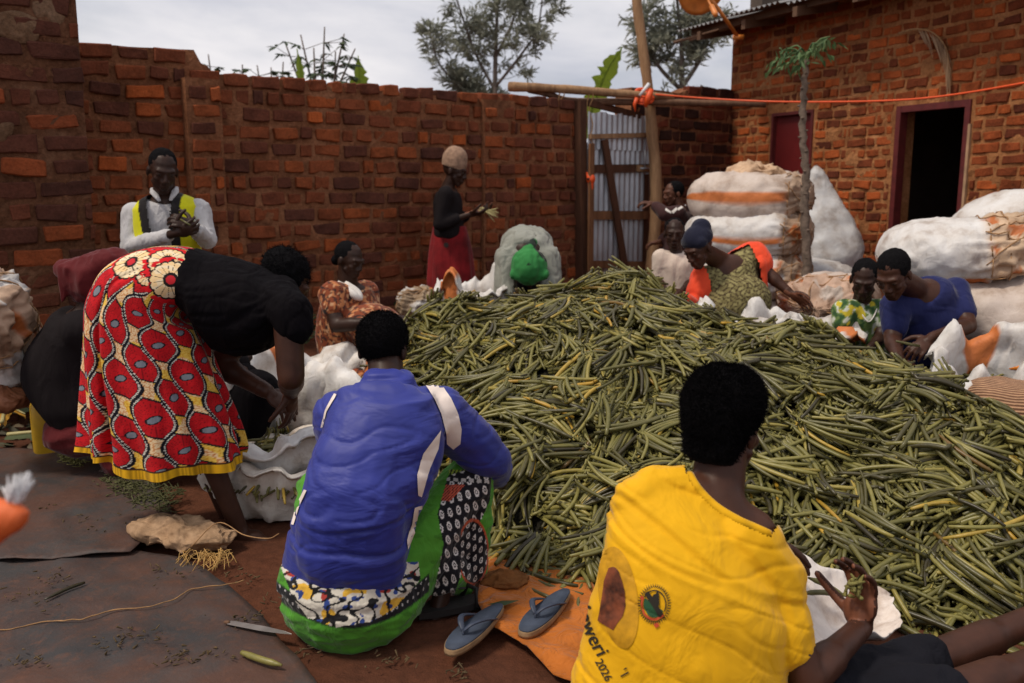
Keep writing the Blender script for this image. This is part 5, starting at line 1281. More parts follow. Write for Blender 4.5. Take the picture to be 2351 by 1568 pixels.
# 7 seated woman in orange print dress
def pat_dress(p, n):
    a = math.sin(p.x*70+8*noise.noise(p*9)); b = math.sin(p.z*62+9*noise.noise(p*7+V(5, 0, 0))); q = noise.noise(p*34)
    if a*b > .35: return (.50, .19, .075) if q > -.1 else (.08, .03, .025)
    if abs(a) < .22: return (.025, .014, .014)
    return (.23, .055, .022) if q < .25 else (.55, .30, .16)
def print_woman():
    Y = 5.45; g = gz(-1, Y); J = dict(head=P(802, 597, Y), nek=P(796, 652, Y+.02), che=P(800, 700, Y+.05), pel=P(800, 842, Y+.12), shl=P(838, 672, Y+.18), shr=P(762, 676, Y-.12),
        ell=P(850, 745, Y+.1), elr=P(772, 748, Y-.22), wrl=P(895, 728, Y-.1), wrr=P(872, 738, Y-.32))
    fw = V(.80, -.50, -.30)
    o = person('person', 'seated woman in orange and brown print dress working by the wall', J, fw, V(.1, 0, 1), V(.9, -.45, 0), 'sit', g, 1.08, .93, 'skin_deep', hands=(('r', V(.9, .1, -.1), V(0, .3, -1), 1, dict(curl=.7)), ('l', V(.9, -.3, 0), V(0, 0, -1), -1, dict(curl=.7))), belly=.05)
    mb = top_prims(J, 1.10, .02, .42, belly=.06); mb.ell(J['che']+V(.14, -.09, -.13), V(.16, 0, -.03), V(0, .19, 0), V(.02, 0, .16)); mb.ell(P(855, 745, Y-.05), V(.20, 0, -.05), V(0, .24, 0), V(.03, 0, .12)); mb.cap(J['hipr'], .14, J['knr'], .13); mb.cap(J['hipl'], .14, J['knl'], .13)
    garment('dress', mb, .011, M['attr_cloth'], o, fold=.012, ff=7, colf=pat_dress)
    cb = MB()
    for s_ in (-1, 1): cb.tube(spline([J['nek']+V(.02*s_-.02, -.05-.01*s_, .015), J['nek']+V(.06+.012*s_, -.09+.02*s_, -.045), J['nek']+V(.10, -.10, -.085)], 8), [.016, .020, .024, .026, .026, .024, .02, .012], 8)
    cb.build('collar', M['white_trim'], o)
    hair_cap(o, J['head'], fw, V(.1, 0, 1), .93, (.078, .097, .086), (-.026, .034), .002, cut=lambda p, f, u, r: p.dot(f) > .030 and p.dot(u) < .075, extra=lambda mb, c, f, u, r: mb.ell(c-f*.10-u*.035, r*.035, f*.03, u*.035))
print_woman()
# 9 person bending forward in green headscarf
def scarf_person():
    Y = 6.45; g = gz(.2, Y); J = dict(head=P(1214, 622, Y-.25), nek=P(1212, 588, Y-.16), che=P(1211, 576, Y-.02), mid=P(1208, 564, Y+.14), pel=P(1205, 572, Y+.36), shl=P(1256, 590, Y-.08), shr=P(1166, 592, Y-.08),
        ell=P(1264, 650, Y-.15), elr=P(1158, 655, Y-.15), wrl=P(1245, 705, Y-.25), wrr=P(1180, 708, Y-.25))
    fw = V(.05, -.45, -.9)
    o = person('person', 'person in grey-green shirt and green headscarf bending over behind the heap', J, fw, V(0, -.9, .35), V(0, -1, 0), 'stand', g, 1.05, .96, 'skin_deep')
    mb = top_prims(J, 1.06, .024, 1.35, a=0, armk=1.2); mb.ell(P(1208, 574, Y+.08), V(.165, 0, 0), V(0, .2, 0), V(0, 0, .145)); mb.cap(P(1164, 600, Y), .085, P(1156, 668, Y-.05), .075); mb.cap(P(1252, 590, Y), .08, P(1266, 632, Y-.02), .075)
    garment('shirt', mb, .012, M['grey_shirt'], o, fold=.016, ff=6, ridge=.006, crease=.016)
    garment('trousers', legs_prims(J, 1.0), .014, M['dark_trouser'], o)
    c = P(1214, 612, Y-.30); mb = MB(); mb.ell(c, V(.125, 0, 0), V(0, .12, 0), V(0, 0, .135)); mb.cap(c+V(-.09, -.04, -.05), .045, c+V(.09, -.04, -.05), .045); mb.cap(c+V(.0, .0, .11), .05, c+V(.03, .05, .16), .03)
    garment('headscarf', mb, .009, M['attr_cloth'], o, fold=.010, ff=14, ridge=.008, colf=lambda p, n: (.012, .02, .014) if (noise.noise(p*9+V(3, 0, 0)) > .22 and p.z > c.z+.02) else (.035, .21, .055))
scarf_person()
# 10 child leaning at the pole
def jacket_child():
    Y = 7.85; g = gz(1.4, Y); J = dict(head=P(1545, 444, Y), nek=P(1560, 476, Y), che=P(1558, 515, Y), pel=P(1548, 615, Y), shl=P(1556, 490, Y-.12), shr=P(1566, 488, Y+.12),
        ell=P(1525, 492, Y-.15), elr=P(1545, 530, Y+.14), wrl=P(1498, 468, Y-.05), wrr=P(1512, 556, Y-.02))
    fw = V(-.90, -.38, -.12)
    o = person('person', 'child in dark tracksuit top with white shoulder stripes leaning on the gate pole', J, fw, V(0, 0, 1), V(-.9, -.4, 0), 'stand', g, .78, .88, 'skin_warm', hands=(('l', V(-.9, .1, .15), V(0, .3, -1), 1, dict(curl=.8, s=.85)), ('r', V(-.9, 0, -.1), V(0, 0, -1), -1, dict(curl=1, s=.85))))
    j = garment('jacket', top_prims(J, .86, .020, 1.75, a=.0), .011, M['jacket_dark'], o, fold=.010)
    garment('trousers', legs_prims(J, .78), .014, M['denim'], o)
    hair_cap(o, J['head'], fw, V(0, 0, 1), .88, (.081, .098, .088), (-.024, .034), .004, cut=lambda p, f, u, r: p.dot(f) > .04 and p.dot(u) < .065)
    for pl_ in [[(1555, 478), (1590, 458), (1593, 462), (1556, 484)], [(1540, 486), (1552, 476), (1555, 481), (1545, 491)], [(1528, 478), (1540, 486), (1540, 491), (1526, 483)]]: decal('shoulder_stripe', j, [pl_], M['white_trim'], o, maxe=5)
jacket_child()
# 11 boy in cream shirt
def cream_boy():
    Y = 6.25; g = gz(1.1, Y); J = dict(head=P(1548, 536, Y), nek=P(1550, 578, Y+.02), che=P(1552, 610, Y+.02), pel=P(1552, 700, Y+.03), shl=P(1590, 592, Y), shr=P(1516, 592, Y),
        ell=P(1592, 640, Y+.02), elr=P(1512, 645, Y), wrl=P(1560, 672, Y-.22), wrr=P(1530, 672, Y-.22))
    fw = V(-.16, -.98, -.10)
    o = person('person', 'boy in cream T-shirt standing behind the heap beside the gate pole', J, fw, V(0, 0, 1), V(-.1, -1, 0), 'stand', g, .76, .90, 'skin_deep', hv=.0055)
    garment('shirt', top_prims(J, .80, .014, .95, b=.97), .010, M['cream'], o, fold=.006, crease=.006)
    garment('shorts', legs_prims(J, .76, cuff=.2), .013, M['dark_trouser'], o)
    hair_cap(o, J['head'], fw, V(0, 0, 1), .90, (.078, .095, .083), (-.026, .036), .002, cut=lambda p, f, u, r: p.dot(f) > .04 and p.dot(u) < .075)
cream_boy()
# 12 woman in coral cardigan
def olive_print(p, n):
    a = math.sin((p.x+p.y*.4)*115+2*math.sin(p.z*60)); b = math.sin(p.z*120+1.2*math.sin(p.x*60))
    q = a*b
    if abs(q) < .20: return (.055, .036, .018)
    return (.27, .235, .10) if q > 0 else (.18, .15, .062)
def cardigan_woman():
    Y = 5.65; g = gz(1.3, Y); J = dict(head=P(1604, 570, Y-.14), nek=P(1650, 598, Y), che=P(1672, 640, Y+.03), pel=P(1690, 772, Y+.08), shl=P(1728, 590, Y+.06), shr=P(1618, 642, Y-.02),
        ell=P(1762, 628, Y-.0), elr=P(1590, 706, Y-.10), wrl=P(1812, 672, Y-.10), wrr=P(1556, 672, Y-.30))
    fw = V(-.72, -.52, -.46)
    o = person('person', 'woman in coral cardigan, olive print dress and navy cap reaching behind the heap', J, fw, V(-.25, -.1, 1), V(-.3, -1, 0), 'kneel', g, 1.05, .98, 'skin', hands=(('l', V(.8, -.1, -.5), V(-.3, -.6, -.6), -1, dict(curl=.45)), ('r', V(-.8, -.3, .1), V(0, 0, -1), 1, dict(curl=.7))), hv=.0055)
    mb = top_prims(J, 1.10, .020, 0, a=0, b=.86, belly=.05); mb.ell(P(1690, 700, Y-.08), V(.22, 0, 0), V(0, .16, 0), V(.02, 0, .20)); mb.cap(J['hipl'], .14, J['knl'], .13); mb.cap(J['hipr'], .14, J['knr'], .13)
    garment('dress', mb, .0085, M['attr_fine'], o, fold=.010, ff=7, colf=olive_print)
    c0 = J['che']; rt = (J['shl']-J['shr']).normalized(); mb = top_prims(J, 1.14, .034, .42, a=.12, b=.90); e = J['shr'].lerp(J['elr'], 1.0); mb.cap(J['shr'], .070, e, .064); mb.cap(e, .062, e.lerp(J['wrr'], .55), .050)
    mb.cap(P(1742, 610, Y-.04), .05, P(1752, 690, Y-.05), .035)
    garment('cardigan', mb, .010, M['coral'], o, fold=.010, ff=8, crease=.008, drop=lambda p: (p-c0).dot(V(-.25, -.95, 0)) > -.02 and -.17+.25*(p.z-c0.z) < (p-c0).dot(rt) < .135+.22*(p.z-c0.z))
    f, u, r = axes(fw, V(-.25, -.1, 1)); h = J['head']; mb = MB(); mb.ell(h+u*.060-f*.022, r*.088, f*.102, u*.082, 20); mb.ell(h+u*.10-f*.075, r*.065, f*.06, u*.06); mb.cap(h+u*.052+f*.02-r*.05, .045, h+u*.052+f*.02+r*.05, .045)
    garment('cap', mb, .008, M['navy_cap'], o, fold=.004, ff=12, drop=lambda p: (p-h).dot(u) < .028)
cardigan_woman()
# 13 girl in green and yellow dress
def leaf_print(p, n):
    q = noise.noise(p*30); w_ = noise.noise(p*22+V(4, 4, 4))
    if w_ > .28: return (.50, .40, .03)
    if q > .25: return (.55, .58, .50)
    return (.035, .085, .03) if q < -.1 else (.13, .20, .06)
def green_girl():
    Y = 5.1; g = gz(2, Y); J = dict(head=P(1984, 642, Y-.02), nek=P(1978, 692, Y+.03), che=P(1974, 730, Y+.04), pel=P(1974, 850, Y+.08), shl=P(2024, 712, Y+.0), shr=P(1936, 712, Y-.02),
        ell=P(2022, 775, Y-.08), elr=P(1930, 770, Y-.08), wrl=P(1995, 800, Y-.25), wrr=P(1955, 802, Y-.25))
    fw = V(-.38, -.83, -.40)
    o = person('person', 'girl in green and yellow leaf print dress beside the woman in blue T-shirt', J, fw, V(0, -.1, 1), V(-.2, -1, 0), 'kneel', g, .88, .95, 'skin_deep', hv=.0055)
    mb = top_prims(J, .92, .016, .45, a=0, b=.84); mb.cap(J['hipl'], .12, J['knl'], .11); mb.cap(J['hipr'], .12, J['knr'], .11)
    for q in 'lr': mb.ell(J['sh'+q]+V(0, 0, -.005), V(.075, 0, 0), V(0, .075, 0), V(0, 0, .065))
    garment('dress', mb, .009, M['attr_fine'], o, fold=.008, colf=leaf_print)
    hair_cap(o, J['head'], fw, V(0, -.1, 1), .95, (.079, .097, .086), (-.024, .036), .003, cut=lambda p, f, u, r: p.dot(f) > .04 and p.dot(u) < .075)
    mb = MB(); mb.tube(spline([J['nek']+V(-.07, -.02, .01), J['nek']+V(-.04, -.09, -.05), J['nek']+V(.0, -.12, -.10), J['nek']+V(.05, -.09, -.04), J['nek']+V(.075, -.02, .01)], 20), .004, 6); mb.build('necklace', M['white_trim'], o)
green_girl()
# 14 woman in blue T-shirt
def navy_woman():
    Y = 4.72; g = gz(2.1, Y); J = dict(head=P(2050, 630, Y-.22), nek=P(2102, 664, Y-.02), che=P(2124, 712, Y+.05), pel=P(2140, 856, Y+.12), shl=P(2192, 668, Y+.08), shr=P(2056, 704, Y-.04),
        ell=P(2222, 748, Y-.10), elr=P(2048, 780, Y-.14), wrl=P(2138, 776, Y-.42), wrr=P(2062, 822, Y-.34))
    fw = V(-.58, -.62, -.52)
    o = person('person', 'woman in blue T-shirt with cropped hair sorting beans at the heap', J, fw, V(-.3, -.25, 1), V(-.5, -.85, 0), 'kneel', g, 1.06, 1.0, 'skin', hands=(('l', V(-.75, -.35, -.42), V(-.35, .3, -.8), -1, dict(curl=.75, thumb=.7)), ('r', V(.1, -.7, -.5), V(0, .5, -.8), 1, dict(curl=.7))), hv=.0055, armk=1.05)
    mb = top_prims(J, 1.08, .018, .62, a=.02, b=.93, belly=.03)
    garment('tshirt', mb, .009, M['navy'], o, fold=.009, ff=6, crease=.004, stretch=(.6, .6, 1.3))
    mb = skirt_prims(J, 1.0, .03, .7, .03); garment('trousers', mb, .014, M['black_cloth'], o)
    hair_cap(o, J['head'], fw, V(-.3, -.25, 1), 1.0, (.080, .099, .088), (-.022, .036), .003, cut=lambda p, f, u, r: p.dot(f) > .042 and p.dot(u) < .07)
    a = J['wrl']+V(-.10, -.05, -.03); mb = MB(); mb.tube([a+V(.02, 0, 0), a+V(-.04, -.02, .012), a+V(-.11, -.04, .03)], [.006, .008, .005], 7); t = mb.build('bean', M['bean'], None, a); tag(t, 'single bean pinched by the woman in blue T-shirt', 'bean')
navy_woman()
# ---------------------------------------------------------------- people in front
S35 = 1/FPX
def grid_obj(name, pts, mat, parent, cols=None, closed=True):
    """pts (n,m,3) array, closed around the second axis"""
    n, m, _ = pts.shape; i, j = np.meshgrid(np.arange(n-1), np.arange(m if closed else m-1), indexing='ij'); a = (i*m+j).ravel(); b = (i*m+(j+1) % m).ravel()
    q = np.stack([a, b, b+m, a+m], 1); base = np.array(root_base(parent)); v = pts.reshape(-1, 3)-base
    me = np_mesh(name, v, q, np.zeros((0, 6), int), mat)
    if cols is not None: set_cols(me, cols.reshape(-1, 3))
    return raw_obj(name, me, parent)
def vnoise(x, y, seed=0):
    """smooth value noise, vectorised"""
    xi = np.floor(x).astype(int); yi = np.floor(y).astype(int); fx = x-xi; fy = y-yi; fx = fx*fx*(3-2*fx); fy = fy*fy*(3-2*fy)
    def h(a, b): n = (a*374761393+b*668265263+seed*974711) & 0x7fffffff; n = (n ^ (n >> 13))*1274126177 & 0x7fffffff; return ((n ^ (n >> 16)) & 0xffff)/65535.0
    return (h(xi, yi)*(1-fx)+h(xi+1, yi)*fx)*(1-fy)+(h(xi, yi+1)*(1-fx)+h(xi+1, yi+1)*fx)*fy
def worley(x, y, seed=0):
    xi = np.floor(x).astype(int); yi = np.floor(y).astype(int); d1 = np.full(x.shape, 9.0); d2 = d1.copy()
    for a in (-1, 0, 1):
        for b in (-1, 0, 1):
            cx, cy = xi+a, yi+b; n = (cx*374761393+cy*668265263+seed*1013) & 0x7fffffff; n = (n ^ (n >> 13))*1274126177 & 0x7fffffff
            px = cx+((n & 0xff)/255.0); py = cy+(((n >> 8) & 0xff)/255.0); d = np.hypot(x-px, y-py)
            d2 = np.where(d < d1, d1, np.minimum(d2, d)); d1 = np.minimum(d1, d)
    return d1, d2
def wax_print(u, v):
    """ogee wax print: red lenses with grey eyes, cream necks, black lines beaded with white dots"""
    u0 = u; u = u+.030*(vnoise(u/.16, v/.2, 21)-.5); v = v+.42*u0+.03*(vnoise(u0/.2, v/.17, 22)-.5); p, lam, A = .108, .285, .030; out_ = np.zeros(u.shape+(3,)); th = 2*math.pi*v/lam
    line = lambda k: k*p+A*np.sin(th+math.pi*k)+.012*np.sin(th*.5+k)
    k = np.floor(u/p).astype(int)
    k = np.where(u < line(k), k-1, k); k = np.where(u >= line(k+1), k+1, k)
    l0, l1 = line(k), line(k+1); dl, dr = u-l0, l1-u; d = np.minimum(dl, dr); s_ = np.sin(th+math.pi*k); cream = s_ > .42
    d1, d2 = worley(u/.017, v/.017); crack = (d2-d1) < .16; yel = vnoise(u/.05, v/.05, 3) > .55
    C = np.where(yel[..., None], np.array((.82, .55, .10)), np.array((.84, .62, .36))); C = np.where(crack[..., None], np.where(yel[..., None], np.array((.70, .36, .03)), np.array((.62, .25, .08))), C)
    mid = (l0+l1)/2; vc = np.round((th+math.pi*k-1.5*math.pi)/(2*math.pi)); dv = v-(1.5*math.pi-math.pi*k+2*math.pi*vc)*lam/(2*math.pi); du = u-mid
    ang = np.arctan2(dv, du); rad = np.abs(((ang*22/(2*math.pi)) % 1)-.5) > .44
    Rr = np.where(rad[..., None], np.array((.22, .004, .008)), np.array((.56, .008, .014)))*np.where(np.hypot(du, dv) < .045, 1.0, .86)[..., None]
    out_ = np.where(cream[..., None], C, Rr)
    e1 = ((du*.75+dv*.66)/.030)**2+((-du*.66+dv*.75)/.0125)**2; out_ = np.where((e1 < 1.75)[..., None], np.array((.006, .006, .009)), out_); out_ = np.where((e1 < 1.0)[..., None], np.array((.20, .215, .25)), out_)
    bl = (d < np.where(cream, .006, .0165)) | (np.abs(s_-.42) < .10); out_ = np.where(bl[..., None], np.array((.006, .006, .011)), out_)
    dot = ((d-.0098)**2+((v % .0115)-.00575)**2 < .0040**2) & ~cream; out_ = np.where(dot[..., None], np.array((.72, .68, .60)), out_)
    return out_
def bending_woman():
    Y = 3.5; sc = Y*1.03/FPX
    J = dict(pel=P(352, 668, Y), mid=P(450, 655, Y), che=P(570, 690, Y), nek=P(640, 690, Y+.05), head=P(656, 648, Y+.14), shl=P(612, 735, Y+.20), shr=P(660, 705, Y-.16), ell=P(492, 832, Y+.22), elr=P(668, 866, Y-.20),
        wrl=P(612, 898, Y+.12), wrr=P(668, 898, Y+.0), hipl=P(345, 700, Y+.07), hipr=P(345, 700, Y-.04), knl=P(420, 930, Y+.14), knr=P(440, 950, Y-.02), anl=P(520, 1180, Y+.22), anr=P(552, 1222, Y-.02), toel=P(575, 1205, Y+.25), toer=P(628, 1250, Y-.06))
    fw = V(.78, .22, -.52); up = V(.30, .05, .95)
    o = person('person', 'woman in black top and red wax print skirt bending over an open sack', J, fw, up, V(1, 0, 0), 'stand', 0, 1.04, .98, 'skin', .010, .006, eyes=False, armk=1.22, tk=.66, legk=.86,
        hands=(('r', V(-.05, .25, -.9), V(-.8, .3, 0), -1, dict(curl=.45, spread=.14)), ('l', V(.75, -.1, -.62), V(.3, .2, -.8), 1, dict(curl=.55, spread=.12))))
    # black top
    secs = [(398, 634, 54, .15), (448, 652, 82, .19), (468, 676, 98, .20), (490, 692, 106, .20), (540, 704, 110, .205), (590, 710, 102, .205), (630, 710, 80, .19), (662, 702, 52, .15)]
    mb = MB(); rings = []
    for (x, y, h, dp) in secs:
        c = P(x, y, Y); rings.append([c+V(0, -dp*math.cos(a), h*sc*math.sin(a)) for a in [2*math.pi*j/24 for j in range(24)]])
    mb.loftrings(rings); mb.cap(P(640, 690, Y-.10), .088, P(668, 718, Y-.165), .086); mb.cap(P(668, 718, Y-.165), .086, P(676, 748, Y-.175), .076); mb.cap(P(600, 720, Y+.14), .08, P(590, 765, Y+.20), .07); mb.cap(P(640, 680, Y), .09, P(655, 690, Y+.05), .075)
    garment('top', mb, .0085, M['black_cloth'], o, fold=.012, ff=7, stretch=(.5, 1, 1), ridge=.004, smooth=5, crease=.008)
    # skirt
    st = [(380, 1052, 180, 0, .235), (375, 1005, 174, 0, .23), (354, 890, 156, 2, .215), (338, 795, 142, 5, .205), (330, 722, 128, 12, .20), (342, 672, 106, 38, .20), (388, 640, 78, 68, .19), (434, 634, 66, 88, .175), (452, 636, 60, 92, .165)]
    n, m = 300, 420; t = np.linspace(0, 1, n); L0 = np.array([0, .105, .36, .54, .68, .78, .87, .95, 1.0]); cs = [np.interp(t, L0, [q[i] for q in st]) for i in range(5)]
    for i in range(5):   # soften the corners of the profile
        k = np.ones(17)/17; cs[i] = np.convolve(np.pad(cs[i], 8, mode='edge'), k, mode='valid')
    th = np.linspace(0, 2*math.pi, m, endpoint=False); T, TH = np.meshgrid(t, th, indexing='ij')
    cw = np.array([[*P(cs[0][i], cs[1][i], Y)] for i in range(n)]); ph = np.radians(cs[3]); ex = np.stack([-np.cos(ph), 0*ph, np.sin(ph)], 1)
    hem = np.clip(1-T*1.35, 0, 1); fold = .022*hem*np.sin(7*TH+1.1+1.3*T)+.012*hem*np.sin(15*TH+4*T)+.006*np.sin(4*TH+7*T)*(1-hem)
    th0 = R(63); step = 1/(1+np.exp(-(TH-th0)/.035)); step = np.where(TH > math.pi, 1/(1+np.exp((TH-R(300))/.1)), step)
    notch = -.05*np.exp(-((TH-th0+.03)/.05)**2)*np.clip(1.15-T*1.25, 0, 1)
    dep = cs[4][:, None]*(1-.26*(1-step)*np.clip(1.2-T*1.3, 0, 1))
    q = 1+fold/.22; px = cw[:, None, :]+ex[:, None, :]*(cs[2][:, None]*sc*np.cos(TH)*q)[..., None]
    px[..., 1] -= dep*np.sin(TH)*q+notch*(-1)*0; px[..., 1] += -notch*.9
    px[..., 2] += (-.040*step+.022)*np.clip(1-T*6, 0, 1)+.008*np.sin(7*TH)*np.clip(1-T*8, 0, 1)
    arc = np.concatenate([[0], np.cumsum(np.linalg.norm(np.diff(px[:, m//4], axis=0), axis=1))]); Uc = TH*.235; Vc = np.repeat(arc[:, None], m, 1)
    col = wax_print(Uc*1.36+.02, Vc*1.36+.05)
    band = Vc < .036; pl = .8+.25*np.sin(TH*95+3*np.sin(TH*21)); col = np.where(band[..., None], np.array((.74, .40, .012))*pl[..., None], col); col = np.where(((Vc > .036) & (Vc < .041))[..., None], np.array((.05, .02, .01)), col)  # yellow hem band, its pleats shaded by darker stripes in the colour
    def flower(col, fx, fy, rr, seed):
        d = ray(fx, fy); k = (px[..., 0]*0); c0 = np.array([0, 0, CAMH]); w_ = px-c0; dd = np.array(d)/np.linalg.norm(d); al = w_@dd; perp = np.linalg.norm(w_-al[..., None]*dd, axis=-1); perp = np.where(np.sin(TH) > -.2, perp, 9); i0 = np.unravel_index(np.argmin(perp), perp.shape); c = px[i0]
        e = px-c; a = Uc-Uc[i0]; b = Vc-Vc[i0]; r = np.linalg.norm(e, axis=-1); an = np.arctan2(e[..., 2]*.9+e[..., 1]*.35, e[..., 0]); nP = 17; saw = np.abs(((an*nP/(2*math.pi)) % 1)-.5)*2
        R_ = rr*(.86+.14*np.sqrt(np.clip(1-saw**2, 0, 1))); cream_ = np.where((vnoise(a/.02+50, b/.02+50, seed) > .5)[..., None], np.array((.82, .58, .30)), np.array((.80, .66, .44)))
        ins = r < R_; pet = np.where(((saw > .88) & (r < rr*.8))[..., None], np.array((.012, .008, .008)), cream_); ring = np.abs(r-R_) < .0035
        col = np.where((r < R_*1.28)[..., None] & (vnoise(a/.03+9, b/.03+9, 31) > .35)[..., None], np.array((.60, .008, .014)), col); col = np.where((r < R_+.004)[..., None], np.array((.012, .008, .008)), col); col = np.where((ins & ~ring)[..., None], pet, col)
        col = np.where((r < rr*.36)[..., None], np.array((.012, .008, .008)), col); return np.where((r < rr*.22)[..., None], np.array((.55, .02, .03)), col)
    for (fx, fy, rr, sd_) in ((430, 668, .052, 5), (340, 628, .05, 4), (302, 600, .075, 1), (384, 598, .072, 2), (392, 642, .078, 3)): col = flower(col, fx, fy, rr, sd_)
    grid_obj('wrap_skirt', px, M['wax'], o, col)
    # hair
    def bun(mb, c, f, u, r): mb.ell(c+u*.05-f*.03, r*.09, f*.10, u*.085)
    h, vs, nr = hair_cap(o, J['head'], fw, up, 1.0, (.086, .10, .094), (-.020, .034), .006, extra=bun, cut=lambda p, f, u, r: (p.dot(f) > .05 and p.dot(u) < .06) or p.dot(u) < -.04, ff=45)
    fuzz(o, vs, nr, 2600, .006, .018, seed=3)
M['wax'] = cloth('wax_print_cotton', (1, 1, 1), attr=True, fold=.45, fscale=9, stretch=(1, 1, .3), var=.10, sheen=.05)
bending_woman()

def wrap_person():
    Y = 4.25; J = dict(head=P(226, 650, Y), nek=P(205, 715, Y), che=P(185, 780, Y), mid=P(172, 860, Y), pel=P(205, 965, Y+.02), shl=P(225, 760, Y+.18), shr=P(190, 760, Y-.14), ell=P(310, 850, Y+.2), elr=P(300, 860, Y-.05), wrl=P(410, 860, Y+.1), wrr=P(400, 880, Y))
    fw = V(.85, .25, -.35)
    o = person('person', 'person in maroon headwrap and charcoal shirt crouching behind the print skirt', J, fw, V(0, 0, 1), V(1, .1, 0), 'squat', 0, 1.1, 1.0, 'skin_deep', .013, .008, eyes=False, belly=.06)
    mb = top_prims(J, 1.22, .03, 1.2, a=0, belly=.05); mb.ell(P(170, 850, Y), V(.13, 0, 0), V(0, .2, 0), V(0, 0, .2)); garment('shirt', mb, .012, M['charcoal'], o, fold=.012)
    mb = skirt_prims(J, 1.1, .03, .9, .03); mb.ell(P(185, 985, Y), V(.16, 0, 0), V(0, .2, 0), V(0, 0, .11)); garment('skirt', mb, .013, M['maroon'], o, fold=.015, ridge=.012, ff=10, stretch=(.4, .4, 1.3))
    c = P(212, 640, Y); mb = MB(); mb.ell(c, V(.135, 0, .02), V(0, .12, 0), V(-.02, 0, .125)); mb.ell(c+V(.06, 0, .06), V(.13, 0, .03), V(0, .11, 0), V(0, 0, .08)); mb.cap(c+V(-.10, -.03, .05), .055, P(150, 615, Y-.06), .035); mb.cap(P(150, 615, Y-.06), .036, P(143, 690, Y-.07), .016); mb.cap(P(156, 618, Y-.08), .026, P(149, 660, Y-.08), .014)
    garment('headwrap', mb, .009, M['maroon'], o, fold=.010, ff=9, ridge=.016)
wrap_person()
def black_person():
    Y = 4.12; J = dict(head=P(452, 700, Y+.15), nek=P(446, 765, Y+.12), che=P(442, 820, Y+.1), pel=P(430, 985, Y+.08), shl=P(480, 800, Y+.26), shr=P(440, 800, Y-.05), ell=P(520, 850, Y+.3), elr=P(500, 860, Y), wrl=P(570, 820, Y+.35), wrr=P(560, 850, Y+.1), knr=P(588, 900, Y-.14), knl=P(560, 880, Y+.2), anr=P(545, 1085, Y-.18), anl=P(530, 1070, Y+.18), toer=P(600, 1095, Y-.15), toel=P(590, 1080, Y+.2), hipr=P(440, 990, Y-.02), hipl=P(440, 990, Y+.16))
    o = person('person', 'person in black trousers crouching behind the bending woman', J, V(.9, .2, -.3), V(0, 0, 1), V(1, 0, 0), 'squat', 0, 1.0, .98, 'skin_deep', .014, .009, eyes=False)
    garment('shirt', top_prims(J, 1.05, .02, 1.5), .014, M['charcoal'], o)
    mb = legs_prims(J, 1.12, .024); mb.cap(J['knr'], .105, J['knr'].lerp(J['anr'], .4), .09); garment('trousers', mb, .011, M['black_cloth'], o, fold=.012)
    hair_cap(o, J['head'], V(.9, .2, -.3), V(0, 0, 1), .98)
black_person()

# woman in the blue jacket, seen from behind
def poly_in(x, y, poly):
    ins = False; n = len(poly); j = n-1
    for i in range(n):
        xi, yi = poly[i]; xj, yj = poly[j]
        if (yi > y) != (yj > y) and x < (xj-xi)*(y-yi)/(yj-yi)+xi: ins = not ins
        j = i
    return ins
GREEN_W = (.075, .27, .026)
LACE1 = [(1028, 1092), (1065, 1080), (1128, 1096), (1124, 1150), (1096, 1210), (1088, 1270), (1062, 1310), (1040, 1372), (985, 1450), (955, 1466), (1000, 1340), (1018, 1250), (1004, 1180)]
FLORAL = [(640, 1290), (960, 1290), (965, 1330), (905, 1398), (850, 1428), (770, 1440), (706, 1418), (672, 1372)]
def teardrops(x, y, s_, tilt=0.0):
    ca, sa = math.cos(tilt), math.sin(tilt); x, y = (x*ca+y*sa)/s_, (-x*sa+y*ca)/(s_*1.5); row = math.floor(y); x += .5*(row % 2); fx, fy = x-math.floor(x)-.5, y-row-.5
    w_ = .30*(1+.5*fy); d = math.hypot(fx/max(.05, w_), fy/.40)
    return d
def wrapper_col(p, n):
    x, y, z = proj(p)
    if poly_in(x, y, FLORAL):
        q = noise.noise(V(x*.022, y*.03, 1)); w_ = noise.noise(V(x*.05, y*.06, 7)); b = abs(noise.noise(V(x*.028+9, y*.04, 3)))
        if b < .10: return (.010, .010, .012)
        if w_ > .30: return (.03, .06, .24)
        if q > .28: return (.72, .42, .05)
        if q < -.42: return (.35, .04, .03)
        return (.62, .58, .50)
    e2 = ((x-1086)/36)**2+((y-1268)/78)**2
    if e2 < 1 and x > 1058:
        r = math.sqrt(e2)
        if r > .90: return (.45, .08, .03)
        d = teardrops(x-1086, y-1268, 15, .3); return (.62, .58, .55) if .45 < d < .85 or d < .22 else (.010, .009, .012)
    if poly_in(x, y, LACE1):
        if abs(y-(1100+.06*(x-1030))) < 4 and x < 1125: return (.45, .42, .40) if math.sin(x*.35) > -.3 else (.01, .01, .012)
        if 1112 < y < 1150 and x < 1068-(y-1112)*.9: return (.50, .09, .05) if math.sin(x*.9+y*.9) > -.5 else (.02, .01, .01)
        d = teardrops(x, y, 20, -.25); return (.66, .62, .60) if .5 < d < .9 or d < .25 else (.010, .009, .013)
    if 1078 < y < 1096 and 1030 < x < 1126: return (.02, .03, .012) if math.sin(x*.75+y*.3) > .1 else (.32, .42, .05)
    yl = 1436-((x-800)/175)**2*78
    if x < 985 and yl-34 < y < yl+8:
        d = teardrops(x, y-yl, 12, .0); return (.45, .43, .42) if d < .5 and abs(y-yl+13) < 16 else ((.012, .012, .014) if abs(y-yl+13) < 18 else (.03, .10, .015))
    return GREEN_W if noise.noise(V(x*.02, y*.05, 5)) < .3 else (.055, .20, .020)  # darker green patches paint fold shadow into the cloth colour
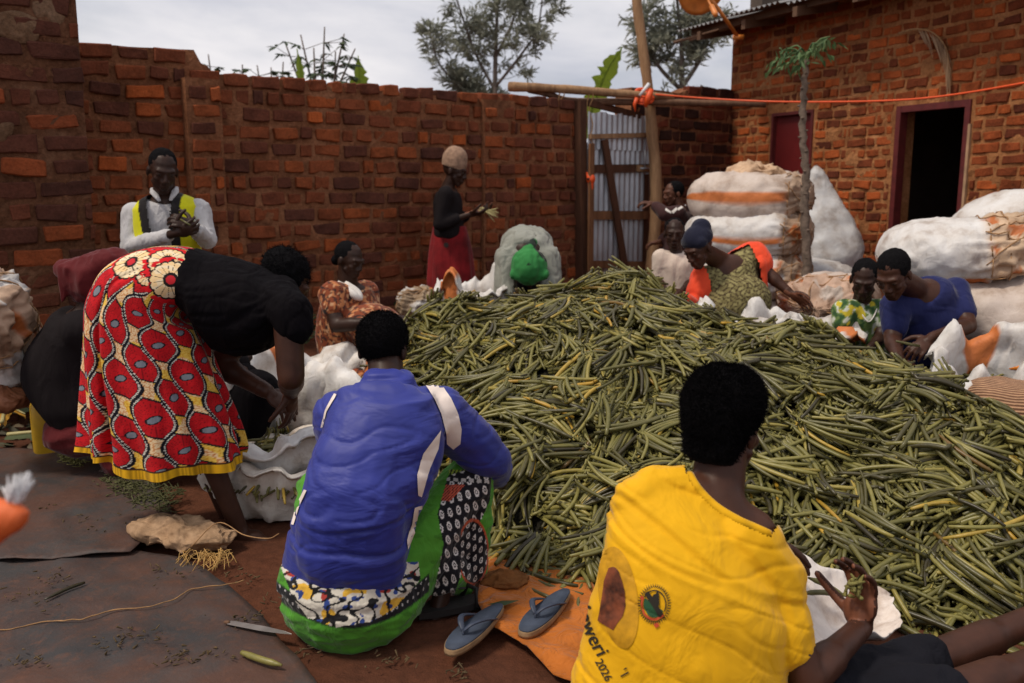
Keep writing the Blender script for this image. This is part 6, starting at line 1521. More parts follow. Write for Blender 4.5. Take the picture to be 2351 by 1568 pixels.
def blue_woman():
    Y = 2.72
    J = dict(pel=P(806, 1335, 2.66), mid=P(815, 1160, 2.62), che=P(866, 985, 2.74), nek=P(888, 880, 2.84), head=P(880, 800, 2.92), shl=P(778, 962, 2.86), shr=P(1008, 948, 2.84), ell=P(800, 1080, 3.06), elr=P(1122, 1052, 2.98), wrl=P(850, 1120, 3.28), wrr=P(1150, 1110, 3.26),
        hipl=P(735, 1362, 2.68), hipr=P(885, 1362, 2.68), knr=P(1082, 1090, 3.0), knl=P(735, 1130, 3.08), anr=P(1000, 1418, 2.80), anl=P(775, 1405, 2.9), toer=P(1092, 1424, 2.86), toel=P(810, 1390, 3.04))
    fw = V(.18, .93, -.22); up = V(.02, .15, 1)
    o = person('person', 'woman in blue jacket with white stripes squatting with her back turned', J, fw, up, V(0, 1, 0), 'squat', 0, 1.04, .96, 'skin_deep', .010, .006, eyes=False, armk=1.0, tk=.72, legk=.74)
    mb = top_prims(J, .92, .028, 1.5, a=.06, b=.945, armk=1.35, sg=.024)
    c = P(802, 1238, 2.62); rings = []
    for (x, y, hx, hy) in ((905, 905, 92, .10), (890, 985, 135, .155), (868, 1080, 143, .165), (838, 1150, 140, .16), (815, 1190, 145, .175), (802, 1240, 146, .185), (794, 1285, 144, .18), (790, 1300, 138, .165)):
        q = P(x, y, 2.74 if y < 1000 else 2.70); s_ = 2.85/FPX; rings.append([q+V(hx*s_*math.cos(a), hy*math.sin(a), .02*math.sin(a)*0) for a in [2*math.pi*j/28 for j in range(28)]])
    mb.loftrings(rings); mb.cap(P(862, 880, 2.82), .058, P(912, 884, 2.82), .058)
    def jfold(p): return 0
    jk = garment('jacket', mb, .0075, M['blue_jacket'], o, fold=.013, ff=4.2, stretch=(.7, .7, 1.7), ridge=.003, smooth=5, crease=.009)
    W_ = M['stripe_white']
    for pl_ in [[(952, 850), (985, 862), (1012, 884), (1034, 915), (1050, 950), (1058, 985), (1056, 1018), (1040, 1030), (1026, 1018), (1018, 980), (1010, 950), (994, 915), (972, 878)]]: decal('stripe', jk, [pl_], W_, o, .004)
    for pl_ in [[(1010, 988), (1004, 1030), (985, 1075), (966, 1140), (958, 1136), (956, 1090), (970, 1040)], [(950, 1165), (967, 1160), (966, 1190), (950, 1222), (934, 1262), (932, 1240), (944, 1200)], [(1008, 1118), (1018, 1128), (1014, 1150), (1004, 1138)]]: decal('stripe', jk, [pl_], W_, o, .004)
    for pl_ in [[(700, 1124), (706, 1126), (690, 1160), (676, 1205), (670, 1204), (682, 1160)], [(768, 905), (775, 906), (752, 945), (742, 985), (737, 984), (748, 942)]]: decal('piping', jk, [pl_], W_, o, .004)
    mb = MB(); mb.ell(P(812, 1372, 2.70), V(.232, 0, 0), V(0, .21, 0), V(.01, 0, .145)); mb.ell(P(800, 1330, 2.68), V(.225, 0, 0), V(0, .19, 0), V(0, 0, .12))
    mb.cap(P(905, 1330, 2.74), .13, P(1078, 1098, 2.98), .086); mb.cap(P(735, 1340, 2.74), .12, J['knl'], .085); mb.cap(P(1080, 1092, 2.98), .084, P(1078, 1305, 2.97), .066); mb.cap(P(1000, 1300, 2.86), .10, P(1060, 1330, 2.95), .06); mb.cap(J['knl'], .08, J['knl'].lerp(J['anl'], .7), .07); mb.cap(P(970, 1230, 2.85), .1, P(1060, 1240, 2.97), .075)
    garment('wrapper', mb, .0037, M['attr_cloth2'], o, fold=.012, ff=8, ridge=.010, stretch=(.6, .6, 1.6), colf=wrapper_col, smooth=5)
    h, vs, nr = hair_cap(o, J['head'], fw, up, .96, (.086, .099, .092), (-.018, .036), .0025, cut=lambda p, f, u, r: p.dot(f) > .055 or p.dot(u) < -.052+.25*max(0, abs(p.dot(r))-.05), ff=110, voxel=.006)
    f_, u_, r_ = axes(fw, up); fuzz(o, vs, nr, 14000, .003, .008, .0007, 5, where=lambda p: (p-J['head']).dot(u_) > -.045 and (p-J['head']).dot(f_) < .05)
    mb = MB(); t_, a_ = J['toer'], J['anr']; d = (t_-a_); d.z = 0; d.normalize(); s_ = V(-d.y, d.x, 0); c = a_.lerp(t_, .4); c.z = .012; rings = []
    for i in range(9):
        t = i/8; q = c+d*(t-.5)*.25; wd = .040*(.75+.3*math.sin(math.pi*t)); rings.append([q+s_*wd+V(0, 0, .012), q-s_*wd+V(0, 0, .012), q-s_*wd-V(0, 0, .010), q+s_*wd-V(0, 0, .010)])
    mb.loftrings(rings); sh = mb.build('sandal', M['sandal'], o, smooth=False)
    mb = MB(); q = c+d*.05; mb.tube([q+s_*.046, q+s_*.02+V(0, 0, .055)+d*.015, q-s_*.02+V(0, 0, .055)+d*.03, q-s_*.046+d*.02], [.010]*4, 6, flat=.4); mb.tube([c-d*.08+s_*.045, c-d*.02+s_*.02+V(0, 0, .06), q+V(0, 0, .055)], .008, 6, flat=.4); mb.build('strap', M['sandal'], sh)
M['blue_jacket'] = cloth('royal_blue_jacket', (.020, .031, .24), fold=.5, fscale=7, stretch=(.7, .7, 1.7), rough=.55, spec=.4, var=.14, crease=.7); M['stripe_white'] = plain('white_stripe', (.76, .66, .60), .7, .08, 8, .2, 30); M['attr_cloth2'] = cloth('printed_wrapper', (1, 1, 1), attr=True, fold=.5, fscale=16, var=.12)
blue_woman()

# woman in the yellow shirt, nearest of all
def yellow_woman():
    J = dict(pel=P(1590, 1680, 2.02), mid=P(1580, 1480, 1.98), che=P(1610, 1290, 2.06), nek=P(1642, 1150, 2.16), head=P(1664, 982, 2.22), shl=P(1505, 1190, 2.14), shr=P(1752, 1290, 2.08), ell=P(1640, 1330, 2.42), elr=P(1852, 1560, 2.0), wrl=P(1756, 1236, 2.50), wrr=P(1978, 1438, 2.20),
        hipl=P(1560, 1680, 2.12), hipr=P(1700, 1680, 2.02), knr=P(2120, 1528, 2.30), knl=P(2150, 1605, 2.10), anr=P(2480, 1375, 2.58), anl=P(2490, 1480, 2.36), toer=P(2560, 1300, 2.66), toel=P(2580, 1400, 2.42))
    fw = V(.66, .70, -.20); up = V(.05, .1, 1)
    o = person('person', 'woman in bright yellow campaign T-shirt sitting with her back turned', J, fw, up, V(1, .5, 0), 'sit', 0, 1.0, 1.06, 'skin', .0095, .0055, eyes=False, armk=1.15, neckr=.062, legk=.92, tk=.60, deep=.8, extra=[(P(1640, 1140, 2.15), .068, P(1665, 1205, 2.12), .078), (P(1600, 1130, 2.14), .05, P(1720, 1230, 2.12), .072)],
        hands=(('r', V(.02, .12, 1), V(-.78, -.40, .22), -1, dict(curl=.62, spread=.10, thumb=.35, s=1.16)), ('l', V(.72, .15, -.50), V(.1, -.4, -.9), -1, dict(curl=.55))))
    mb = MB(); rings = []; s_ = 2.12/FPX
    for (x, y, hx, hy, yy, tl) in ((1540, 1082, 55, .045, 2.15, .12), (1570, 1120, 112, .085, 2.14, .30), (1590, 1180, 158, .115, 2.10, .42), (1598, 1270, 205, .135, 2.06, .38), (1592, 1370, 228, .15, 2.04, .25), (1572, 1470, 240, .165, 2.03, .12), (1560, 1570, 255, .18, 2.02, .05), (1560, 1700, 270, .19, 2.02, 0)):
        c = P(x, y, yy); rings.append([c+V(hx*s_*math.cos(a), hy*math.sin(a), -hx*s_*math.cos(a)*tl) for a in [2*math.pi*j/32 for j in range(32)]])
    mb.loftrings(rings)
    mb.cap(P(1700, 1250, 2.08), .10, P(1768, 1330, 2.07), .088); mb.cap(P(1764, 1330, 2.07), .084, P(1806, 1478, 2.03), .070); mb.cap(P(1468, 1160, 2.10), .072, P(1440, 1280, 2.2), .070); mb.cap(P(1500, 1120, 2.12), .055, P(1570, 1112, 2.13), .052); mb.cap(P(1600, 1130, 2.12), .06, P(1690, 1225, 2.10), .075)
    sh = garment('tshirt', mb, .0056, M['yellow_shirt'], o, fold=.012, ff=4.4, stretch=(.42, .42, 1.9), ridge=.0, smooth=6, crease=.006, turn=rotm(0, 0, -24), drop=lambda p: poly_in(*proj(p)[:2], [(1566, 1040), (1572, 1078), (1582, 1102), (1603, 1135), (1642, 1171), (1691, 1200), (1730, 1217), (1768, 1233), (1820, 1150), (1780, 1040)]), label='yellow T-shirt with dark lettering and round emblem')
    tb, ts = bvh_of(o), bvh_of(sh); cp_ = []
    for p in spline([V(x, y, 0) for x, y in ((1577, 1074), (1584, 1098), (1606, 1131), (1644, 1167), (1692, 1196), (1730, 1213), (1766, 1229))], 40):
        d = ray(p.x, p.y).normalized(); hh = [q for q in (tb.ray_cast(V(0, 0, CAMH), d), ts.ray_cast(V(0, 0, CAMH), d)) if q[0] is not None]
        if hh: cp_.append(min(hh, key=lambda q: q[3])[0]-d*.003)
    cm = MB(); cm.tube(cp_, .0135, 10); cm.build('collar', M['yellow_shirt'], o)
    # print on the back of the shirt
    el = lambda cx, cy, a, b, rot=0, n=28: [(cx+a*math.cos(q)*math.cos(rot)-b*math.sin(q)*math.sin(rot), cy+a*math.cos(q)*math.sin(rot)+b*math.sin(q)*math.cos(rot)) for q in [2*math.pi*i/n for i in range(n)]]
    decal('portrait_ground', sh, [el(1420, 1372, 44, 118, -.13, 36)], M['print_amber'], o, .002)
    decal('portrait_print', sh, [[(1399, 1304), (1411, 1300), (1421, 1310), (1430, 1335), (1436, 1360), (1437, 1392), (1430, 1415), (1417, 1432), (1409, 1446), (1392, 1436), (1374, 1424), (1379, 1395), (1384, 1368), (1388, 1335)]], M['print_brown'], o, .0035)
    ex, ey = 1502, 1387; out_ = []
    for i in range(44):
        a0, a1 = 2*math.pi*i/44, 2*math.pi*(i+1)/44; am = (a0+a1)/2
        out_.append([(ex+29*math.cos(a0), ey+36*math.sin(a0)), (ex+40*math.cos(am), ey+49*math.sin(am)), (ex+29*math.cos(a1), ey+36*math.sin(a1)), (ex+32*math.cos(am), ey+40*math.sin(am))])
    decal('emblem_rays', sh, out_, M['print_black'], o, .003, maxe=20)
    decal('emblem_field', sh, [[(ex+24*math.cos(q), ey+30*math.sin(q)) for q in [R(30+180*i/16) for i in range(17)]]], M['print_green'], o, .003)
    rg = lambda r0, r1, q0, q1, n=18: [[(ex+r0*math.cos(R(q0+(q1-q0)*i/n)), ey+r0*1.22*math.sin(R(q0+(q1-q0)*i/n))), (ex+r1*math.cos(R(q0+(q1-q0)*i/n)), ey+r1*1.22*math.sin(R(q0+(q1-q0)*i/n))), (ex+r1*math.cos(R(q0+(q1-q0)*(i+1)/n)), ey+r1*1.22*math.sin(R(q0+(q1-q0)*(i+1)/n))), (ex+r0*math.cos(R(q0+(q1-q0)*(i+1)/n)), ey+r0*1.22*math.sin(R(q0+(q1-q0)*(i+1)/n)))] for i in range(n)]
    decal('emblem_ring', sh, rg(25, 27.5, -150, 30), M['print_black'], o, .003, maxe=20); decal('emblem_ribbon', sh, rg(26, 30, 40, 200)+[[(1472, 1366), (1479, 1369), (1478, 1378), (1470, 1374)], [(1500, 1432), (1510, 1428), (1514, 1436), (1505, 1441)]], M['print_red'], o, .0042, maxe=20)
    decal('emblem_bar', sh, [[(1480, 1362), (1489, 1356), (1523, 1408), (1514, 1416)], [(1494, 1378), (1500, 1364), (1506, 1362), (1509, 1354), (1513, 1364), (1514, 1388), (1506, 1392)]], M['print_black'], o, .0048, maxe=12)
    for tp_ in (text_polys('oweri', 46, 1360, 1455, 66, curve=-.0016, bold=.012), text_polys('M', 40, 1340, 1388, 72, bold=.012), text_polys('2026', 27, 1386, 1538, 62, bold=.01), text_polys("'1", 30, 1432, 1545, 60, bold=.012)): decal('lettering', sh, tp_, M['print_black'], o, .003, maxe=9)
    # hair
    def afro(mb, c, f, u, r): mb.ell(c+u*.058-f*.016, r*.106, f*.112, u*.108); mb.cap(c+u*.055-f*.030, .098, c-u*.040-f*.045, .076)
    h, vs, nr = hair_cap(o, J['head'], fw, up, 1.0, (.090, .108, .112), (-.028, .030), .004, extra=afro, cut=lambda p, f, u, r: (p.dot(f) > .06 and p.dot(u) < .09) or p.dot(u) < -.088+2.3*max(0, p.dot(f)+.050), ff=90, voxel=.006)
    f_, u_, r_ = axes(fw, up); fuzz(o, vs, nr, 26000, .004, .013, .0007, 6, where=lambda p: (p-J['head']).dot(u_) > -.075+2.3*max(0, (p-J['head']).dot(f_)+.050) and (p-J['head']).dot(f_) < .07)
    mb = MB(); mb.cap(J['hipr'], .13, J['knr'], .085); mb.cap(J['hipl'], .13, J['knl'], .09); mb.cap(P(1900, 1640, 2.1), .12, P(2080, 1560, 2.22), .085); mb.ell(P(1620, 1720, 2.05), V(.2, 0, 0), V(0, .2, 0), V(0, 0, .14))
    garment('skirt', mb, .010, M['black_skirt'], o, fold=.014, ff=11, ridge=.008)
    mb = MB(); r = random.Random(3); b0 = J['wrr']+V(-.035, -.02, .10)
    for k in range(22): mb.cap(b0+rv(r, .018)+V(0, 0, .03*k/22), .006, b0+rv(r, .022)+V(0, 0, .035*k/22+.008), .003, 6)
    t = mb.build('stalk_scraps', M['stalk'], None, b0); tag(t, 'pinch of bean stalk scraps in the hand of the woman in yellow T-shirt', 'scraps')
    st = MB(); st.cap(P(1700, 1710, 2.05)+V(0, 0, 0), .16, P(1560, 1710, 2.05), .16)
M['yellow_shirt'] = cloth('yellow_tshirt', (.76, .40, .005), fold=.5, fscale=8, stretch=(1, 1, 1), rough=.75, var=.10, crease=.8); M['black_skirt'] = cloth('black_skirt', (.009, .009, .013), fold=.5, fscale=14, crease=.15, sheen=0, spec=.1)
M['print_brown'] = None
for nm, c in (('amber', (.58, .29, .008)), ('brown', (.20, .05, .018)), ('black', (.022, .018, .012)), ('green', (.02, .085, .035)), ('red', (.48, .06, .02))): M['print_'+nm] = plain('print_'+nm, c, .75, .25 if nm != 'brown' else .85, 40 if nm != 'brown' else 24, .15, 60)
yellow_woman()
# ---------------------------------------------------------------- sheets and small things on the ground
def tarp_mat():
    m, t, b = newmat('grey_tarpaulin')
    c = ramp(t, noise_fac(t, 1.5, 6, .6), [(.34, (.036, .034, .036)), (.62, (.056, .051, .050))])
    dirt = ramp(t, noise_fac(t, 2.3, 8, .68), [(.42, (0, 0, 0)), (.62, (.75, .75, .75))])
    c = mixrgb(t, dirt, c, (.10, .043, .027))
    c = mixrgb(t, ramp(t, noise_fac(t, 26, 6, .7), [(.52, (0, 0, 0)), (.72, (.55, .55, .55))]), c, (.145, .062, .036))
    t.links.new(c, b.inputs['Base Color']); b.inputs['Roughness'].default_value = .62; b.inputs['Specular IOR Level'].default_value = .3
    p = bump(t, b, noise_fac(t, 7, 5, .6), .5, .02)
    w1 = N(t, 'TexWave', Scale=170.0, Distortion=.8); w1.bands_direction = 'DIAGONAL'; tcn = t.nodes.new('ShaderNodeTexCoord'); t.links.new(tcn.outputs['Object'], w1.inputs['Vector'])
    p = bump(t, b, w1.outputs['Fac'], .10, .002, p); bump(t, b, noise_fac(t, 120, 4), .25, .003, p); return m
M['tarp'] = tarp_mat()
def sheet(name, label, outline, mat, z=.006, res=.03, amp=.012, f=3.0, cat='tarpaulin', seed=0, edge=.004, colf=None, gfun=None):
    """ground sheet: outline in working pixels of the ground, filled with a wrinkled grid"""
    pts = [G(x, y) for x, y in outline]; bm = bmesh.new(); vv = [bm.verts.new((p.x, p.y, 0)) for p in pts]
    es = [bm.edges.new((vv[i], vv[(i+1) % len(vv)])) for i in range(len(vv))]; bmesh.ops.triangle_fill(bm, use_beauty=True, edges=es)
    for it in range(9):
        lg = [e for e in bm.edges if e.calc_length() > res*1.5]
        if not lg: break
        bmesh.ops.subdivide_edges(bm, edges=lg, cuts=1); bmesh.ops.triangulate(bm, faces=[q for q in bm.faces if len(q.verts) > 3])
    off = V(seed*3.1, seed, 0)
    for v in bm.verts:
        q = V(v.co.x, v.co.y, 0); g = gz(q.x, q.y)
        v.co.z = g+z+amp*max(0, ridged(q*f+off, 2)-.25)+amp*.5*(1+noise.noise(q*f*2+off))*.5+(gfun(q) if gfun else 0)
    bm.verts.index_update(); vs = [v.co.copy() for v in bm.verts]; fs = [tuple(v.index for v in q.verts) for q in bm.faces]; bm.free()
    c = sum(vs, Vector())/len(vs); base = V(c.x, c.y, gz(c.x, c.y)); o = obj(name, vs, fs, mat, None, base); tag(o, label, cat)
    sd_ = o.modifiers.new('thick', 'SOLIDIFY'); sd_.thickness = edge; sd_.offset = 1; return o
sheet('tarpaulin', 'dusty grey tarpaulin with a torn seam and a knife lying on it', [(-700, 1330), (-200, 1300), (0, 1290), (240, 1258), (420, 1290), (520, 1348), (600, 1420), (640, 1478), (700, 1540), (760, 1620), (820, 1800), (-900, 1800)], M['tarp'], .010, .03, .022, 3.2, seed=2)
sheet('tarpaulin', 'second dusty grey tarpaulin reaching under the banana leaves by the brick pier', [(-600, 1060), (-100, 1045), (60, 1045), (180, 1050), (330, 1100), (390, 1170), (400, 1215), (300, 1285), (120, 1300), (-100, 1306), (-600, 1330)], M['tarp'], .026, .03, .022, 3.4, seed=5)
M['orange_cloth'] = cloth('orange_cloth', (.46, .135, .020), fold=1.0, fscale=14, var=.35, stretch=(1, 1, 1))
sheet('ground_cloth', 'dusty orange cloth spread under the flip-flops at the foot of the heap', [(1120, 1275), (1160, 1262), (1300, 1335), (1360, 1360), (1400, 1420), (1380, 1600), (1270, 1560), (1190, 1490), (1130, 1460), (1095, 1395), (1105, 1330)], M['orange_cloth'], .014, .018, .030, 4.5, 'cloth', 3)
# seam of the tarpaulin: a frayed thread
b = MB(); pts = [G(x, y)+V(0, 0, .030) for x, y in ((-60, 1472), (20, 1464), (100, 1448), (190, 1440), (260, 1420), (340, 1412), (400, 1395), (440, 1372), (520, 1360), (560, 1352))]; c = spline(pts, 90)
b.tube([p+V(0, .006*noise.noise(p*30), .003*noise.noise(p*40)) for p in c], [.0022+.0012*noise.noise(p*35) for p in c], 5); o = b.build('frayed_seam', M['twine'], None, pts[0]); tag(o, 'frayed sisal thread running across the grey tarpaulin', 'thread')
# two beans and bits on the sheet
def ground_bean(label, p0, p1, rad, sag=.0):
    a, e = G(*p0)+V(0, 0, .034), G(*p1)+V(0, 0, .034); m_ = (a+e)/2+V(.004, sag, .003); pr = bean_profile(12); c = spline([a, m_, e], 12); mb = MB(); mb.tube(c, [rad*q for q in pr], 9); o = mb.build('vanilla_bean', M['bean'], None, a); tag(o, label, 'vanilla bean'); return o
ground_bean('single thin green bean lying beside the frayed thread on the tarpaulin', (250, 1738), (135, 1792), .0075) if False else None
ground_bean('single slim green bean with a hooked stalk on the tarpaulin above the frayed thread', (104, 1398), (196, 1358), .0062, .012)
ground_bean('single plump green bean near the tarpaulin corner', (648, 1552), (556, 1522), .0100, -.010)
# knife blade
M['blade'] = plain('worn_steel', (.33, .30, .29), .45, .3, 12, .2, 60, metal=.6)
b = MB(); k0, k1 = G(522, 1452), G(672, 1478); d = (k1-k0); s_ = V(-d.y, d.x, 0).normalized(); z = V(0, 0, .035)
prof_k = [(0, .004, -.004), (.04, .012, -.010), (.10, .014, -.012), (.55, .013, -.016), (.85, .006, -.012), (1.0, -.004, -.006)]; rings = []
for (t, u, w_) in prof_k: q = k0+d*t+z; rings.append([q+s_*u+V(0, 0, .0012), q+s_*w_, q+s_*u-V(0, 0, .0012)])
b.loftrings(rings); o = b.build('knife', M['blade'], None, k0+z, smooth=False); tag(o, 'worn kitchen knife blade lying flat on the grey tarpaulin', 'knife')
b = MB(); b.cap(k0+z-d*.02, .006, k0+z+d*.02, .007); b.build('tang', M['pole_dark'], o)
# scraps
M['scrap'] = plain('dry_scrap', (.10, .065, .03), .9, .5, 40)
rs_ = random.Random(12)
def scraps(name, label, spots_, n, spread, mat, kind='stuff', size=(.006, .022), zz=.03):
    mb = MB()
    for (x, y) in spots_:
        for k in range(n):
            p = G(x+rs_.gauss(0, spread), y+rs_.gauss(0, spread*.35)); p.z = gz(p.x, p.y)+zz+rs_.uniform(0, .012); d = V(rs_.uniform(-1, 1), rs_.uniform(-1, 1), rs_.uniform(-.3, .3)).normalized()*rs_.uniform(*size)
            mb.cap(p-d, rs_.uniform(.0018, .0042), p+d, .0015, 5)
    c = G(*spots_[0]); o = mb.build(name, mat, None, V(c.x, c.y, gz(c.x, c.y)+zz)); tag(o, label, 'scraps', kind=kind)
scraps('stalk_litter', 'heap of green bean stalk scraps below the print skirt hem', [(270, 1120), (300, 1140), (340, 1160), (370, 1180), (330, 1130), (290, 1110), (385, 1150)], 95, 22, M['stalk_green'] if 'stalk_green' in M else plain('green_stalk', (.085, .085, .03), .8, .5, 60), size=(.008, .026), zz=.034)
scraps('stalk_litter', 'small pile of pale stalk scraps on the second tarpaulin', [(160, 1075), (175, 1082)], 50, 12, M['stalk'], size=(.006, .02), zz=.045)
scraps('crumbs', 'scattered dry crumbs on the grey tarpaulin', [(480, 1520), (420, 1538), (300, 1210), (180, 1215), (330, 1240), (60, 1400), (550, 1440), (250, 1500), (120, 1350), (380, 1330), (200, 1130), (80, 1180), (330, 1480), (60, 1540)], 16, 34, M['scrap'], size=(.002, .010))
scraps('crumbs', 'stray brown stalk bits on the red soil beside the tarpaulin', [(640, 1380), (560, 1330), (700, 1500), (900, 1520), (1050, 1560)], 16, 30, M['scrap'], size=(.003, .014), zz=.004)
# crumpled hessian sack with frayed edge
M['hessian'] = None
def hessian():
    m, t, b = newmat('hessian'); a = t.nodes.new('ShaderNodeAttribute'); a.attribute_name = 'Col'
    c = mixrgb(t, .8, a.outputs['Color'], ramp(t, noise_fac(t, 22, 6, .7), [(.3, (.45, .38, .3)), (.65, (1.15, 1.1, 1.05))]), 'MULTIPLY'); t.links.new(c, b.inputs['Base Color']); b.inputs['Roughness'].default_value = .95; b.inputs['Specular IOR Level'].default_value = .1
    p = bump(t, b, noise_fac(t, 30, 5, .6), .5, .01); w1 = N(t, 'TexWave', Scale=210.0, Distortion=1.5); w1.bands_direction = 'X'; tcn = t.nodes.new('ShaderNodeTexCoord'); t.links.new(tcn.outputs['Object'], w1.inputs['Vector']); bump(t, b, w1.outputs['Fac'], .35, .003, p); return m
M['hessian'] = hessian()
hs1 = crumple('hessian_sack', 'crumpled brown hessian sack with frayed edge by the bare foot', G(420, 1258)+V(0, 0, .065), V(.225, -.055, -.012), V(.03, .10, 0), V(0, 0, .050), 14, (.44, .295, .185), .045, 9, n=72, mat=M['hessian'])
b = MB(); r = random.Random(8)
for k in range(70):
    p = P(r.uniform(425, 535), r.uniform(1258, 1294), G(480, 1295).y+r.uniform(-.04, .04)); p.z = max(.03, p.z); e = p+V(r.uniform(-.06, .05), r.uniform(-.10, .0), -.03); e.z = .022
    b.tube(spline([p, (p+e)/2+rv(r, .02)+V(0, 0, .012), e], 6), .0014, 4)
b.build('fringe', M['straw'] if 'straw' in M else plain('straw', (.55, .33, .11), .85, .3, 40, bmp=0), hs1)
b = MB(); b.tube(spline([G(440, 1290)+V(0, 0, .06), P(500, 1200, 3.25), P(560, 1228, 3.2), P(615, 1236, 3.15), P(640, 1225, 3.12)], 30), .0022, 5); o = b.build('sisal_strand', M['twine'], None, G(440, 1290)); tag(o, 'loose sisal strand looping from the hessian sack to the blue jacket', 'twine')
# flip-flops
M['foam_blue'] = plain('worn_blue_foam', (.052, .068, .105), .75, .35, 12, .3, 90, .003); M['foam_edge'] = plain('foam_edge', (.30, .19, .10), .85, .3, 30); M['strap_blue'] = plain('blue_strap', (.040, .052, .085), .5, .2, 20, .1)
def flipflop(label, heel, toe, flipside):
    h, t = G(*heel)+V(0, 0, .035), G(*toe)+V(0, 0, .035); d = (t-h); L_ = d.length; d.normalize(); s_ = V(-d.y, d.x, 0)*flipside; n = 34
    def outline(k, grow=0):
        pts = []
        for i in range(n):
            a = 2*math.pi*i/n; ca, sa = math.cos(a), math.sin(a); u = .5+.5*ca; wd = (.033+.016*sstep(u*1.3)*(1 if sa > 0 else .85)-.006*math.exp(-((u-.45)/.16)**2)*(sa < 0))+grow
            pts.append(h+d*L_*(.5+(.5+grow/L_)*ca)+s_*wd*math.copysign(abs(sa)**.75, sa)+V(0, 0, k+.006*math.sin(u*3)))
        return pts
    root = empty('flip_flop', h); tag(root, label, 'flip-flop', 'worn flip-flops')
    mb = MB(); mb.loftrings([outline(.016, -.002), outline(.021, -.003)], caps=True); mb.build('insole', M['foam_blue'], root)
    mb = MB(); mb.loftrings([outline(-.004), outline(.006, .0015), outline(.010, -.001), outline(.0165, .0005)], caps=True); mb.build('sole', M['foam_edge'], root)
    f = h+d*L_*.74+V(0, 0, .022); mb = MB()
    for q in (1, -1):
        e = h+d*L_*.30+s_*q*.037+V(0, 0, .018); mb.tube(spline([f+V(0, 0, .016), f-d*.02+s_*q*.020+V(0, 0, .034), f-d*.065+s_*q*.038+V(0, 0, .030), e], 12), [.0075, .008, .009, .010, .010, .010, .009, .009, .008, .008, .007, .006], 8, flat=.45)
    mb.tube([f-V(0, 0, .006), f+V(0, 0, .018)], .004, 8); mb.build('strap', M['strap_blue'], root)
flipflop('worn blue flip-flop half on the red soil beside the orange cloth', (1150, 1420), (1030, 1530), 1)
flipflop('worn blue flip-flop lying wholly on the orange cloth', (1302, 1385), (1200, 1488), 1)
b = MB(); leaf(b, G(1118, 1420)+V(0, 0, .05), V(1, .25, .02), V(0, 0, 1), .11, .018); o = b.build('leaf_scrap', M['leaf_dark'], None, G(1118, 1420)); tag(o, 'small green leaf scrap beside the flip-flop on the red soil', 'leaf')
crumple('straw_tuft', 'tuft of brown straw on the orange cloth', G(1160, 1356)+V(0, 0, .04), V(.07, 0, 0), V(0, .05, 0), V(0, 0, .014), 5, (.20, .085, .03), .02, 30, 'straw', n=30, mat=M['hessian'])
# pale sack held in the lap of the yellow T-shirt
def lap_sack():
    n, m = 70, 70; pts = np.zeros((n, m, 3)); q = [P(1760, 1265, 2.62), P(2045, 1370, 2.72), P(1835, 1500, 2.22), P(2062, 1462, 2.45)]
    for i in range(n):
        for j in range(m):
            a, b_ = i/(n-1), j/(m-1); p = q[0]*(1-a)*(1-b_)+q[1]*(1-a)*b_+q[2]*a*(1-b_)+q[3]*a*b_
            p = p+V(0, 0, -.055*math.sin(math.pi*a)*math.sin(math.pi*b_))+rv_noise(p, V(3, 3, 3), 7)*.030+rv_noise(p, V(1, 5, 3), 17)*.014; e = min(a, b_, 1-a, 1-b_)
            p += V(0, 0, .02*math.exp(-e*18))+V(noise.noise(p*40), noise.noise(p*40+V(5, 5, 5)), 0)*.006*(e < .03); pts[i, j] = p
    i, j = np.meshgrid(np.arange(n-1), np.arange(m-1), indexing='ij'); a = (i*m+j).ravel(); qd = np.stack([a, a+1, a+m+1, a+m], 1); base = np.array(P(1930, 1420, 2.45)); v = pts.reshape(-1, 3)-base
    me = np_mesh('sack', v, qd, np.zeros((0, 6), int), M['sack']); set_cols(me, np.tile(np.array((.76, .70, .66)), (n*m, 1))); o = raw_obj('sack_cloth', me); o.location = base; tag(o, 'torn white sack cloth spread in the lap of the woman in yellow T-shirt', 'sack')
    md = o.modifiers.new('t', 'SOLIDIFY'); md.thickness = .003
lap_sack()
for (p0, p1, yy) in (((1855, 1326), (1935, 1368), 2.50), ((1842, 1362), (1930, 1366), 2.46)):
    a, e = P(*p0, yy), P(*p1, yy); mb = MB(); mb.tube(spline([a, (a+e)/2+V(0, 0, .006), e], 10), [.0085*q for q in bean_profile(10)], 8); o = mb.build('vanilla_bean', M['bean'], None, a); tag(o, 'bean lying on the sack cloth in the lap of the yellow T-shirt', 'vanilla bean', 'beans on the lap cloth')
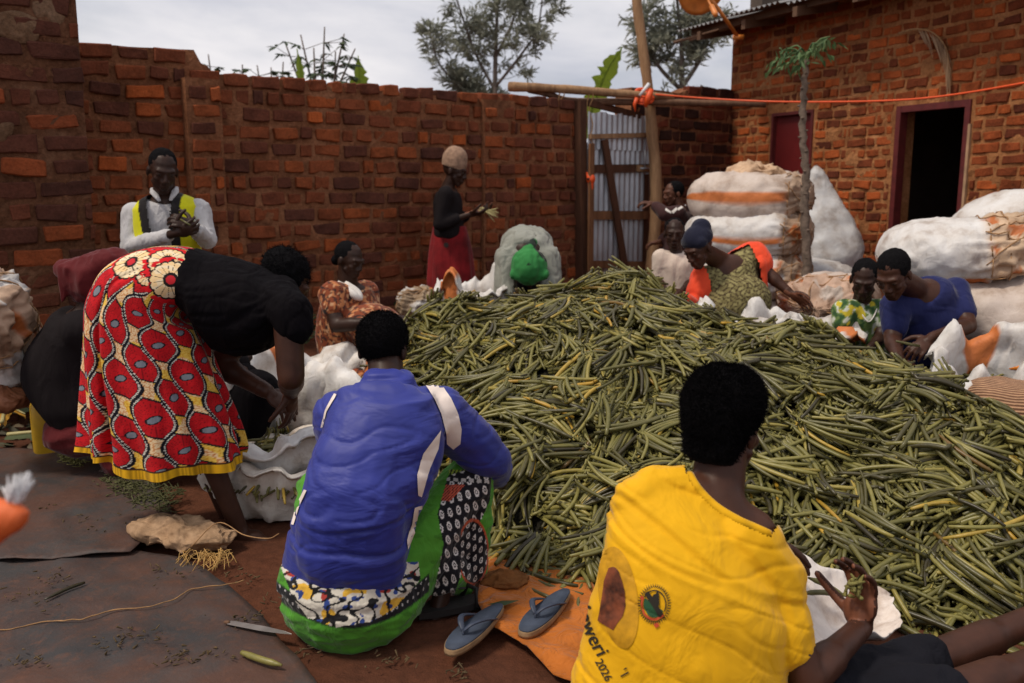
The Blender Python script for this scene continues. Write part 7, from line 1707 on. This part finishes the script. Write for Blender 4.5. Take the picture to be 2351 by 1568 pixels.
# yellow jerrycan
M['jerry'] = plain('yellow_plastic', (.62, .36, .02), .45, .2, 8, .1, spec=.4)
def jerrycan():
    c = P(122, 890, 4.6); c.z = 0; root = empty('jerrycan', c); tag(root, 'yellow plastic jerrycan half hidden behind the crouching person in maroon headwrap', 'jerrycan'); u = V(.88, .47, 0); v = V(-.47, .88, 0); mb = MB(); rings = []
    for (z, hw_, hd) in ((0, .10, .075), (.02, .118, .088), (.20, .120, .09), (.27, .118, .088), (.32, .10, .07), (.345, .05, .05)):
        rings.append([c+V(0, 0, z)+u*hw_*math.copysign(abs(math.cos(a))**.45, math.cos(a))+v*hd*math.copysign(abs(math.sin(a))**.45, math.sin(a)) for a in [2*math.pi*j/28 for j in range(28)]])
    mb.loftrings(rings); mb.build('body', M['jerry'], root); mb = MB(); mb.tube(spline([c+u*.10+V(0, 0, .30), c+u*.07+V(0, 0, .365), c+V(0, 0, .37), c-u*.05+V(0, 0, .345)], 12), .016, 8); mb.build('handle', M['jerry'], root)
    mb = MB(); mb.tube([c-u*.075+V(0, 0, .33), c-u*.085+V(0, 0, .39)], .022, 12); mb.build('cap', M['jerry'], root)
jerrycan()
# banana leaves and litter by the pier
M['leaf_banana_old'] = leaf_mat('old_banana_leaf', [(.045, .060, .028), (.075, .095, .045), (.11, .12, .06)], .1); M['leaf_yellow'] = leaf_mat('yellow_leaf', [(.55, .27, .03), (.62, .33, .05)], .2)
def flat_leaf(label, pts, wid, mat, seed, cat='banana leaf', z=.05):
    r = random.Random(seed); c = spline([G(x, y)+V(0, 0, z+dz) for x, y, dz in pts], 30); vs = []; fs = []
    for i, p in enumerate(c):
        t = i/29; d = (c[min(i+1, 29)]-c[max(i-1, 0)]).normalized(); s_ = V(-d.y, d.x, 0).normalized(); wd = wid*math.sin(math.pi*min(1, .08+t*.94))**.6
        for k in (-1, -.5, 0, .5, 1): vs.append(p+s_*wd*k*(r.uniform(.75, 1.1) if abs(k) == 1 else 1)+V(0, 0, .03*abs(k)*noise.noise(p*9+V(k, seed, 0))+(-.012*abs(k))))
    for i in range(29):
        for k in range(4): a = i*5+k; fs.append((a, a+1, a+6, a+5))
    o = obj('banana_leaf', vs, fs, mat, None, c[0]); tag(o, label, cat); mb = MB(); mb.tube([p+V(0, 0, .006) for p in c], list(np.linspace(.012, .004, 30)), 6); mb.build('midrib', M['pale_bean'], o)
flat_leaf('big torn banana leaf lying across the second tarpaulin', [(20, 1028, .02), (110, 1026, .03), (230, 1030, .02), (330, 1040, .0)], .13, M['leaf_banana_old'], 1)
flat_leaf('dark banana leaf on the litter in front of the jerrycan', [(60, 950, .06), (120, 942, .08), (190, 962, .05), (250, 985, .02)], .10, M['leaf_banana_old'], 2)
flat_leaf('curled banana leaf beside the yellow leaf by the pier', [(90, 1000, .04), (140, 985, .07), (200, 1000, .05)], .08, M['leaf_banana_old'], 3)
flat_leaf('dusty banana leaf below the white sack at the pier', [(-60, 985, .03), (30, 975, .06), (100, 965, .04)], .10, M['leaf_banana_old'], 4)
flat_leaf('bright yellow withered leaf by the brick pier', [(8, 1012, .05), (22, 990, .09), (62, 995, .06)], .035, M['leaf_yellow'], 5, 'leaf')
b = MB(); r = random.Random(20)
for k in range(170):
    p = G(r.uniform(-60, 300), r.uniform(930, 1045)); p.z = gz(p.x, p.y)+r.uniform(.01, .07); leaf(b, p, V(r.uniform(-1, 1), r.uniform(-1, 1), r.uniform(-.1, .3)), V(0, 0, 1)+rv(r, .5), r.uniform(.05, .16), r.uniform(.012, .035), .3, .3)
o = b.build('leaf_litter', M['leaf_litter'] if 'leaf_litter' in M else leaf_mat('leaf_litter', [(.03, .02, .014), (.055, .05, .028), (.10, .07, .04), (.05, .06, .03)], .05), None, G(100, 990), smooth=False); tag(o, 'dry leaf litter around the foot of the brick pier', 'leaf litter', kind='stuff')
# weeds at the wall foot
for (x, y, sd_) in ((735, 690, 1), (918, 700, 2)):
    b = MB(); r = random.Random(sd_+30); c = P(x, 700, 7.0 if sd_ == 1 else 7.4); c.z = gz(c.x, c.y)
    for k in range(90):
        p = c+V(r.gauss(0, .22), r.gauss(0, .15), .02); leaf(b, p+V(0, 0, r.uniform(0, .22)), V(r.uniform(-1, 1), r.uniform(-1, 1), r.uniform(.1, 1)), rv(r), r.uniform(.05, .11), .016, .2, .3)
    o = b.build('weed_clump', M['leaf_dark'], None, c, smooth=False); tag(o, ['weeds growing at the wall foot behind the woman in orange print dress', 'low weeds at the wall foot beside the small net sack'][sd_-1], 'weeds')
# tall sack at the photographer's side: only its torn orange corner shows
def near_sack():
    c = V(-.93, 1.04, 0); mb = MB(); rings = []
    for (z, rx, ry) in ((0, .19, .16), (.05, .22, .18), (.4, .23, .19), (.7, .22, .17), (.88, .20, .12), (1.02, .19, .07), (1.05, .17, .04)): rings.append([c+V(rx*math.cos(a), ry*math.sin(a), z) for a in [2*math.pi*j/36 for j in range(36)]])
    mb.loftrings(rings); mb.cap(c+V(.12, 0, .97), .075, c+V(.335, 0, 1.005), .016); mb.cap(c+V(.20, 0, .955), .045, c+V(.30, 0, .985), .016)
    vs, fs, nr = remesh(mb, .010, 3); vs = [Vector(v)+rv_noise(Vector(v), V(2, 2, 2), 9)*.016 for v in vs]
    cols = [(.74, .15, .035) if v.x > c.x+.18 and v.z > .955+.3*max(0, .24-(v.x-c.x)) else (.74, .70, .68) for v in vs]
    o = obj('standing_sack', vs, fs, M['sack'], None, c, cols=cols); tag(o, 'orange and white sack corner with frayed tip standing beside the tarpaulin', 'sack')
    f = MB(); r = random.Random(1); t = c+V(.322, 0, 1.012)
    for k in range(70): e = t+V(r.gauss(.012, .008), r.gauss(0, .008), r.uniform(.025, .050)); f.tube([t+rv(r, .005), (t+e)/2+rv(r, .005), e], [.0015, .0012, .0006], 4)
    f.build('frayed_tip', M['whitepl'], o)
near_sack()
